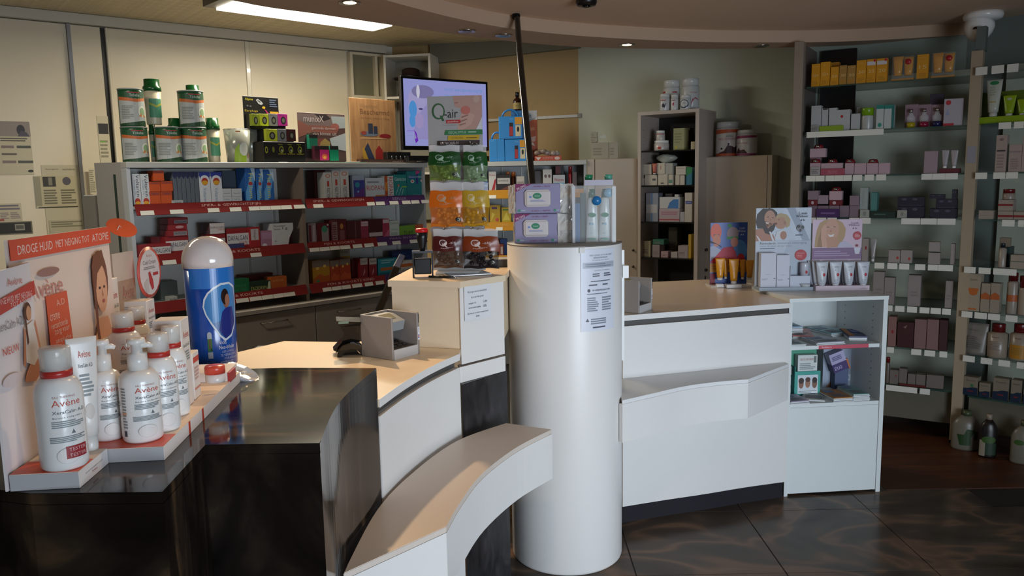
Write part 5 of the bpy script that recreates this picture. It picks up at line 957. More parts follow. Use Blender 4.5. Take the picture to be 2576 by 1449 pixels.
carton(G, 'j', 242, 464, 404, Z, '#3f2358', 'purple tray front before the mauve boxes', [('l', .2, .3, .9, .7, 1, '#6a5080')], d=.006, inset=.012, cat='tray'); carton(G, 'j', 662, 742, 198, Z, '#9aa29e', 'tall white box standing alone on the fourth glass shelf', [('tv', 'SERUM', .3, .4, .55, .9, '#8a928e')], inset=.04); carton(G, 'j', 766, 830, 244, Z, '#4f827c', 'teal box right of the tall white one', None, inset=.06)
carton(G, 'j', 660, 752, 412, Z, '#9a9c94', 'white card in front of the tall white box', [('e', .5, .5, .2, .3, '#7a8078')], d=.004, inset=.01, cat='card'); carton(G, 'j', 760, 1005, 428, Z, '#12281f', 'long dark green tray in the middle of the fourth glass shelf', [('l', .15, .4, .8, .7, 1, '#3a5a4a')], d=.05, inset=.012, cat='tray'); carton(G, 'j', 1018, 1115, 416, Z, '#96968c', 'white card before the dark purple boxes', [('e', .5, .5, .15, .25, '#7a7a72')], d=.004, inset=.01, cat='card')
for a, b_, y, yb, lab in ((1022, 1282, 380, None, 'dark purple wide box at the bottom of the left pair'), (1022, 1282, 288, 378, 'dark purple wide box on top of the left pair'), (1330, 1600, 400, None, 'dark purple wide box at the bottom near the post'), (1390, 1600, 308, 398, 'dark purple wide box on top near the post'), (1328, 1478, 264, 306, 'dark purple small box at the upper left near the post'), (1545, 1600, 218, 306, 'dark purple box highest beside the post')):
    carton(G, 'j', a, b_, y, Z, '#201a2c', lab, [('e', .25, .75, .1, .12, '#4a4458'), ('e', .65, .75, .1, .12, '#4a4458'), ('r', .1, .02, .9, .06, '#5c5668')], yb=yb, d=.07, inset=.03)
# S5
Z = SG[4]
for a, b_, y, yb, lab, ops in ((684, 746, 688, None, 'white box with red dot right of the pink portrait card', [('e', .6, .6, .14, .08, '#8a242a')]), (936, 1050, 800, None, 'white flat box with red dot, left of the pair on the fifth glass shelf', [('e', .78, .4, .1, .12, '#a83a2a')]), (1052, 1166, 800, None, 'white flat box with red dot, right of the pair on the fifth glass shelf', [('e', .76, .35, .1, .12, '#a83a2a')]), (1316, 1436, 824, None, 'white cube box at the bottom of a small stack on the fifth glass shelf', None), (1322, 1434, 722, 812, 'white cube box on top of the small stack on the fifth glass shelf', None), (1534, 1580, 738, None, 'tall white box next to the post on the fifth glass shelf', None)):
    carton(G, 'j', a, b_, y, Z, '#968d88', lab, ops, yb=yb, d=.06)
tube(G, 'j', 758, 820, 690, Z, '#a09a98', 'white tube standing behind the pink portrait card', inset=.04)
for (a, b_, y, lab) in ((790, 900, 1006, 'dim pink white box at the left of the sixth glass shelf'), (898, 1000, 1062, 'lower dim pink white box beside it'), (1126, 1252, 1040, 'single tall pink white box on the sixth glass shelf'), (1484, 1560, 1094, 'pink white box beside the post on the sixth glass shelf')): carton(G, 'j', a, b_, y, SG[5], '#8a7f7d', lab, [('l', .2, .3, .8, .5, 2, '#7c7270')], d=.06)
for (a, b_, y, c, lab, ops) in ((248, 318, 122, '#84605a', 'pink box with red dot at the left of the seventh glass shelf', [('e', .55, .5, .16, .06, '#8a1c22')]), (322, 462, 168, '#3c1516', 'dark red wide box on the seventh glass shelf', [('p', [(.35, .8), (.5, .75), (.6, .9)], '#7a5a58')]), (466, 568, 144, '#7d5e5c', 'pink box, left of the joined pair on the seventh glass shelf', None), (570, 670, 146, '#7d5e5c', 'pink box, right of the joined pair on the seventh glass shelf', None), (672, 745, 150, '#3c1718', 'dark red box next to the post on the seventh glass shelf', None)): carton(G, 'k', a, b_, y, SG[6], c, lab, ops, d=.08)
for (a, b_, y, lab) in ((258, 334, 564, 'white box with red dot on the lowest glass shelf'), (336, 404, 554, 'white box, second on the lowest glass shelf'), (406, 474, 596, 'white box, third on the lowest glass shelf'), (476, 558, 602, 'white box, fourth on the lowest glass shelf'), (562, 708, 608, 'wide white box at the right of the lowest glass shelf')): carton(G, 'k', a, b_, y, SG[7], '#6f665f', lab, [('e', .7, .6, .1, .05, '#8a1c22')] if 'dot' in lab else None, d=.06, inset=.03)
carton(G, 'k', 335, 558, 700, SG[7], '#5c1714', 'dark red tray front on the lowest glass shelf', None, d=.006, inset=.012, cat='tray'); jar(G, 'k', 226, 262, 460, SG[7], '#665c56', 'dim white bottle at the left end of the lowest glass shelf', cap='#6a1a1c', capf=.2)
# right bay
H_ = Bay(FG2)
x_, w_, zb, h_ = H_.span('i', 1890, 2420, 548, SG[1], .03)
t = empty('green_display', H_.at(x_, .03, SG[1]), FG2.rz); tag(t, 'lime green cardboard display with white and green tubes at the right edge', 'display'); GR = mat('#7c9a0a', .45)
bx('back_card', (-w_ / 2, w_ / 2, .09, .094, 0, h_), mat('#54660e', .5), t); bx('side_card', (-w_ / 2, -w_ / 2 + .004, 0, .0895, 0, h_), GR, t); bx('front_tray', (-w_ / 2 + .0045, w_ / 2, 0, .089, 0, .035), GR, t)
def rtube(a, b_, y, yb, col, lab, cap, ops=None): return tube(H_, 'i', a, b_, y, SG[1] + .036, col, lab, cap=cap, ops=ops, inset=.045)
rtube(1975, 2142, 444, 835, '#b0b2a6', 'tall white tube with green oval in the lime display', '#b8b8b0', [('e', .5, .9, .34, .06, '#2a7a4a'), ('l', .2, .5, .8, .8, 4, '#9aa08c'), ('r', .2, .3, .8, .33, '#a8963a')]); rtube(2142, 2280, 602, 835, '#84a012', 'lime green tube in the display', '#b8b8b0', [('e', .5, .8, .25, .07, '#a8b0a0')]); rtube(2284, 2400, 640, 835, '#84a012', 'second lime green tube at the picture edge', '#b8b8b0')
PB = '#a3928a'
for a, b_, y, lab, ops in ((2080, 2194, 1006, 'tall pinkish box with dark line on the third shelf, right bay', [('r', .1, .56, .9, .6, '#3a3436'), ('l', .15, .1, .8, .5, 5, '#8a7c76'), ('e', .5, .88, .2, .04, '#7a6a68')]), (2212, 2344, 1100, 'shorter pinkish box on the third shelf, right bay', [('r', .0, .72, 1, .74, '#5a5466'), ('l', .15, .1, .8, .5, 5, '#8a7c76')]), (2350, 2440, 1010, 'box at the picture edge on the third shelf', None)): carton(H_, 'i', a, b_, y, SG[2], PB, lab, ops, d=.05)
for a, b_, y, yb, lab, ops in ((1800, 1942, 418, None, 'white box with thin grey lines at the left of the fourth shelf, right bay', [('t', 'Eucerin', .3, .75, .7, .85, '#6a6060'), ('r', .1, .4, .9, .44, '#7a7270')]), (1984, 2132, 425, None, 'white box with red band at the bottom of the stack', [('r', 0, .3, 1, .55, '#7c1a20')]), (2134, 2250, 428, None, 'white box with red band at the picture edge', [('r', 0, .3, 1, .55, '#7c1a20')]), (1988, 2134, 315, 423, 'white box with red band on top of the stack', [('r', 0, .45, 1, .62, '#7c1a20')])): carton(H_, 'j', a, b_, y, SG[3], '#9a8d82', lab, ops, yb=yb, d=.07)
jar(H_, 'j', 2020, 2142, 214, SG[3], '#94887c', 'white jar with dark red lid on top of the banded boxes', cap='#5f1216', capf=.4, yb=313)
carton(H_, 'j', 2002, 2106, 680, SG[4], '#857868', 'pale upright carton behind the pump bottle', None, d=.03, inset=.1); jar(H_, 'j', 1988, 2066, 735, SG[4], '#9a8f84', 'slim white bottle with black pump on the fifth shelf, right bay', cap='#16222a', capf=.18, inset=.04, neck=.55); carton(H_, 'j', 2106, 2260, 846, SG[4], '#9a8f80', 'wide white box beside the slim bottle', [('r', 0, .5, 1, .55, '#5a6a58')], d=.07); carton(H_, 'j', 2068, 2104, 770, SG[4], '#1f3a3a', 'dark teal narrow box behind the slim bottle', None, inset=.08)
OR_ = lambda: [('p', [(.1, .62), (.9, .62), (.75, .45), (.5, .42), (.25, .45)], '#b0602a'), ('t', 'Eucerin', .25, .82, .75, .88, '#6a5a4a'), ('r', .2, .04, .8, .08, '#b0602a')]
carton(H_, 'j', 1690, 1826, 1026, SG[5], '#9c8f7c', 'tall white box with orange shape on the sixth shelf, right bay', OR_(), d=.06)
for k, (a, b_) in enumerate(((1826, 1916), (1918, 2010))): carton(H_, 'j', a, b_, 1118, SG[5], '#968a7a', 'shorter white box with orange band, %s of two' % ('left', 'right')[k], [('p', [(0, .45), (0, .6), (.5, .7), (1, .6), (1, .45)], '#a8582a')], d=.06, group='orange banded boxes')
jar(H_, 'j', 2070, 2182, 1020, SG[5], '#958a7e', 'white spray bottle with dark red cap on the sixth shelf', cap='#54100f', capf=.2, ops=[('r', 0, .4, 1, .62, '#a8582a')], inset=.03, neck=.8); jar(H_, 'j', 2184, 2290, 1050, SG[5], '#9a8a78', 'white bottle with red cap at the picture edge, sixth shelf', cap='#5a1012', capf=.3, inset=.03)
x_, w_, zb, h_ = H_.span('k', 866, 1070, 180, SG[6], .03); n = 16; secs = []
for t_ in (0, .1, .5, .9, 1.0): bb = .03 * (1 - t_ ** 2) + .002; secs.append([(w_ / 2 * (.9 + .1 * t_) * math.cos(q * 2 * math.pi / n), bb * math.sin(q * 2 * math.pi / n), h_ * t_) for q in range(n)])
t = MB().loft(secs).build('refill_pouch', mat('#7a746c', .35), None, H_.at(x_, .065, SG[6]), FG2.rz); tag(t, 'grey white refill pouch on the seventh shelf, right bay', 'pouch'); pr([('t', 'Eucerin', .3, .78, .7, .83, '#55504c'), ('l', .2, .2, .8, .6, 6, '#66605a')], w_ * .9, h_, t, T=Matrix.Translation((0, -.036, 0)))
for a, b_, y, lab, ops in ((1056, 1232, 188, 'large white bottle with red cap on the seventh shelf', [('t', 'Eucerin', .35, .84, .62, .9, '#4a4440'), ('l', .25, .3, .7, .7, 6, '#7a7068')]), (1240, 1420, 190, 'large white bottle with red cap and yellow label at the picture edge', [('r', .1, .05, .9, .6, '#a8741c'), ('t', 'Eucerin', .4, .84, .62, .9, '#4a4440'), ('l', .25, .2, .7, .5, 4, '#8a6a2a')])):
    jar(H_, 'k', a, b_, y, SG[6], '#8f8273', lab, cap='#5c0f10', capf=.24, ops=ops, inset=.02, neck=.62, cat='bottle', name='lotion_bottle')
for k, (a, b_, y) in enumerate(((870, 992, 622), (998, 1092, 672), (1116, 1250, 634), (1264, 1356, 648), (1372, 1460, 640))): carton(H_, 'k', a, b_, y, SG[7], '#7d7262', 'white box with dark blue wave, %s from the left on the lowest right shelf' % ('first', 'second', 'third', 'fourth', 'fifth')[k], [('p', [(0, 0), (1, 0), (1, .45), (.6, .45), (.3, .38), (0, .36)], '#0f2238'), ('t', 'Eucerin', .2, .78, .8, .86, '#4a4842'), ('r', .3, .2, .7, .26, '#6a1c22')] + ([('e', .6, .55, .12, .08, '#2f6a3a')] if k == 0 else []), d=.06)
for k, (a, b_, y, yb, lab, ops, cp) in enumerate(((815, 1030, 925, 1240, 'white jug with green leaf label standing on the brown floor', [('p', [(.3, .15), (.62, .15), (.62, .5), (.75, .8), (.5, .85), (.42, .6), (.2, .6)], '#1c3a14'), ('r', .72, .4, .85, .75, '#2a3018')], '#3f4a30'), (1040, 1176, 955, 1310, 'dark bottle with green and white label and pale cap on the floor', [('r', 0, 0, .35, .6, '#8a8070'), ('e', .5, .62, .35, .14, '#31501a'), ('r', .35, .05, .9, .5, '#17301a')], '#8f8070'), (1312, 1500, 1010, 1360, 'white jug with green label at the right picture edge on the floor', [('e', .3, .75, .2, .1, '#31501a'), ('l', .1, .2, .6, .5, 5, '#6a665a')], '#4a4a30'))):
    pz = onz(*cv('k', (a + b_) / 2, yb), 0); Y_ = pz.y; q0 = ony(*cv('k', a, yb), Y_); q1 = ony(*cv('k', b_, yb), Y_); h_ = ony(*cv('k', a, y), Y_).z; w_ = (q1 - q0).length; r = w_ / 2; hb = h_ * .88
    t = MB().lathe([(0, 0), (r * .94, 0), (r, .01), (r, hb * .72), (r * .8, hb * .86), (r * .35, hb), (0, hb)], n=20, sy=.6).build('detergent_jug', mat('#6d675a' if k != 1 else '#17100e', .35), None, (pz.x, pz.y + .05, .002), -.4); tag(t, lab, 'jug')
    MB().lathe([(0, hb), (r * .32, hb), (r * .32, h_), (0, h_)], n=14).build('cap', mat(cp, .4), t); pr(ops, 1, 1, t, fn=lambda u, v, l: Vector((r * math.sin((u - .5) * 2.4) * 1.004, -r * .6 * math.cos((u - .5) * 2.4) * 1.004 - l, .01 + v * hb * .7)), cut=12)
# ============================================================ ON TOP OF THE SHELF UNITS
ZT = 1.7005
tin = [('r', 0, 0, 1, 1, '#a4a8a6'), ('p', [(0, 0), (1, 0), (1, .12), (.7, .16), (.4, .1), (0, .06)], '#173f22'), ('r', 0, .8, 1, 1, '#1a4a2c'), ('p', [(0, .86), (0, .76), (.5, .70), (1, .78), (1, .86), (.5, .79)], '#b8602a'), ('e', .68, .42, .13, .17, '#c4c8bc'), ('e', .68, .42, .09, .12, '#7f9a72'), ('p', [(.56, .28), (.8, .26), (.74, .34), (.62, .36)], '#b8702a'), ('t', 'Yokebe', .34, .86, .62, .95, '#b8c4b8'), ('r', .3, .965, .62, .99, '#a0282a'), ('l', .1, .2, .42, .6, 8, '#7c807e')]
def tinjar(a, b_, y, yb, lab):
    t = jar(A, 'f', a, b_, y, ZT, '#1c4a2c', lab, capf=.03, cap='#9a9e9c', inset=.05, yb=yb, cat='tin', name='powder_tin', rough=.22, neck=1., ops=tin, span=3.0, group=None)
    return t
tinjar(762, 918, 768, None, 'green and white powder tin, lower one of the leftmost stack'); tinjar(742, 892, 535, 766, 'green and white powder tin standing on top of the leftmost one')
tinjar(970, 1120, 768, None, 'single powder tin in the middle of the green tins'); tinjar(1126, 1276, 770, None, 'powder tin under another, right of the middle one'); tinjar(1113, 1258, 548, 768, 'powder tin standing on top, right stack')
def shaker(a, b_, y, yb, lab, ins=.19):
    xc, w, zb, h = A.span('f', a, b_, y, ZT, ins, yb); r = w / 2
    t = MB().lathe([(0, 0), (r * .8, 0), (r * .82, .005), (r * .86, h * .35), (r * .95, h * .74), (0, h * .74)], n=20).build('shaker_bottle', mat('#c8bfa4', .35), None, A.at(xc, ins + r, zb), FA.rz); tag(t, lab, 'shaker bottle')
    MB().lathe([(0, h * .741), (r * 1.04, h * .741), (r * 1.0, h * .83), (r * .86, h * .86), (r * .84, h), (0, h)], n=20).build('green_lid', mat('#0b4a20', .25), t)
    pr([('r', .1, .1, .9, .85, '#4f9070'), ('p', [(.1, .62), (.5, .5), (.9, .62), (.9, .7), (.5, .58), (.1, .7)], '#a8a83a')], 1, 1, t, fn=cylfn(r * .905, h * .55, 2.2, h * .1), cut=10)
shaker(908, 950, 757, None, 'cream shaker bottle hidden low behind the leftmost tins'); shaker(886, 992, 478, 755, 'cream shaker bottle with green lid, highest, behind the leftmost tins')
shaker(1034, 1116, 717, None, 'cream shaker bottle with green lid behind the single tin'); shaker(1264, 1346, 716, None, 'cream shaker bottle with green lid right of the tins', .13); shaker(1142, 1230, 715, None, 'shaker bottle hidden behind the right tin stack, lower', .2); shaker(1143, 1228, 515, 713, 'shaker bottle showing only its green lid over the right tin stack', .2)
def cup(a, b_, y, lab, ins, swirl):
    xc, w, zb, h = A.span('f', a, b_, y, ZT, ins); r = w / 2; pf = [(0, .003), (r * .80, .003), (r, h)]
    t = MB().lathe([(0, 0), (r * .82, 0), (r * 1.0, h), (r * .97, h), (r * .79, .004), (0, .004)], n=24).build('metal_cup', mat('#8f9288', .22, metal=.25), None, A.at(xc, ins + r, zb), FA.rz); tag(t, lab, 'cup')
    MB().lathe([(r * .985, h - .004), (r * 1.02, h - .004), (r * 1.02, h + .001), (r * .985, h + .001)], n=24).build('rim', METAL, t)
    if swirl: pr([('p', [(.2, 0), (.62, 0), (.6, .2), (.42, .4), (.38, .58), (.25, .4)], '#7d9a1a'), ('e', .52, .40, .14, .2, '#b4b8b0'), ('r', .3, .9, .42, .94, '#b8602a'), ('e', .7, .2, .05, .08, '#8a6a5a')], 1, 1, t, fn=lambda u, v, l: Vector(((r * (.82 + .18 * v) + l) * math.sin((u - .5) * 2.8), -(r * (.82 + .18 * v) + l) * math.cos((u - .5) * 2.8), v * h)), cut=12, off=.001)
cup(1400, 1548, 782, 'silver tapered cup with green swirl on the shelf top', .05, 1); cup(1490, 1602, 780, 'plain silver tapered cup partly behind the swirl one', .17, 0)
t = MB().lathe([(0, 0), (.048, 0), (.05, .12), (.055, .125), (.052, .16), (.046, .165), (0, .166)], n=24).build('green_pot', mat('#5c9a14', .3), None, A.at(FA.hit(646, 320, .22)[0], .24, ZT), FA.rz); tag(t, 'bright green lidded pot behind the silver cups', 'pot'); MB().lathe([(.0555, .122), (.0575, .122), (.0575, .132), (.0555, .132)], n=24).build('lid_edge', mat('#3f7010', .3), t)
# earplug display
def ep(a, b_, y, yb, ins): xc, w, zb, h = A.span('e', a, b_, y, ZT, ins, yb); return xc, w, zb - ZT, h
x0, w0, _, h0 = ep(490, 1000, 855, None, .04); t = empty('earplug_display', A.at(x0, .04, ZT), FA.rz); tag(t, 'black stepped cardboard display of earplug boxes with header card', 'display')
BKC = mat('#0c0c0c', .4)
bx('base_box', (-w0 / 2, w0 / 2, 0, .16, 0, h0), BKC, t, bev=.002)
pr([('e', .07, .6, .035, .16, '#8a8f1a'), ('e', .07, .6, .022, .1, '#101010'), ('e', .23, .62, .03, .14, '#5a5f14')] + [q for k in range(3) for q in (('e', .42 + .22 * k, .62, .055, .18, '#6a7014'), ('e', .42 + .22 * k, .62, .035, .12, '#101010'), ('e', .43 + .22 * k, .58, .02, .06, '#8a8f7a'), ('t', 'Alpine', .35 + .22 * k, .84, .45 + .22 * k, .9, '#a8a82a'), ('t', 'SleepSoft', .34 + .22 * k, .38, .52 + .22 * k, .44, '#a89a1a'))] + [('r', .33, .0, .55, .03, '#c8c8c8')], w0, h0, t)
x1, w1, z1_, h1 = ep(520, 885, 700, 852, .06); X1 = x1 - x0
bx('step', (X1 - w1 / 2, X1 + w1 / 2 + .0, .05, .15, h0 + .0005, h0 + h1 * .98), BKC, t)
x2, w2, z2_, h2 = ep(345, 785, 515, 665, .1); X2 = x2 - x0
bx('step', (X2 - w2 / 2 + .004, X2 + w2 / 2, .09, .15, h0 + h1, z2_ + h2 * .96), BKC, t)
x3, w3, z3_, h3 = ep(287, 720, 300, 510, .14); X3 = x3 - x0
bx('header_card', (X3 - w3 / 2, X3 + w3 / 2, .151, .156, h0 + h1, z3_ + h3), BKC, t, bev=.002)
pr([('t', 'Alpine', .06, .72, .28, .9, '#a8a01a'), ('t', 'Earplugs', .04, .08, .4, .22, '#a8901a'), ('p', [(.36, .8), (.42, .88), (.52, .72), (.56, .6), (.5, .52), (.42, .6)], '#8f9296'), ('p', [(.39, .78), (.42, .8), (.5, .7), (.47, .66)], '#3a3c3e'), ('e', .57, .38, .045, .07, '#b89a1a'), ('p', [(.58, .3), (.62, .26), (.7, .06), (.66, .04)], '#a8285c'), ('r', .74, .06, .98, .18, '#b88f1a'), ('l', .74, .42, .96, .9, 4, '#4a5870'), ('e', .2, .42, .03, .05, '#4a4c50'), ('e', .12, .44, .03, .05, '#4a4c50')], w3, h3 * 1.0, t, T=Matrix.Translation((X3, .151, z3_)))
def plugbox(a, b_, y, yb, ins, c, yy):
    x, w, z, h = ep(a, b_, y, yb, ins); q = bx('earplug_box', (-w / 2 + .001, w / 2 - .001, 0, .03, 0, h), mat(c, .4), t, (x - x0, yy, z), bev=.001)
    pr([('e', .55, .45, .26, .32, '#1a1a1a'), ('e', .55, .45, .15, .2, '#6a6c5a'), ('t', 'Alpine', .1, .84, .6, .93, '#2a2a2a')], w, h, q)
for a, b_, c in ((345, 440, '#7c8a1c'), (442, 554, '#a3ad26'), (556, 664, '#77787c'), (667, 785, '#b02a86')): plugbox(a, b_, 515, 660, .1, c, .058)
for a, b_, c in ((520, 660, '#a3ad26'), (662, 770, '#6e7074'), (772, 885, '#3c0f12')): plugbox(a, b_, 700, 845, .06, c, .018)
# picture board with skin cream samples
x0, w0, _, h0 = ep(905, 1480, 508, None, .13); t = empty('cosmetic_display', A.at(x0, .06, ZT), FA.rz); tag(t, 'brown picture board display with green tray and small boxes on the shelf top', 'display')
bx('picture_board', (-w0 / 2, w0 / 2, .07, .074, 0, h0), mat('#4f3a38', .4), t, bev=.0015)
pr([('r', .0, .72, 1, .98, '#6a5a58'), ('p', [(0, .5), (.3, .62), (.8, .6), (.9, .75), (.2, .75), (0, .85)], '#7a4a40'), ('p', [(.35, .98), (.55, .85), (.7, .9), (.6, .98)], '#2a2224'), ('p', [(.7, .95), (1, .95), (1, .72), (.75, .7)], '#8f9698'), ('e', .78, .74, .09, .07, '#8a5048'), ('p', [(.1, .45), (.55, .5), (.6, .35), (.2, .3)], '#6a3a32'), ('p', [(.65, .5), (1, .62), (1, .25), (.7, .3)], '#9aa0a4'), ('p', [(.0, .1), (.18, .6), (.22, .55), (.24, .1)], '#1d1618'), ('p', [(.4, .25), (.62, .2), (.66, .42), (.55, .5), (.45, .42)], '#8a7442'), ('t', 'munixX', .12, .82, .54, .95, '#b0a6a4'), ('t', 'gezonde darmen', .28, .66, .78, .73, '#a89c9a'), ('t', 'van binnen uit', .3, .56, .8, .63, '#a89c9a')], w0, h0, t, T=Matrix.Translation((0, .07, 0)))
MB().prism([(-w0 * .45, 0), (w0 * .75, -.02), (w0 * .5, .055), (-w0 * .3, .06)], 0, .006).build('green_tray', mat('#1c4a3a', .25), t)
def sbox(p, e_, ins, a, b_, y, yb, c, ops, yy, cc='e'):
    x, w, z, h = A.span(cc, a, b_, y, ZT, ins, yb); q = bx('sample_box', (-w / 2, w / 2, 0, .035, 0, h), mat(c, .35), p, (x - e_, yy, max(z - ZT, .0065)), bev=.001)
    if ops: pr(ops, w, h, q)
sbox(t, x0, .05, None or 1115, 1176, 905, 1075, '#3c1420', [('r', 0, .75, 1, 1, '#1a1214')], -.01); sbox(t, x0, .05, 1178, 1290, 905, 1078, '#a82468', [('r', 0, .75, 1, 1, '#1a1214'), ('e', .5, .25, .3, .2, '#c8603a'), ('e', .5, .2, .15, .1, '#d8a04a')], -.01)
sbox(t, x0, .05, 1302, 1406, 905, 1085, '#107a5a', [('r', 0, .75, 1, 1, '#141616')], -.01); sbox(t, x0, .1, 1040, 1142, 770, 940, '#1a6a52', [('r', 0, .78, 1, 1, '#141616')], .03)
MB().prism([(w0 * .38, -.018), (w0 * .64, -.02), (w0 * .6, -.008), (w0 * .36, .01)], .0063, .0085).build('leaflet', mat('#c8ccc8', .4), t)
# wooden board
x0, w0, _, h0 = ep(1535, 2092, 335, None, .12); t = empty('wood_board_display', A.at(x0, .06, ZT), FA.rz); tag(t, 'tan wood grain picture board with red and yellow figures on the shelf top', 'display')
bx('picture_board', (-w0 / 2, w0 / 2, .06, .065, 0, h0), ramp_mat('m_tan_board', [(.3, '#87603c'), (.7, '#a67c52')], 6, .5, (9, 1, 1)), t, bev=.0015)
pr([('t', 'Weerstand', .2, .86, .6, .92, '#8a6848'), ('t', 'Beschermd', .22, .76, .86, .84, '#6f4c30'), ('t', 'de hele winter lang', .22, .68, .86, .72, '#7a563a'), ('r', .2, .38, .78, .4, '#b88f68'), ('e', .4, .46, .2, .04, '#5f6a7a'), ('r', .38, .46, .48, .62, '#2a3040'), ('r', .5, .46, .58, .58, '#2a3040'), ('e', .75, .43, .13, .035, '#7a1c1c'), ('e', .28, .47, .06, .03, '#8a3a30'), ('p', [(.28, .02), (.2, .2), (.28, .26), (.42, .02)], '#a88228'), ('p', [(.38, .02), (.28, .22), (.36, .32), (.52, .02)], '#26304a'), ('p', [(.52, .02), (.52, .2), (.6, .28), (.68, .2), (.68, .02)], '#8a1f1c'), ('r', .2, .1, .24, .38, '#97704a')], w0, h0, t, T=Matrix.Translation((0, .06, 0)))
bx('base_tray', (-w0 * .4, w0 * .85, .0, .059, 0, .028), mat('#33201a', .4), t); pr([('t', 'imuniXX', .55, .2, .75, .7, '#8a7a72')], w0 * 1.25, .028, t, T=Matrix.Translation((w0 * .225, 0, 0)))
rk = MB().box(w0 * .18, w0 * .72, .004, .055, .0285, .085, bev=.003)
rk.build('black_rack', BKC, t)
for k in range(5): MB().lathe([(0, 0), (.007, 0), (.007, .018), (.003, .026), (0, .027)], n=10).build('bottle', BKC, t, (w0 * (.26 + .1 * k), -.008, .0285))
# screen
pL = ony(1011, 300, 6.16); pR = ony(1229, 300, 6.66); FV = Frame((pL.x, pL.y), (pR.x, pR.y)); zt = FV.hit(1118, 198)[1]; zb = FV.hit(1118, 378)[1]
tv = empty('television', FV.a, FV.rz); tag(tv, 'television screen on the shelf top showing a lilac advertisement', 'television')
bx('casing', (0, FV.w, 0, .035, zb, zt), mat('#08080a', .25), tv, bev=.004)
M_SCR = mat('#a9aef0', .3, emit=.62)
m_ = .022; sw = FV.w - 2 * m_; shh = zt - zb - 2.3 * m_
bx('screen', (m_, FV.w - m_, -.0012, -.0002, zb + 1.4 * m_, zb + 1.4 * m_ + shh), M_SCR, tv)
pr([('e', .17, .68, .125, .22, '#b9b4e8'), ('e', .22, .82, .13, .10, '#8d88bd'), ('e', .165, .82, .02, .1, '#e8e6fa'), ('p', [(.1, .1), (.3, .1), (.4, .5), (.3, .7), (.12, .4)], '#aaa3de'), ('e', .10, .55, .045, .13, '#5aa6f0'), ('e', .09, .38, .035, .1, '#5aa6f0'), ('e', .19, .56, .025, .014, '#4a4880'), ('e', .17, .38, .05, .12, '#b8a8dc'), ('p', [(.10, .25), (.13, .2), (.15, .08), (.12, .04), (.11, .1), (.13, .12)], '#7a2ad0'), ('r', .02, .22, .1, .228, '#8a5ad8'), ('t', 'NOOIT AAN EEN FAVORIETJE', .48, .84, .95, .90, '#6aa8e8'), ('t', 'dan een dreupel', .48, .76, .76, .81, '#7ab0ee')], sw, shh, tv, T=Matrix.Translation((FV.w / 2, -.0012, zb + 1.4 * m_)), emit=.6, name='screen_picture')
MB().box(FV.w * .4, FV.w * .6, .01, .03, ZT + .012, zb + .001).build('stand_neck', BLACK, tv); bx('stand_foot', (FV.w * .22, FV.w * .78, -.08, .12, ZT + .0005, ZT + .012), GLOSSB, tv)
bx('status_light', (FV.w * .80, FV.w * .84, -.003, 0, zb + .006, zb + .02), mat('#6a8ab0', .3), tv)
bx('soundbar', (.02, FV.w * .95, -.05, -.006, ZT + .0125, ZT + .052), BLACK, tv)
# blue carry packs, orange carton, bottle, tray of sachets on the second unit
def bluepack(a, b_, y, yb, lab, arch):
    xc, w, zb, h = B.span('d', a, b_, y, ZT, .04, yb); t = bx('carry_pack', (-w / 2, w / 2, 0, .10, 0, h), mat('#2f7fc0', .4), None, B.at(xc, .04, zb), FBn.rz, bev=.004); tag(t, lab, 'carry pack')
    if arch: MB().tube([(-w * .36 + w * .34 * (1 - math.cos(q * math.pi / 8)), .05, h + .0 + .055 * math.sin(q * math.pi / 8)) for q in range(9)], .008, 8).build('handle', mat('#2a78b8', .4), t)
    pr([('r', .1, .0, .9, .02, '#2566a0')] + ([('r', .44, .12, .6, .72, '#101520'), ('p', [(.45, .14), (.59, .14), (.59, .55), (.45, .55)], '#a02a2e'), ('r', .70, .12, .92, .6, '#c4b894'), ('e', .81, .42, .05, .12, '#15181c'), ('r', .68, .64, .98, .96, '#c88a1c'), ('t', 'Scholl', .46, .86, .62, .92, '#7ac0e8')] if arch != 2 else [('r', .48, 0, .52, 1, '#2a70ac'), ('t', 'Scholl', .1, .9, .3, .95, '#7ac0e8')]), w, h, t)
bluepack(1168, 1424, 566, 808, 'blue carry pack with arched handle on top of the stack', 1); bluepack(1236, 1470, 812, None, 'blue carry pack with red bottle print, lower right', 0); bluepack(1068, 1232, 810, None, 'plain blue carry pack, lower left', 2)
xc, w_, zb, h_ = B.span('d', 1336, 1580, 505, ZT, .18); t = bx('vitamin_carton', (-w_ / 2, w_ / 2, 0, .08, 0, h_), mat('#b04c1a', .45), None, B.at(xc, .18, ZT), FBn.rz, bev=.002); tag(t, 'tall orange carton with white top behind the black pole', 'box'); pr([('p', [(0, .82), (1, .82), (1, 1), (0, 1)], '#a8a8aa'), ('t', 'omnivit', .1, .86, .75, .94, '#2a2a30'), ('p', [(.5, .82), (1, .82), (1, .86), (.75, .84), (.55, .76)], '#c4c4c4'), ('p', [(.7, .6), (.9, .62), (.86, .68), (.68, .66)], '#c87a4a'), ('p', [(.72, .48), (.94, .5), (.9, .4), (.76, .38)], '#c8a08a'), ('p', [(.7, .34), (.9, .3), (.8, .38)], '#d0c0b0')], w_, h_, t)
xc, w_, zb, h_ = B.span('d', 1316, 1412, 300, ZT, .12, 500); r = w_ / 2
t = bx('bottle_riser', (-.05, .05, 0, .05, 0, zb - ZT), mat('#2f6fa8', .5), None, B.at(xc, .145, ZT), FBn.rz); tag(t, 'blue carton block under the amber bottle', 'box'); bx('flap', (-.05, .05, -.002, -.0005, (zb - ZT) * .7, zb - ZT), mat('#2a669c', .5), t)
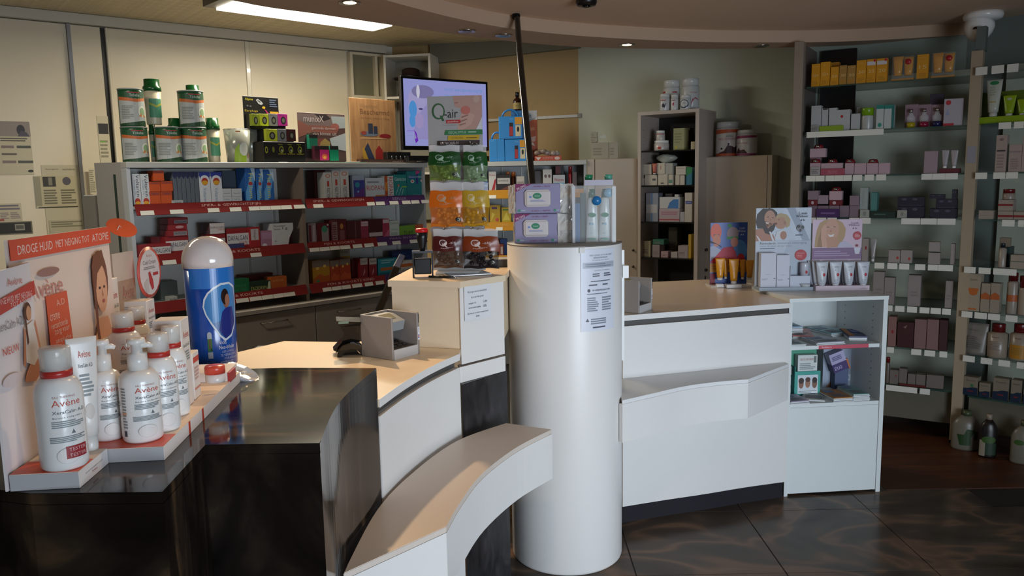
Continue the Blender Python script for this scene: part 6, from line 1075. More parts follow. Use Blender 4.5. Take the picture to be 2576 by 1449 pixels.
t = MB().lathe([(0, 0), (r, 0), (r, h_ * .45), (r * .9, h_ * .58), (r * .36, h_ * .7), (r * .34, h_ * .76), (0, h_ * .76)], n=20).build('amber_bottle', mat('#2a120a', .15), None, B.at(xc, .17, zb), FBn.rz); tag(t, 'dark amber bottle with yellow label above the blue packs', 'bottle'); MB().lathe([(0, h_ * .761), (r * .45, h_ * .761), (r * .42, h_), (0, h_)], n=16).build('cap', BLACK, t); pr([('r', 0, 0, 1, 1, '#8f7a3a'), ('t', 'SIROOP', .3, .4, .7, .6, '#3a2a1a')], 1, 1, t, fn=cylfn(r, h_ * .35, 2.6, .01), cut=10)
xc, w_, zb, h_ = B.span('d', 1555, 1843, 990, ZT, .02); t = bx('sachet_tray', (-w_ / 2, w_ / 2, 0, .12, 0, h_), mat('#a8401f', .45), None, B.at(xc, .02, ZT), FBn.rz, bev=.001); tag(t, 'orange red low tray of small bags right of the black pole', 'tray'); pr([('p', [(.03, .75), (.25, .75), (.14, .1)], '#c8bdb4'), ('t', 'HUILE DE FOIE', .3, .3, .68, .8, '#c89a84'), ('e', .84, .5, .1, .35, '#c8b0a4')], w_, h_, t)
random.seed(3)
for k in range(7): MB().lathe([(0, 0), (.022, .006), (.03, .02), (.02, .035), (0, .042)], n=7, T=Matrix.Translation((-w_ * .4 + w_ * .12 * k, random.uniform(.03, .09), h_ + .001 + max(0, .02 - .01 * abs(k - 1.5)))) @ Matrix.Rotation(random.uniform(-.3, .3), 4, 'X')).build('small_bag', mat(random.choice(['#a59a90', '#8f7f70', '#b0a8a0']), .2, alpha=.8), t)
# ============================================================ SWEETS STAND on the raised desk
def film(c='#f2f4f4', al=.25, r=.06): return mat(c, r, alpha=al, tint=0)
FQ = Frame((ony(1074, 500, 3.02).x, 3.02), (ony(1252, 500, 3.0).x, 3.0)); Q = Bay(FQ)
c0 = FQ.hit(1076, 300)[0]; c1 = FQ.hit(1213, 300)[0]; zt = FQ.hit(1145, 241)[1]
qs = empty('sweets_stand', FQ.P(0, 0, 1.2035), FQ.rz); tag(qs, 'countertop stand with cough sweets header card on the raised desk', 'display stand')
bx('header_card', (c0, c1, 0, .004, .0125, zt - 1.2035), mat('#a29f9e', .4), qs); bx('foot', (c0 + .02, c1 - .02, -.05, .09, 0, .012), mat('#c0c0be', .2), qs)
hb_ = FQ.hit(1145, 372)[1] - 1.2035; hh = zt - 1.2035 - hb_
pr([('p', [(.47, 1), (.48, .92), (.5, .86), (.49, .82), (.52, .78), (.62, .76), (.66, .68), (.62, .5), (.55, .34), (.9, .3), (1, .5), (1, 1)], '#b08c80'), ('p', [(.62, .66), (.7, .72), (.86, .62), (.8, .45), (.6, .32), (.54, .34), (.56, .5)], '#bb978a'), ('p', [(.62, .6), (.74, .64), (.75, .62), (.62, .57)], '#8f6a60'), ('p', [(.6, .52), (.72, .56), (.73, .54), (.6, .49)], '#8f6a60'), ('p', [(.58, .45), (.7, .48), (.7, .46), (.58, .42)], '#8f6a60'), ('e', .70, .72, .09, .08, '#b86a60'), ('e', .9, .93, .06, .07, '#b89a8e'), ('p', [(.5, .87), (.56, .875), (.57, .86), (.5, .855)], '#9a5a56'), ('p', [(.86, .3), (1, .3), (1, .6), (.96, .5)], '#c8c8ca'),
    ('e', .2, .71, .12, .155, '#2f5a35'), ('e', .205, .71, .09, .125, '#a29f9e'), ('p', [(.22, .63), (.26, .63), (.31, .53), (.27, .52)], '#2f5a35'), ('t', '-air', .31, .58, .56, .74, '#2c332e'), ('r', .34, .475, .6, .54, '#a82f2f'), ('t', 'pastilles', .37, .485, .56, .525, '#d8c0bc'), ('t', 'voor de luchtwegen', .27, .43, .52, .45, '#6a6866'),
    ('p', [(.32, .345), (1, .345), (1, .25), (.30, .25)], '#2f7040'), ('t', 'EUCALYPTUS', .38, .275, .7, .32, '#b8c8b8'), ('l', .74, .28, .95, .32, 1, '#9ab09c'), ('p', [(.37, .24), (.95, .24), (.93, .15), (.36, .15)], '#c09a1e'), ('t', 'CITRO\u00cbN', .43, .17, .64, .22, '#5c4f1e'), ('l', .7, .175, .9, .205, 1, '#6a5a2a'), ('p', [(.17, .14), (.95, .14), (.94, .05), (.16, .05)], '#3a2a28'), ('t', 'BRONCHIALES', .22, .07, .56, .12, '#b8aaa4')], c1 - c0, hh, qs, T=Matrix.Translation(((c0 + c1) / 2, 0, hb_)))
def bag(c, x0, x1, y0, y1, head, low, candy, lab, dy, tw=.018, letters='#c9a24a', rz=0.):
    a = Q.F.hit(*cv(c, x0, y0), dy)[0]; b_ = Q.F.hit(*cv(c, x1, y0), dy)[0]; z1_ = Q.F.hit(*cv(c, (x0 + x1) / 2, y0), dy)[1]; z0_ = Q.F.hit(*cv(c, (x0 + x1) / 2, y1), dy)[1]
    w, h = b_ - a, z1_ - z0_; nx, ny = 10, 16; rnd = random.Random(int(x0 + y0))
    def pos(u, v, s, l=0.):
        prof = math.sin(math.pi * min(1, max(0, u))) ** .6 * (math.sin(math.pi * min(1, v * 1.12)) ** .5 if v < .89 else .12)
        wr = math.sin(u * 17 + v * 9) * .0022 + math.sin(v * 31 - u * 13) * .0016
        return Vector(((u - .5) * w * (1 - .05 * math.sin(v * 9)), s * (tw * prof + .0008) + wr * prof - s * 0 + l * s, v * h + math.sin(u * 11) * .002))
    bm = bmesh.new(); mm = [mat(head, .25, tint=.03), film(low, .45, .12), film('#f4f4f4', .28, .05), mat(low, .3)]
    for s in (-1, 1):
        g = [[bm.verts.new(pos(i / nx, j / ny, s)) for j in range(ny + 1)] for i in range(nx + 1)]
        for i in range(nx):
            for j in range(ny):
                vs = (g[i][j], g[i + 1][j], g[i + 1][j + 1], g[i][j + 1]); f = bm.faces.new(vs if s < 0 else vs[::-1]); f.smooth = True
                v = (j + .5) / ny; f.material_index = 2 if v > .80 else 0 if v > .44 else 3 if v < .06 else 1
    me = bpy.data.meshes.new('sweets_bag'); bm.to_mesh(me); bm.free()
    for m in mm: me.materials.append(m)
    t = link('sweets_bag', me, None, FQ.P((a + b_) / 2, dy, z0_), FQ.rz + rz); tag(t, lab, 'sweets bag', 'hanging bags of cough sweets')
    cm = mat(candy, .3, tint=.08, scale=60); cb = MB()
    for k in range(24):
        u, v = .14 + .72 * rnd.random(), .08 + .34 * rnd.random(); p = pos(u, v, 0); r = .0085
        cb.lathe([(0, -r * .6), (r * .8, -r * .4), (r, 0), (r * .8, r * .4), (0, r * .6)], n=8, T=Matrix.Translation(p + Vector((0, rnd.uniform(-.006, .006), 0))) @ Matrix.Rotation(rnd.uniform(.6, 2.2), 4, 'X') @ Matrix.Rotation(rnd.uniform(-.8, .8), 4, 'Y'))
    tag(cb.build('candies', cm, t), kind='stuff')
    pr([('e', .36, .66, .13, .085, letters), ('e', .36, .66, .10, .065, head), ('p', [(.4, .6), (.46, .6), (.52, .55), (.46, .555)], letters), ('t', '-air', .55, .62, .78, .68, letters), ('t', 'pastilles', .3, .51, .68, .545, letters), ('e', .84, .16, .09, .05, '#1a1a1a'), ('e', .84, .16, .06, .035, '#b8b8a8'), ('p', [(.80, .14), (.88, .14), (.84, .19)], '#1a1a1a')], 1, 1, t, fn=lambda u, v, l: pos(u, v, -1, l + .0004), cut=10)
    MB().tube([(-.012, 0, h - .004), (-.004, -.0, h + .012), (.006, 0, h + .012), (.01, 0, h - .002)], .0012, 6).build('hang_hole_ring', METAL, t)
    return t
bag('c', 160, 500, -62, 315, '#17441c', '#5f7a34', '#8a9a4c', 'green cough sweets bag, left one in the top row', -.03, letters='#9ab09a'); bag('c', 528, 786, -62, 325, '#1a4a1e', '#7f9a72', '#9ab08a', 'green cough sweets bag, right one in the top row', -.034, letters='#9ab09a')
bag('c', 170, 540, 335, 812, '#c96216', '#c9701e', '#d08a4a', 'orange cough sweets bag, left one in the middle row', -.052, letters='#b08a6a'); bag('c', 516, 806, 335, 805, '#b8952e', '#c08a1e', '#c88f2c', 'yellow cough sweets bag, right one in the middle row', -.055, letters='#c9b890')
bag('c', 205, 525, 836, 1252, '#4f1c1a', '#5a3f2e', '#4a3a34', 'dark brown cough sweets bag, left one in the bottom row', -.072, letters='#c9b4ae'); bag('c', 530, 912, 836, 1258, '#7c3416', '#1f1a1e', '#15151c', 'brown and black cough sweets bag, right one in the bottom row', -.075, letters='#c9b4ae')
for z, dy in ((FQ.hit(1145, 366)[1], -.034), (FQ.hit(1145, 458)[1], -.056), (FQ.hit(1145, 576)[1], -.076)):
    for k in (0, 1):
        xk = c0 + (c1 - c0) * (.30 + .5 * k); MB().tube([(xk, .002, z - 1.2035 + .004), (xk, dy - .012, z - 1.2035 + .004), (xk, dy - .016, z - 1.2035 + .012)], .0018, 6).build('wire_hook', METAL, qs)
# ============================================================ WIPES AND TOOTHPASTE on the column
FP = Frame((ony(1276, 540, 3.125).x, 3.125), (ony(1452, 540, 3.115).x, 3.115)); Pk = Bay(FP); ZK = 1.3048
def wipes(y0, yb, x0, xp0, xp1, x1, lab):
    xa = FP.hit(*cv('c', xp0, y0))[0]; xb = FP.hit(*cv('c', xp1, y0))[0]; xl = FP.hit(*cv('c', x0, y0))[0]; xr = FP.hit(*cv('c', x1, y0))[0]; zt = FP.hit(*cv('c', 1300, y0))[1]; zb = ZK if yb is None else FP.hit(*cv('c', 1300, yb))[1]
    w, h = xb - xa, zt - zb; xc = (xa + xb) / 2
    t = bx('wipes_pack', (-w / 2, w / 2, 0, .085, 0, h), mat('#8e88a8', .35), None, FP.P(xc, 0, zb), FP.rz, bev=.003); tag(t, lab, 'wipes pack', 'promotion packs of wipes')
    pr([('p', [(0, 1), (.38, 1), (0, .72)], '#7c2058'), ('t', '1 KOPEN + 1 GRATIS', .40, .88, .78, .935, '#7c2058'), ('t', '1 ACHETE = 1 GRATUIT', .34, .06, .78, .11, '#7c2058'), ('e', .08, .10, .035, .045, '#3f8a72'), ('r', .12, .08, .22, .12, '#9fb0b8'), ('e', .88, .10, .035, .045, '#3f8a72'), ('r', .91, .08, .98, .12, '#9fb0b8')], w, h, t, off=.0006)
    pr([('t', 'PROMO', 0, 0, 1, 1, '#d8c8d4')], .22 * w, .09 * h, t, T=Matrix.Translation((-w * .345, -.0006, h * .84)) @ Matrix.Rotation(-.42, 4, 'Y'), name='promo_word')
    m = MB().box(-w * .29, w * .29, -.012, .001, h * .22, h * .8, bev=.009); m.build('lid', mat('#cfc8c8', .2, coat=.3), t)
    pr([('e', .48, .64, .17, .17, '#2f7f5c'), ('t', 'Zwitsal', .38, .6, .58, .68, '#b8d0c4'), ('e', .22, .58, .05, .06, '#6a86c0'), ('l', .22, .3, .78, .42, 2, '#8a90b8')], w * .58, h * .58, t, T=Matrix.Translation((0, -.0122, h * .22)), name='lid_print')
    for (p, q, nm, sd) in ((-w / 2 + (xl - xa), -w / 2, 'film_left', 0), (w / 2, w / 2 + (xr - xb), 'film_right', 1)):
        if abs(q - p) < .004: continue
        n1, n2 = 7, 9; b2 = bmesh.new(); rnd = random.Random(int(y0) + sd)
        g = [[b2.verts.new((p + (q - p) * i / n1, (.0 if sd == 0 else .0) + (.04 * (i / n1 if sd else 1 - i / n1)) + rnd.uniform(-.007, .007), h * j / n2 * (1 - .12 * ((i / n1) if sd else (1 - i / n1)) * rnd.random()))) for j in range(n2 + 1)] for i in range(n1 + 1)]
        g3 = [[b2.verts.new(v.co + Vector((0, .05 * (1 - (i / n1 if sd else 1 - i / n1)) + .002, 0))) for v in col_] for i, col_ in enumerate(g)]
        for G_ in (g, g3):
            for i in range(n1):
                for j in range(n2): b2.faces.new((G_[i][j], G_[i + 1][j], G_[i + 1][j + 1], G_[i][j + 1]))
        me = bpy.data.meshes.new(nm); b2.to_mesh(me); b2.free(); me.materials.append(mat('#dcd8d2', .12, alpha=.72, tint=0, coat=.4)); link(nm, me, t)
    return t
wipes(674, None, 1062, 1082, 1545, 1740, 'lilac promotion pack of wipes, bottom one on the white column'); wipes(350, 668, 1010, 1090, 1572, 1736, 'lilac promotion pack of wipes, top one on the white column')
ax = FP.hit(*cv('c', 1705, 700))[0]; bx_ = FP.hit(*cv('c', 2165, 700))[0]; zt = FP.hit(*cv('c', 1900, 300))[1]; w_ = bx_ - ax; h_ = zt - ZK
t = empty('toothpaste_pack', FP.P((ax + bx_) / 2, -.015, ZK), FP.rz); tag(t, 'clear bag box with white and green toothpaste tubes on the column', 'pack')
bx('clear_box', (-w_ / 2, w_ / 2, 0, .09, 0, h_ * .9), film('#eef0f2', .22, .06), t, bev=.003); bx('white_edge', (w_ / 2 - .014, w_ / 2 + .001, -.001, .012, 0, h_ * .88), mat('#cfd0d0', .3), t); bx('white_edge', (-w_ / 2 - .001, -w_ / 2 + .010, -.001, .012, 0, h_ * .9), mat('#c8c8cc', .3), t)
bx('top_flap', (-w_ * .22, w_ * .44, -.004, .05, h_ * .9, h_ * .985), mat('#b9b6c4', .3), t); bx('blue_box', (-w_ * .43, -w_ * .32, .02, .06, .002, h_ * .62), mat('#2f5f8f', .4), t); bx('dark_box', (-w_ * .30, -w_ * .18, .03, .07, .002, h_ * .78), mat('#2c4a44', .4), t)
for k, xk in enumerate((-.1, .2)):
    q = MB().loft([[((.026 * s1) * math.cos(v * math.pi / 6), s2 * math.sin(v * math.pi / 6), z_ * h_) for v in range(12)] for s1, s2, z_ in ((.95, .002, .01), (.95, .008, .1), (.85, .014, .45), (.75, .016, .68), (.5, .014, .71))]).build('toothpaste_tube', mat('#c9cfcd', .25), t); q.location = (xk * w_ + .01, .022, 0)
    MB().lathe([(0, h_ * .711), (.014, h_ * .711), (.012, h_ * .84), (0, h_ * .845)], n=14).build('green_cap', mat('#125a3a', .3), q)
    pr([('e', 0.5, .62, .28, .05, '#2a7a54'), ('t', 'VADEMECUM', .34, .2, .52, .22, '#6a9ac0'), ('e', .5, .08, .3, .02, '#3a8a68'), ('r', .35, .4, .6, .44, '#8ab4c8')], .05, h_ * .7, q, T=Matrix.Translation((0, -.017, 0)))
for k, (xk, zk, c) in enumerate(((.06, .66, '#1f6fa8'), (.34, .78, '#7fb0c8'))): MB().lathe([(0, 0), (.018, .001), (.018, .003), (0, .004)], n=20, T=Matrix.Translation((xk * w_, .003 + .004 * k, zk * h_)) @ Matrix.Rotation(math.pi / 2, 4, 'X')).build('round_tag', mat(c, .3), t)
for xk, c in ((-.1, '#1f7a54'), (.36, '#4f9a84')): MB().lathe([(0, 0), (.014, 0), (.016, .02), (0, .021)], n=14, T=Matrix.Translation((xk * w_, .055, h_ * .985))).build('tube_end', mat(c, .3), t)
# ============================================================ DISPLAYS ON THE RIGHT COUNTER
ZR = .9755
def LB(y): return cv('l', 0, y)[1]
Yb = onz(1850, LB(1105), .96).y; FY = Frame((ony(1786, 650, Yb + .0).x, Yb), (ony(1896, 650, Yb).x, Yb))
t = empty('sunscreen_display', FY.P(0, 0, .9605), FY.rz); tag(t, 'yellow sunscreen tube display with blue winter picture card on the counter', 'display')
def lx(x, F, ins=0.): return F.hit(*cv('l', x, 700), ins)
x0 = lx(230, FY, .07)[0]; x1 = lx(690, FY, .07)[0]; zt = FY.hit(*cv('l', 450, 296), .07)[1] - .9605; cw_, chh = x1 - x0, zt - .012
bx('base', (x0 - .01, x1 + .03, -.0, .12, 0, .008), film('#f0f2f2', .5, .05), t); bx('picture_card', (x0, x1, .070, .073, .0085, zt), mat('#22499c', .4), t)
pr([('e', .78, .55, .22, .18, '#3f78b8'), ('e', .15, .86, .15, .14, '#c8604f'), ('r', .09, .78, .24, .82, '#3a4a5a'), ('e', .17, .72, .11, .10, '#b8755c'), ('p', [(0, .62), (.1, .64), (.3, .56), (.35, .46), (0, .4)], '#9aa0b8'), ('p', [(0, .68), (.18, .66), (.3, .6), (.3, .63), (0, .72)], '#1f2430'), ('p', [(0, .36), (.35, .6), (.62, .62), (.7, .45), (.9, .4), (.9, .36)], '#a81c3a'), ('p', [(.0, .36), (.2, .48), (.48, .36)], '#c01430'), ('e', .6, .83, .16, .11, '#93848c'), ('r', .44, .74, .76, .78, '#3f8a4c'), ('e', .52, .96, .06, .03, '#3f8a4c'), ('e', .65, .69, .10, .08, '#b87f70'), ('p', [(.5, .6), (.68, .55), (.72, .45), (.55, .42)], '#b02a40'), ('e', .83, .43, .10, .07, '#b01428'), ('r', 0, .2, 1, .35, '#a8781c'), ('l', .05, .24, .9, .32, 2, '#8a5f14'), ('t', 'Louis', .78, .90, .92, .94, '#b8c4e0'), ('t', 'Widmer', .74, .85, .95, .89, '#b8c4e0'), ('p', [(.8, .8), (.84, .8), (.84, .83)], '#b8c4e0'), ('p', [(.86, .8), (.9, .8), (.88, .83)], '#b8c4e0'), ('r', 0, 0, .14, .18, '#7a1424')], cw_, chh, t, T=Matrix.Translation(((x0 + x1) / 2, .070, .0085)))
for k, (a, b_, y, yb, ins, lab) in enumerate(((296, 412, 742, 1010, .02, 'yellow sunscreen tube, leftmost on the small stand'), (462, 588, 752, 1030, .0, 'yellow sunscreen tube in front in the middle'), (395, 455, 748, 996, .05, 'yellow sunscreen tube half hidden between the front two'), (602, 668, 757, 1002, .05, 'yellow sunscreen tube, second from the right'), (676, 772, 766, 1004, .04, 'yellow sunscreen tube, rightmost'))):
    xa, za = FY.hit(*cv('l', a, y), ins); xb, zb_ = FY.hit(*cv('l', b_, yb), ins); zz = max(zb_, .9605 + .009)
    if k == 1: zz = .9605 + .020
    tube(None, '', 0, 0, 0, 0, '#c9881a', lab, cap='#d0ccc8', loc=FY.P((xa + xb) / 2, ins, zz), rz=FY.rz, w=abs(xb - xa), h=za - zz, ops=[('t', 'UV', .4, .42, .62, .5, '#dcb060'), ('e', .5, .58, .1, .03, '#dcb060')], group='yellow sunscreen tubes on the counter')
for k, (a, b_, y, yb, ins) in enumerate(((312, 402, 1018, 1095, -.006), (440, 626, 1036, 1108, -.03))):
    xa = FY.hit(*cv('l', a, y), ins)[0]; xb = FY.hit(*cv('l', b_, y), ins)[0]
    bx('white_block', (xa, xb, ins, ins + (.025 if k == 0 else .045), 0.0 if k else .0, .0195), mat('#d4d2d0', .15, coat=.5), t, bev=.002)
Yb = onz(1990, LB(1145), ZR).y; FR = Frame((ony(1905, 650, Yb).x, Yb), (ony(2050, 650, Yb - .01).x, Yb - .01)); Rr = Bay(FR)
def rx(x, y=700, ins=0.): return FR.hit(*cv('l', x, y), ins)
x0, x1 = rx(850)[0], rx(1545)[0]; zt_ = rx(1100)[1]
t = empty('cream_display', FR.P(0, 0, ZR), FR.rz); tag(t, 'large white display with photo of a woman and a laughing child on the counter', 'display')
bx('base', (x0, x1, 0, .10, 0, .018), mat('#8c98a6', .35), t, bev=.001)
a0, a1 = rx(800, 300, .06)[0], rx(1492, 300, .06)[0]; zt = FR.hit(*cv('l', 1150, 112), .06)[1] - ZR; cw_ = a1 - a0; chh = zt - .0185
bx('picture_card', (a0, a1, .06, .064, .0185, zt), mat('#a3afc0', .4), t, bev=.0008)
hair, skin = '#2e1f1a', '#a97e66'
pr([('p', [(.3, 1), (.45, 1), (.75, .58), (.6, .58)], '#b3bfce'), ('p', [(.55, 1), (.7, 1), (.98, .58), (.85, .58)], '#909db0'), ('p', [(0, .58), (0, .73), (.14, .74), (.2, .68), (.32, .66), (.36, .58)], '#a2705a'), ('p', [(0, .82), (.02, .92), (.12, .995), (.3, .99), (.38, .94), (.39, .86), (.33, .72), (.25, .66), (.17, .68), (.13, .74), (.03, .74)], hair), ('e', .25, .87, .10, .10, skin), ('p', [(.15, .93), (.24, .985), (.37, .93), (.34, .97), (.24, 1), (.12, .97)], hair), ('p', [(.15, .84), (.2, .76), (.26, .77), (.32, .84), (.3, .8), (.22, .74)], skin), ('e', .215, .885, .016, .006, '#2a1c18'), ('e', .305, .875, .014, .006, '#2a1c18'), ('p', [(.17, .825), (.24, .815), (.23, .80), (.19, .80)], '#cfc4c0'), ('p', [(.255, .87), (.275, .84), (.255, .838)], '#946a55'),
    ('e', .45, .83, .12, .10, skin), ('p', [(.36, .86), (.38, .91), (.46, .93), (.56, .91), (.62, .85), (.61, .77), (.54, .74), (.56, .8), (.5, .88), (.42, .88)], '#a8926a'), ('e', .36, .80, .025, .014, '#6a3028'), ('e', .41, .85, .012, .005, '#3a2a24'), ('e', .52, .81, .018, .025, '#946a55'), ('p', [(.34, .6), (.38, .7), (.5, .73), (.57, .66), (.53, .6)], '#c3c6cc'), ('e', .5, .65, .06, .055, '#a1705a'), ('p', [(.0, .66), (.04, .64), (.1, .58), (.06, .58)], '#c9c9cf'), ('p', [(.24, .7), (.27, .7), (.34, .58), (.3, .58)], '#c9c9cf'),
    ('r', 0, .0, 1, .58, '#b5bdca'), ('p', [(.3, 0), (.7, 0), (1, .4), (1, .58), (.6, .58)], '#a5b0bf'), ('t', 'Remederm', .08, .535, .36, .565, '#26282e'), ('t', 'intensieve verzorging', .40, .53, .92, .565, '#6a7080'), ('t', 'voor de zeer droge huid', .08, .50, .64, .525, '#7a7078'), ('l', .08, .475, .46, .49, 1, '#5a5c66'), ('t', 'Louis', .77, .91, .92, .945, '#3a3f4a'), ('t', 'Widmer', .72, .875, .94, .905, '#3a3f4a'), ('p', [(.8, .83), (.83, .83), (.825, .855)], '#3a3f4a'), ('p', [(.85, .83), (.88, .83), (.855, .855)], '#3a3f4a'), ('e', .8, .74, .07, .045, '#7c7f84'), ('e', .77, .76, .03, .02, '#2c2e32'), ('e', .84, .75, .03, .022, '#3c3e42'), ('e', .8, .71, .02, .02, '#2c2e32'), ('l', .72, .64, .9, .66, 1, '#4a4e58'),
    ('e', .82, .395, .11, .07, '#a81c22'), ('t', 'TOPKWALITEIT', .75, .41, .89, .425, '#d8b0b0'), ('l', .75, .36, .89, .4, 2, '#c87070')], cw_, chh, t, T=Matrix.Translation(((a0 + a1) / 2, .06, .0185)))
x_a, x_b = rx(862, 800, .008)[0], rx(1056, 800, .008)[0]; h1 = FR.hit(*cv('l', 950, 676), .008)[1] - ZR
for k, (a, b_, y) in enumerate(((862, 1056, 676), (1062, 1226, 700))):
    xa, xb = rx(a, 800, .008)[0], rx(b_, 800, .008)[0]; hh = FR.hit(*cv('l', (a + b_) / 2, y), .008)[1] - ZR; ww = xb - xa
    q = bx('cream_box', (-ww / 2, ww / 2, 0, .045, 0, hh - .0188), mat('#b3b6c4', .45, tint=.01), None, FR.P((xa + xb) / 2, .008, ZR + .0186), FR.rz, bev=.001); tag(q, 'plain white cream box in the large display, %s' % ('left taller one', 'right shorter one')[k], 'box')
    pr([('t', 'Remederm', .32, .37, .66, .385, '#6f7488'), ('l', .08, .2, .5, .26, 2, '#9498a8'), ('e', .9, .255, .07, .012, '#5a5e78')], ww, hh - .0188, q)
xa, xb = rx(1228, 900, .012)[0], rx(1478, 900, .012)[0]; hb_ = FR.hit(*cv('l', 1300, 962), .012)[1] - ZR
bx('holder_block', (xa, xb, .010, .05, .0185, hb_), mat('#adb3c4', .45), t); bx('holder_side', (xa, xa + .003, .010, .05, hb_ + .0005, hb_ + .05), mat('#9aa0b0', .45), t)
a_, b2_ = rx(1368, 800, .012)[0], rx(1480, 800, .012)[0]; hz = FR.hit(*cv('l', 1420, 800), .012)[1] - ZR; r = (b2_ - a_) / 2
q = MB().lathe([(0, 0), (r, 0), (r, (hz - hb_) * .86), (r * .9, (hz - hb_)), (0, hz - hb_)], n=20).build('cream_bottle', mat('#b9bcc8', .25), None, FR.P((a_ + b2_) / 2, .012 + r, ZR + hb_ + .0004), FR.rz); tag(q, 'small white bottle with red dot standing in the large display', 'bottle'); pr([('e', .58, .28, .13, .12, '#a82028')], 1, 1, q, fn=cylfn(r, hz - hb_, 2.2), cut=8)
a_ = rx(1420, 1050, -.0)[0]; q = MB().lathe([(0, 0), (.018, 0), (.026, .016), (.024, .016), (.016, .003), (0, .003)], n=18).build('small_dish', film('#dfe4e8', .6, .06), t, (a_, .04 - .035, .0185))
# pink hand cream display
Yb = onz(2120, LB(1145), ZR).y; FK = Frame((ony(2050, 650, Yb).x, Yb), (ony(2194, 650, Yb - .01).x, Yb - .01))
def kx(x, y=700, ins=0.): return FK.hit(*cv('l', x, y), ins)
t = empty('hand_cream_display', FK.P(0, 0, ZR), FK.rz); tag(t, 'pink display with laughing blonde woman and a row of white tubes', 'display')
x0, x1 = kx(1560)[0], kx(2236)[0]; zh_ = kx(1900, 1082)[1] - ZR; bx('base_tray', (x0, x1, 0, .11, 0, zh_), mat('#b6a2ae', .35), t, bev=.0015)
pr([('t', 'Louis Widmer', .82, .3, .96, .55, '#8a7a8a')], x1 - x0, zh_, t, T=Matrix.Translation(((x0 + x1) / 2, 0, 0)))
a0, a1 = kx(1510, 300, .085)[0], kx(2130, 300, .085)[0]; zt = FK.hit(*cv('l', 1800, 256), .085)[1] - ZR; zc = zh_ + .0005; cw_ = a1 - a0; chh = zt - zc; vb = lambda y: (FK.hit(*cv('l', 1800, y), .085)[1] - ZR - zc) / chh
bx('picture_card', (a0, a1, .085, .089, zc, zt), mat('#b79db0', .4), t, bev=.0008)
V = vb
pr([('p', [(.05, V(600)), (.06, V(480)), (.09, V(380)), (.14, V(300)), (.24, V(262)), (.5, V(262)), (.6, V(300)), (.67, V(380)), (.65, V(480)), (.58, V(560)), (.5, V(600))], '#a8875c'), ('p', [(.1, V(600)), (.12, V(500)), (.2, V(350)), (.3, V(600))], '#8f6c48'), ('e', .385, V(390), .145, V(265) - V(410), '#b98c74'), ('p', [(.22, V(560)), (.27, V(480)), (.5, V(480)), (.56, V(600)), (.3, V(610))], '#b18368'), ('p', [(.3, V(440)), (.37, V(452)), (.44, V(438)), (.42, V(470)), (.35, V(475))], '#d8d0cc'), ('e', .31, V(352), .03, .007, '#6a4838'), ('e', .44, V(350), .03, .007, '#6a4838'), ('p', [(.36, V(370)), (.395, V(408)), (.35, V(412))], '#a87a62'),
    ('p', [(.2, V(600)), (.17, V(480)), (.17, V(370)), (.23, V(310)), (.28, V(330)), (.28, V(420)), (.27, V(480)), (.31, V(600))], '#c0947c'), ('p', [(.5, V(610)), (.56, V(540)), (.66, V(530)), (.8, V(580)), (.82, V(610))], '#b0acc0'), ('e', .90, V(462), .085, V(410) - V(462), '#a82230'), ('p', [(.86, V(500)), (.92, V(495)), (.87, V(520))], '#a82230'), ('l', .85, V(485), .96, V(440), 3, '#d09098'), ('e', .9, V(585), .03, .02, '#7a2030'), ('t', 'Louis', .78, V(315), .92, V(292), '#6f5a7a'), ('t', 'Widmer', .72, V(342), .95, V(318), '#6f5a7a'), ('p', [(.8, V(380)), (.84, V(380)), (.82, V(360))], '#6f5a7a'), ('p', [(.86, V(380)), (.9, V(380)), (.86, V(360))], '#6f5a7a'),
    ('r', 0, V(750), 1, V(612), '#78587f'), ('l', .04, V(720), .8, V(640), 3, '#9a82a4'), ('p', [(.84, V(612)), (.98, V(612)), (.95, V(690)), (.87, V(690))], '#c4c4d0')], cw_, chh, t, T=Matrix.Translation(((a0 + a1) / 2, .085, zc)))
for r_ in range(3):
    for k in range(4):
        a, b_ = ((1556, 1718), (1726, 1890), (1897, 2055), (2070, 2236))[k]; ins = .008 + .0 * r_
        xa, xb = kx(a, 800, ins)[0], kx(b_, 800, ins)[0]; ww = (xb - xa); hh = kx((a + b_) / 2, 788, ins)[1] - ZR - zh_
        if r_: xa -= .012 * r_ if k == 0 else .004 * r_; xb = xa + ww
        tube(None, '', 0, 0, 0, 0, '#b9bdc6', ('white hand cream tube with red dot, %s in the front row' % ('first', 'second', 'third', 'fourth')[k]) if r_ == 0 else ('white hand cream tube in %s row behind the %s front one' % (('the middle', 'the last')[r_ - 1], ('first', 'second', 'third', 'fourth')[k])), cap='#c4c6cc', loc=FK.P((xa + xb) / 2, .019 + .026 * r_, ZR + zh_ + .0004), rz=FK.rz, w=ww * .97, h=hh, th=.3, capf=.06, group='white hand cream tubes',
             ops=[('e', .68, .42, .15, .075, '#a83038'), ('t', 'Louis Widmer', .35, .74, .78, .80, '#7a8a96'), ('p', [(.42, .6), (.46, .6), (.43, .67)], '#5a6470'), ('r', .1, .27, .9, .275, '#8f96a4'), ('l', .2, .1, .8, .22, 2, '#9aa2ae')] if r_ == 0 else None)
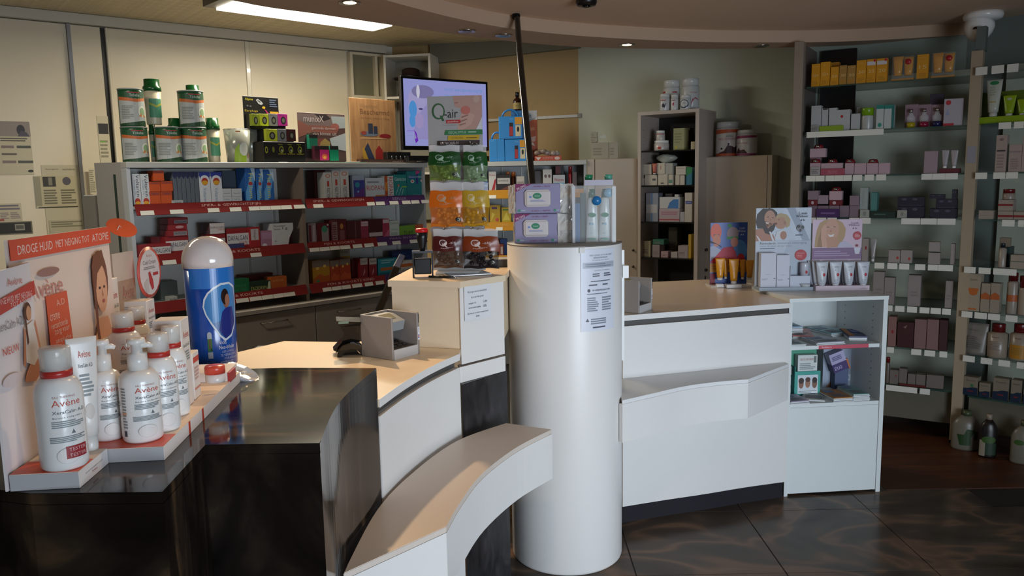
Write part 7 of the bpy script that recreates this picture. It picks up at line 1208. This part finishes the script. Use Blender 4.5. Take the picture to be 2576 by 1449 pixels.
# ============================================================ FOREGROUND SKIN CARE DISPLAY on the stone counter
ZM = 1.0505
th = math.radians(5.5); bk = Vector((-math.sin(th), math.cos(th), 0)); lf = Vector((-math.cos(th), -math.sin(th), 0))
ORG = '#e0593c'; WHT = mat('#e9e4e2', .45, tint=.01)
def tray(o, wd, dp, hgt, lab, extra=None):
    t = empty('cardboard_tray', o, th); tag(t, lab, 'display tray')
    bx('box', (-wd, 0, 0, dp, 0, hgt - .001), mat('#b9b9bc', .5, tint=.01), t); bx('right_side', (.0002, .001, 0, dp, 0, hgt), WHT, t); bx('deck', (-wd + .001, 0, .0005, dp, hgt - .0009, hgt), mat('#eedccb', .45), t)  # greyer front, whiter right side: light from the right put into the colours
    return t
o1 = onz(200, 1228, 1.05); o1.z = ZM
t1 = tray(o1, .110, .118, .0285, 'small white cardboard tray with orange deck at the left front of the stone counter'); bx('orange_deck', (-.1095, -.0005, .001, .062, .0286, .0290), mat(ORG, .4), t1)
pr([('t', 'LABORATOIRE DERMATOLOGIQUE', .2, .5, .8, .6, '#8a8a94'), ('t', 'Av\u00e8ne', .42, .3, .6, .44, '#b87a7a')], .118, .0285, t1, T=Matrix.Translation((.001, .059, 0)) @ Matrix.Rotation(math.pi / 2, 4, 'Z'))
# backdrop of the small tray (faces right)
PT = Matrix.Translation((-.1098, .005, 0))
q0 = ony(28, 690, 1.287); bh = q0.z - ZM
def girl(cx, s, f=1.0):
    H_, Sk, Dr = '#7a4a30', '#e0ac88', '#e8dfd8'
    X_ = lambda u: cx + u * s
    return [('p', [(X_(-.9), .0 * f), (X_(-.7), .45 * f), (X_(-.2), .56 * f), (X_(.5), .56 * f), (X_(.9), .4 * f), (X_(1.0), 0)], Sk), ('p', [(X_(-.5), 0), (X_(-.45), .40 * f), (X_(-.1), .44 * f), (X_(.5), .44 * f), (X_(.6), .36 * f), (X_(.7), 0)], Dr), ('e', X_(.1), .78 * f, .62 * s, .17 * f, H_), ('e', X_(.14), .73 * f, .46 * s, .14 * f, Sk), ('p', [(X_(-.5), .86 * f), (X_(-.3), .93 * f), (X_(.4), .95 * f), (X_(.66), .84 * f), (X_(.3), .86 * f), (X_(-.1), .82 * f), (X_(-.35), .7 * f)], H_), ('p', [(X_(-.5), .8 * f), (X_(-.3), .72 * f), (X_(-.3), .5 * f), (X_(-.15), .34 * f), (X_(-.3), .3 * f), (X_(-.48), .5 * f)], H_), ('e', X_(.0), .735 * f, .08 * s, .008 * f, '#3a2018'), ('e', X_(.35), .735 * f, .07 * s, .008 * f, '#3a2018'), ('e', X_(.22), .655 * f, .1 * s, .012 * f, '#b0604c'), ('p', [(X_(.17), .73 * f), (X_(.26), .685 * f), (X_(.15), .682 * f)], '#c08a66')]
bd = MB().prism([(.0, .0), (.145, 0), (.145, bh * 1.02), (0, bh)], -.004, 0).build('backdrop', mat('#e7e0e0', .4, tint=.01), t1); bd.rotation_euler = (math.pi / 2, 0, math.pi / 2); bd.location = (-.1140, .0, 0)
pr([('p', [(0, .80), (1, .86), (1, .93), (0, .87)], '#c9483a'), ('t', 'DROGE HUID MET NEIGING', .1, .855, .92, .885, '#e8d0cc'), ('t', 'TOT ATOPIE', .4, .832, .9, .852, '#e8c8c4'), ('t', 'Av\u00e8ne', .38, .93, .72, .965, '#d07a72'), ('t', 'XeraCalm A.D', .06, .735, .66, .775, '#8a8886'), ('t', 'NIEUW', .14, .62, .5, .655, '#d0564a'),
    ('p', [(.55, .46), (.6, .5), (.78, .56), (.95, .54), (.98, .48), (.8, .44)], '#c98a6a'), ('p', [(.62, .55), (.66, .72), (.88, .74), (.95, .56), (.8, .52)], '#e4e0dc'), ('p', [(.55, .54), (.64, .72), (.68, .7), (.6, .53)], '#c98a6a'), ('p', [(.88, .72), (.98, .55), (1.0, .58), (.92, .74)], '#c98a6a'), ('e', .76, .79, .085, .045, '#5b3524'), ('e', .78, .78, .06, .036, '#d09a76'), ('p', [(.66, .8), (.7, .8), (.72, .64), (.68, .63)], '#5b3524'), ('e', .25, .5, .2, .03, '#d8cdd0')], .145, bh * 1.0, t1, T=Matrix.Translation((-.1098, .0725, 0)) @ Matrix.Rotation(math.pi / 2, 4, 'Z'), rough=.4)
o2 = onz(413, 1158, 1.05); o2.z = ZM
LT = .585
t2 = tray(o2, .232, LT, .026, 'long white cardboard skin care tray along the stone counter'); bx('orange_deck', (-.130, -.0005, .001, .075, .0262, .0266), mat(ORG, .4), t2); 
for k in (.150, .245): bx('orange_stripe', (.0011, .0018, k, k + .010, 0.0, .0262), mat('#c0432f', .4), t2)
pr([('l', .28, .3, .42, .7, 2, '#a89a94'), ('l', .55, .3, .7, .7, 2, '#a89a94'), ('e', .2, .5, .015, .3, '#c87a60')], .3, .02, t2, T=Matrix.Translation((-.025, .21, .0268)) @ Matrix.Rotation(math.pi / 2, 4, 'Z') @ Matrix.Rotation(-math.pi / 2, 4, 'X'))
bx('end_block', (-.12, -.004, LT - .105, LT - .003, .0265, .050), WHT, t2, bev=.001); bx('orange_sticker', (-.0035, .0025, LT - .10, LT - .045, .024, .048), mat('#b5383a', .4), t2)
bh2 = ony(38, 602, 1.42).z - ZM
bd = MB().prism([(.0, .0), (.44, 0), (.44, bh2 * 1.0), (0, bh2 * 1.0)], -.004, 0).build('backdrop', mat('#ead9cd', .4, tint=.01), t2); bd.rotation_euler = (math.pi / 2, 0, math.pi / 2); bd.location = (-.2365, .0, 0)
pr([('r', 0, .91, 1, 1, ORG), ('t', 'DROGE HUID', .06, .932, .36, .972, '#f2dcd6'), ('t', 'MET NEIGING TOT', .39, .935, .74, .970, '#f2dcd6'), ('t', 'ATOPIE', .77, .932, .97, .972, '#f2dcd6'), ('t', 'Av\u00e8ne', .12, .72, .42, .80, '#c98a84'), ('e', .3, .83, .10, .02, '#a07a72'),
    ('p', [(.25, .42), (.38, .42), (.47, .46), (.45, .72), (.25, .72)], '#d9603f'), ('t', 'A.D', .34, .66, .42, .69, '#e8b8a8'), ('t', 'creme', .27, .60, .36, .63, '#f0c8b8'), ('t', 'verzachtende', .27, .56, .43, .59, '#f0c8b8'), ('t', 'zorg voor', .30, .52, .44, .55, '#f0c8b8'), ('t', 'atopische', .30, .48, .45, .51, '#f0c8b8'), ('t', 'huid', .33, .44, .41, .47, '#f0c8b8'), ('r', .28, .34, .40, .39, '#c9483a'), ('t', 'NIEUW', .29, .35, .39, .38, '#e8d0c8'), ('p', [(.41, .36), (.45, .36), (.43, .42)], '#8a7a70')] + girl(.80, .15, .93), .44, bh2, t2, T=Matrix.Translation((-.2322, .22, 0)) @ Matrix.Rotation(math.pi / 2, 4, 'Z'), rough=.4)
# round orange wobbler
wp = onz(305, 575, 1.46) if False else ony(306, 573, 1.88); q = MB().prism([(.034 * math.cos(k * math.pi / 16), .034 * math.sin(k * math.pi / 16)) for k in range(32)], 0, .001).build('round_wobbler', mat('#e8643a', .35), t2); q.rotation_euler = (.42, .55, 0)
t2m = Matrix.Translation(o2) @ Matrix.Rotation(th, 4, 'Z'); q.location = t2m.inverted() @ wp
lt = t2m.inverted() @ wp; MB().tube([(-.233, lt.y - .02, bh2 - .02), (-.225, lt.y - .01, bh2 + .0), lt], .001, 6).build('wobbler_stem', film('#ffffff', .5, .1), t2)
# round leaflet sign with tilted card
wp = ony(330, 700, 1.99); sg = empty('round_sign_display', (wp.x, wp.y, ZM), 1.58); tag(sg, 'small card display with round red rimmed cream sign beside the blue tower', 'display')
s0 = ony(318, 632, 1.99).z - ZM; bx('card', (-.09, .02, .0, .004, 0, s0), mat('#b89c84', .4), sg); pr([('r', 0, .8, 1, 1, '#cfc0b0'), ('t', 'Av\u00e8ne', .35, .66, .9, .76, '#b87a6a'), ('t', 'Cold Cream', .3, .5, .95, .57, '#6a5a50'), ('r', 0, 0, 1, .4, '#8a6a62')], .11, s0, sg, T=Matrix.Translation((-.035, 0, 0)))
zc_ = ony(368, 695, 1.95).z - ZM
MB().lathe([(0, 0), (.066, 0), (.066, .003), (0, .003)], n=36, T=Matrix.Translation((.055, -.02, zc_)) @ Matrix.Rotation(math.pi / 2, 4, 'X')).build('round_sign', mat('#d2574a', .4), sg)
pr([('e', .5, .5, .44, .44, '#e3d8d2'), ('t', 'Av\u00e8ne', .38, .8, .62, .86, '#c98a80'), ('t', 'Cold Cream', .22, .66, .78, .74, '#6a625e'), ('l', .24, .56, .76, .62, 2, '#9a8f8a'), ('p', [(.42, .5), (.5, .52), (.6, .34), (.62, .18), (.54, .14), (.44, .3)], '#c23a36'), ('r', .62, .42, .85, .48, '#c23a36'), ('p', [(.2, .3), (.38, .4), (.4, .12), (.3, .1)], '#cfc4be')], .132, .132, sg, T=Matrix.Translation((.055, -.0235, zc_ - .066)))
bx('stem', (.05, .06, -.018, -.015, 0, zc_ - .05), mat('#d8cfc8', .4), sg)
# bottles
def place(pxl, pxr, yb, z):
    p = onz((pxl + pxr) / 2, yb, z); w = (ony(pxr, yb, p.y) - ony(pxl, yb, p.y)).length; return p, w
lab_ops = lambda f=1: [('t', 'EAU THERMALE', .3, .86, .62, .885, '#b88a84'), ('t', 'Av\u00e8ne', .28, .76, .70, .84, '#c9604f'), ('t', 'XeraCalm A.D', .28, .67, .78, .71, '#5a6468'), ('t', 'Baume relipidant', .28, .61, .72, .635, '#7a8488'), ('l', .26, .50, .74, .59, 4, '#8a9498'), ('p', [(.52, .42), (.58, .42), (.55, .47)], '#6a7478'), ('l', .22, .32, .74, .40, 4, '#8a9498'), ('e', .45, .16, .16, .10, '#cfc8c4'), ('e', .45, .16, .152, .094, '#e6e2de')]
def balm(pxl, pxr, yb, ytop, z, lab, tester=False, turn=.85):
    p, w = place(pxl, pxr, yb, z); r = w / 2; p.y += r * .6; h = ony((pxl + pxr) / 2, ytop, p.y).z - z; hb = h * .76
    t = MB().lathe([(0, 0), (r * .9, 0), (r * .98, .004), (r, .012), (r, hb * .80), (r * .95, hb * .88), (r * .82, hb * .95), (r * .62, hb), (0, hb)], n=40).build('balm_bottle', PLAST, None, (p.x, p.y, z + .0004), 0); tag(t, lab, 'bottle', 'white balm bottles with red ring')
    MB().lathe([(0, hb + .0002), (r * .66, hb + .0002), (r * .66, hb + h * .055), (0, hb + h * .055)], n=36).build('red_ring', mat('#b5342f', .3), t)
    MB().lathe([(0, hb + h * .056), (r * .46, hb + h * .056), (r * .46, h * .975), (0, h * .975)], n=30).build('pump_core', mat('#dcdad6', .3), t)
    MB().lathe([(r * .64, hb + h * .056), (r * .645, h * .985), (r * .60, h), (0, h), (0, h - .001), (r * .59, h - .001), (r * .625, h * .98), (r * .62, hb + h * .056)], n=36).build('clear_cap', film('#f1efea', .38, .1), t)
    ops = lab_ops() + ([('r', .42, .12, .74, .27, '#9a2a30'), ('t', 'TESTER', .46, .21, .72, .25, '#d8b0b0'), ('t', 'TESTER', .46, .14, .72, .18, '#d8b0b0')] if tester else [])
    pr(ops, 1, 1, t, fn=cylfn(r, hb * .9, 2.9, .004, turn), cut=20); return t
def pump(pxl, pxr, yb, ytop, z, lab, turn=.85):
    p, w = place(pxl, pxr, yb, z); r = w / 2; p.y += r * .6; h = ony((pxl + pxr) / 2, ytop, p.y).z - z; hb = h * .70
    t = MB().lathe([(0, 0), (r * .9, 0), (r * .98, .004), (r, .012), (r, hb * .84), (r * .95, hb * .91), (r * .78, hb * .97), (r * .52, hb), (0, hb)], n=40).build('pump_bottle', PLAST, None, (p.x, p.y, z + .0004), 0); tag(t, lab, 'bottle', 'white pump bottles')
    MB().lathe([(0, hb), (r * .50, hb), (r * .48, h * .85), (r * .28, h * .86), (r * .27, h * .95), (0, h * .95)], n=30).build('pump_collar', mat('#dfddd9', .25), t)
    MB().lathe([(0, h * .951), (r * .40, h * .951), (r * .46, h * .965), (r * .44, h), (r * .2, h * 1.005), (0, h * 1.005)], n=26).build('pump_head', mat('#e6e3df', .25), t)
    MB().tube([(0, 0, h * .93), (r * .5, r * .2, h * .93), (r * .72, r * .3, h * .915)], [.006, .0055, .004], 8).build('nozzle', mat('#e6e3df', .25), t)
    pr([('l', .0, .2, .1, .85, 14, '#8a8f92'), ('r', .0, .42, .1, .46, '#d8a080'), ('r', .015, .08, .08, .17, '#4a4c58')] + lab_ops(), 1, 1, t, fn=cylfn(r, hb * .9, 2.9, .004, turn), cut=20); return t
zT1, zT2 = ZM + .0292, ZM + .0268
balm(90, 202, 1182, 873, zT1, 'large tester balm bottle with red ring at the very left front', True)
p, w = place(196, 268, 1130, zT1); p = onz(214, 1140, zT1)
t = tube(None, '', 0, 0, 0, 0, '#e4e2de', 'tall white cream tube standing on its cap behind the tester bottle', cap='#d6d6d4', loc=(p.x, p.y + .02, zT1 + .0004), rz=.75, w=.052, h=ony(180, 850, p.y + .02).z - zT1, capf=.14, ops=[('t', 'Av\u00e8ne', .3, .80, .8, .87, '#c9604f'), ('t', 'XeraCalm A.D', .25, .7, .85, .74, '#5a6468'), ('l', .25, .4, .85, .64, 6, '#8a9498'), ('e', .55, .25, .25, .08, '#cfcac4')])
pump(300, 397, 1112, 852, zT2, 'white pump bottle standing right at the front of the long tray'); pump(227, 303, 1108, 856, zT2, 'white pump bottle half hidden behind the tester tray')
balm(364, 444, 1085, 838, zT2, 'balm bottle with red ring behind the front pump bottle'); balm(402, 470, 1047, 820, zT2, 'balm bottle with red ring beside the tall box, second in the row')
def cbox(pxl, pxr, yb, ytop, z, w, d, lab, ops, sops, rz=.0, nm='cream_carton'):
    p = onz(pxr, yb, z); hh = ony(pxr, ytop, p.y).z - z
    t = MB().box(-w, 0, 0, d, 0, hh, bev=.001).build(nm, mat('#e6e0da', .45, tint=.01), None, (p.x, p.y, z + .0004), rz); tag(t, lab, 'box')
    if sops: pr(sops, d, hh, t, T=Matrix.Translation((0, d / 2, 0)) @ Matrix.Rotation(math.pi / 2, 4, 'Z'), name='side_print')
    if ops: pr(ops, w, hh, t, T=Matrix.Translation((-w / 2, 0, 0)))
    return t
SO = lambda: [('t', 'Av\u00e8ne', .18, .78, .85, .86, '#c9604f'), ('t', 'XeraCalm A.D', .12, .68, .9, .72, '#5a6468'), ('l', .12, .52, .8, .64, 4, '#8a9498')]
FO = lambda: [('l', .08, .5, .9, .92, 14, '#a8a29c'), ('p', [(.15, .3), (.3, .3), (.22, .36)], '#8a8480'), ('r', .5, .33, .7, .36, '#d9835c'), ('l', .4, .2, .8, .28, 3, '#a8a29c'), ('r', .05, .12, .9, .13, '#d9835c')]
cbox(385, 412, 1088, 978, zT2, .030, .05, 'small white carton between the pump bottle and the balm bottle', None, [('l', .2, .3, .8, .7, 5, '#b0aca8')], th)
cbox(395, 470, 1028, 806, zT2, .058, .055, 'tall white cream carton at the right of the bottles', FO(), SO(), th)
cbox(478, 492, 1006, 890, zT2, .02, .045, 'slim white carton with red band at the end of the row', None, [('r', .05, .78, .95, .9, '#c9483a'), ('l', .15, .4, .8, .7, 4, '#c9a8a0'), ('r', .05, .2, .95, .24, '#d98a78')], th)
# raised step inside the long tray for the rear items
st_ = bx('rear_step', (-.225, -.105, .155, .40, .0268, .072), mat('#e8dccf', .45), t2, bev=.001)
zS = ZM + .0725
balm(272, 352, 985, 786, zS, 'balm bottle with red ring on the raised step, front'); balm(318, 378, 950, 772, zS, 'balm bottle with red ring on the raised step, behind')
cbox(232, 290, 935, 705, zS, .060, .058, 'tall beige lit cream carton before the picture of the girl', FO(), SO(), th); cbox(330, 380, 905, 758, zS, .062, .055, 'cream carton behind the raised bottles', FO(), SO(), th)
for o in (bpy.data.objects['cream_carton.003'],):
    pass
# red lidded jar
p, w = place(514, 562, 963, ZM + .0505); r = w / 2
t = MB().lathe([(0, 0), (r * .96, 0), (r, .003), (r, .020), (0, .020)], n=32).build('cream_jar', film('#e8e0dc', .85, .2), None, (p.x, p.y + r * .5, ZM + .0508)); tag(t, 'small round jar with orange red lid at the end of the tray', 'jar'); MB().lathe([(0, .0202), (r * 1.04, .0202), (r * 1.04, .034), (r * .97, .038), (0, .038)], n=32).build('lid', mat('#d04a3a', .3), t)
t = MB().lathe([(0, 0), (.007, 0), (.007, .03), (.005, .034), (0, .034)], n=14).build('sample_vial', film('#f2ece6', .7, .15), None, (p.x - .042, p.y + .005, ZM + .0508)); tag(t, 'tiny clear vial left of the jar with the orange lid', 'vial'); MB().lathe([(0, .0341), (.006, .0341), (.006, .042), (0, .042)], n=12).build('cap', PLAST, t)
# blue inhaler tower
p = onz(524, 925, 1.05); r = .066; p.y += .05; H0 = ony(508, 594, p.y).z - ZM
hb = H0 * .765
vt = MB().lathe([(0, 0), (r * .93, 0), (r * .95, .003), (r * 1.0, hb), (0, hb)], n=64).build('inhaler_tower', mat('#1a4fa8', .22, coat=.4), None, (p.x - .0, p.y, ZM)); tag(vt, 'tall blue inhaler shaped display tower with white dome top', 'display')
rd = r * 1.035; dome = [(0, hb + .0003), (rd, hb + .0003)] + [(rd * math.cos(q * math.pi / 24) ** .9 if q < 12 else 0, hb + (H0 - hb) * (.22 + .78 * math.sin(q * math.pi / 24))) for q in range(13)]
MB().lathe([(rd, hb + .0002)] + dome[2:], n=64).build('white_dome', mat('#e4d9d4', .14, coat=.5), vt)
vf = lambda u, v, l: Vector(((r * (.95 + .05 * v) + l) * math.sin(u * 3.0 - .6), -(r * (.95 + .05 * v) + l) * math.cos(u * 3.0 - .6), v * hb))
pr([('r', -.45, .80, 1.1, 1.0, '#2a74c4'), ('p', [(0.210, .62), (0.230, .70), (0.280, .76), (0.360, .81), (0.470, .85), (0.610, .85), (0.730, .8), (0.770, .6), (0.710, .42), (0.610, .3), (0.490, .26), (0.410, .32), (0.310, .44), (0.240, .54)], '#d8dde4'), ('p', [(0.230, .62), (0.250, .69), (0.300, .75), (0.370, .79), (0.480, .83), (0.610, .83), (0.710, .78), (0.740, .6), (0.690, .43), (0.600, .32), (0.500, .285), (0.430, .33), (0.330, .45), (0.260, .54)], '#3a82c0'), ('p', [(0.330, .45), (0.430, .33), (0.500, .285), (0.600, .32), (0.690, .43), (0.610, .5), (0.470, .48)], '#2a5fa0'),
    ('p', [(0.410, .38), (0.470, .56), (0.530, .6), (0.650, .6), (0.690, .45), (0.600, .33), (0.500, .29)], '#26307c'), ('e', 0.540, .68, .055, .085, '#8a5a48'), ('e', 0.525, .71, .06, .08, '#2a1814'), ('e', 0.560, .67, .04, .065, '#9c6a54'),
    ('r', .245, .17, .305, .32, '#3f7a4c'), ('e', .275, .34, .031, .03, '#b4bcc4'), ('r', .244, .30, .306, .34, '#b4bcc4'), ('r', .242, .10, .308, .165, '#a8b0bc'), ('tv', 'VICKS', .262, .2, .288, .3, '#b02a34'), ('p', [(.28, .18), (.305, .18), (.292, .21)], '#0f3a1c'), ('t', 'neo-inhaler', .22, .06, .34, .075, '#6a90cc'),
    ('t', 'Vicks', 0.395, .235, 0.500, .275, '#e4e8f0'), ('t', 'Neo-Inhaler', 0.395, .185, 0.640, .225, '#e4e8f0'), ('t', 'OM U NEUS', 0.430, .145, 0.620, .17, '#b8c8e4'), ('t', 'TE VERFRISSEN', 0.405, .11, 0.640, .135, '#b8c8e4'), ('t', 'POUR RAFRAICHIR', 0.460, .075, 0.700, .10, '#b8c8e4'), ('t', 'VOTRE NEZ', 0.400, .035, 0.600, .062, '#d0daec')], 1, 1, vt, fn=vf, cut=36, rough=.25, off=.0008)
# bisect outside 0..1 is not needed: the print spans the visible half
p = onz(612, 955, 1.05)
t = empty('sample_dish', (p.x, p.y + .01, ZM), -.35); tag(t, 'white plastic scoop dish with swabs beside the blue tower', 'dish')
n = 28; def_r = lambda k, s: (s * .040 * math.cos(2 * math.pi * k / n) * (1.25 if math.cos(2 * math.pi * k / n) < 0 else 1), s * .030 * math.sin(2 * math.pi * k / n))
MB().loft([[(def_r(k, s)[0], def_r(k, s)[1], z - .45 * def_r(k, s)[0] * (z > .003)) for k in range(n)] for s, z in ((.86, 0), (.98, .004), (1.0, .016), (.96, .0185), (.88, .012), (.70, .006))]).build('dish', mat('#d4d7dc', .18, coat=.4), t)
bx('white_cap', (-.006, .008, -.008, .004, .012, .020), mat('#e0deda', .3), t, bev=.002); q = bx('blister', (-.046, -.006, -.010, .008, .028, .0295), film('#e2ece8', .6, .1), t); MB().tube([(.0, -.012, .014), (.022, .006, .012)], .0015, 6).build('swab', mat('#d8c0a0', .5), t)
q.rotation_euler = (0, .35, .3)
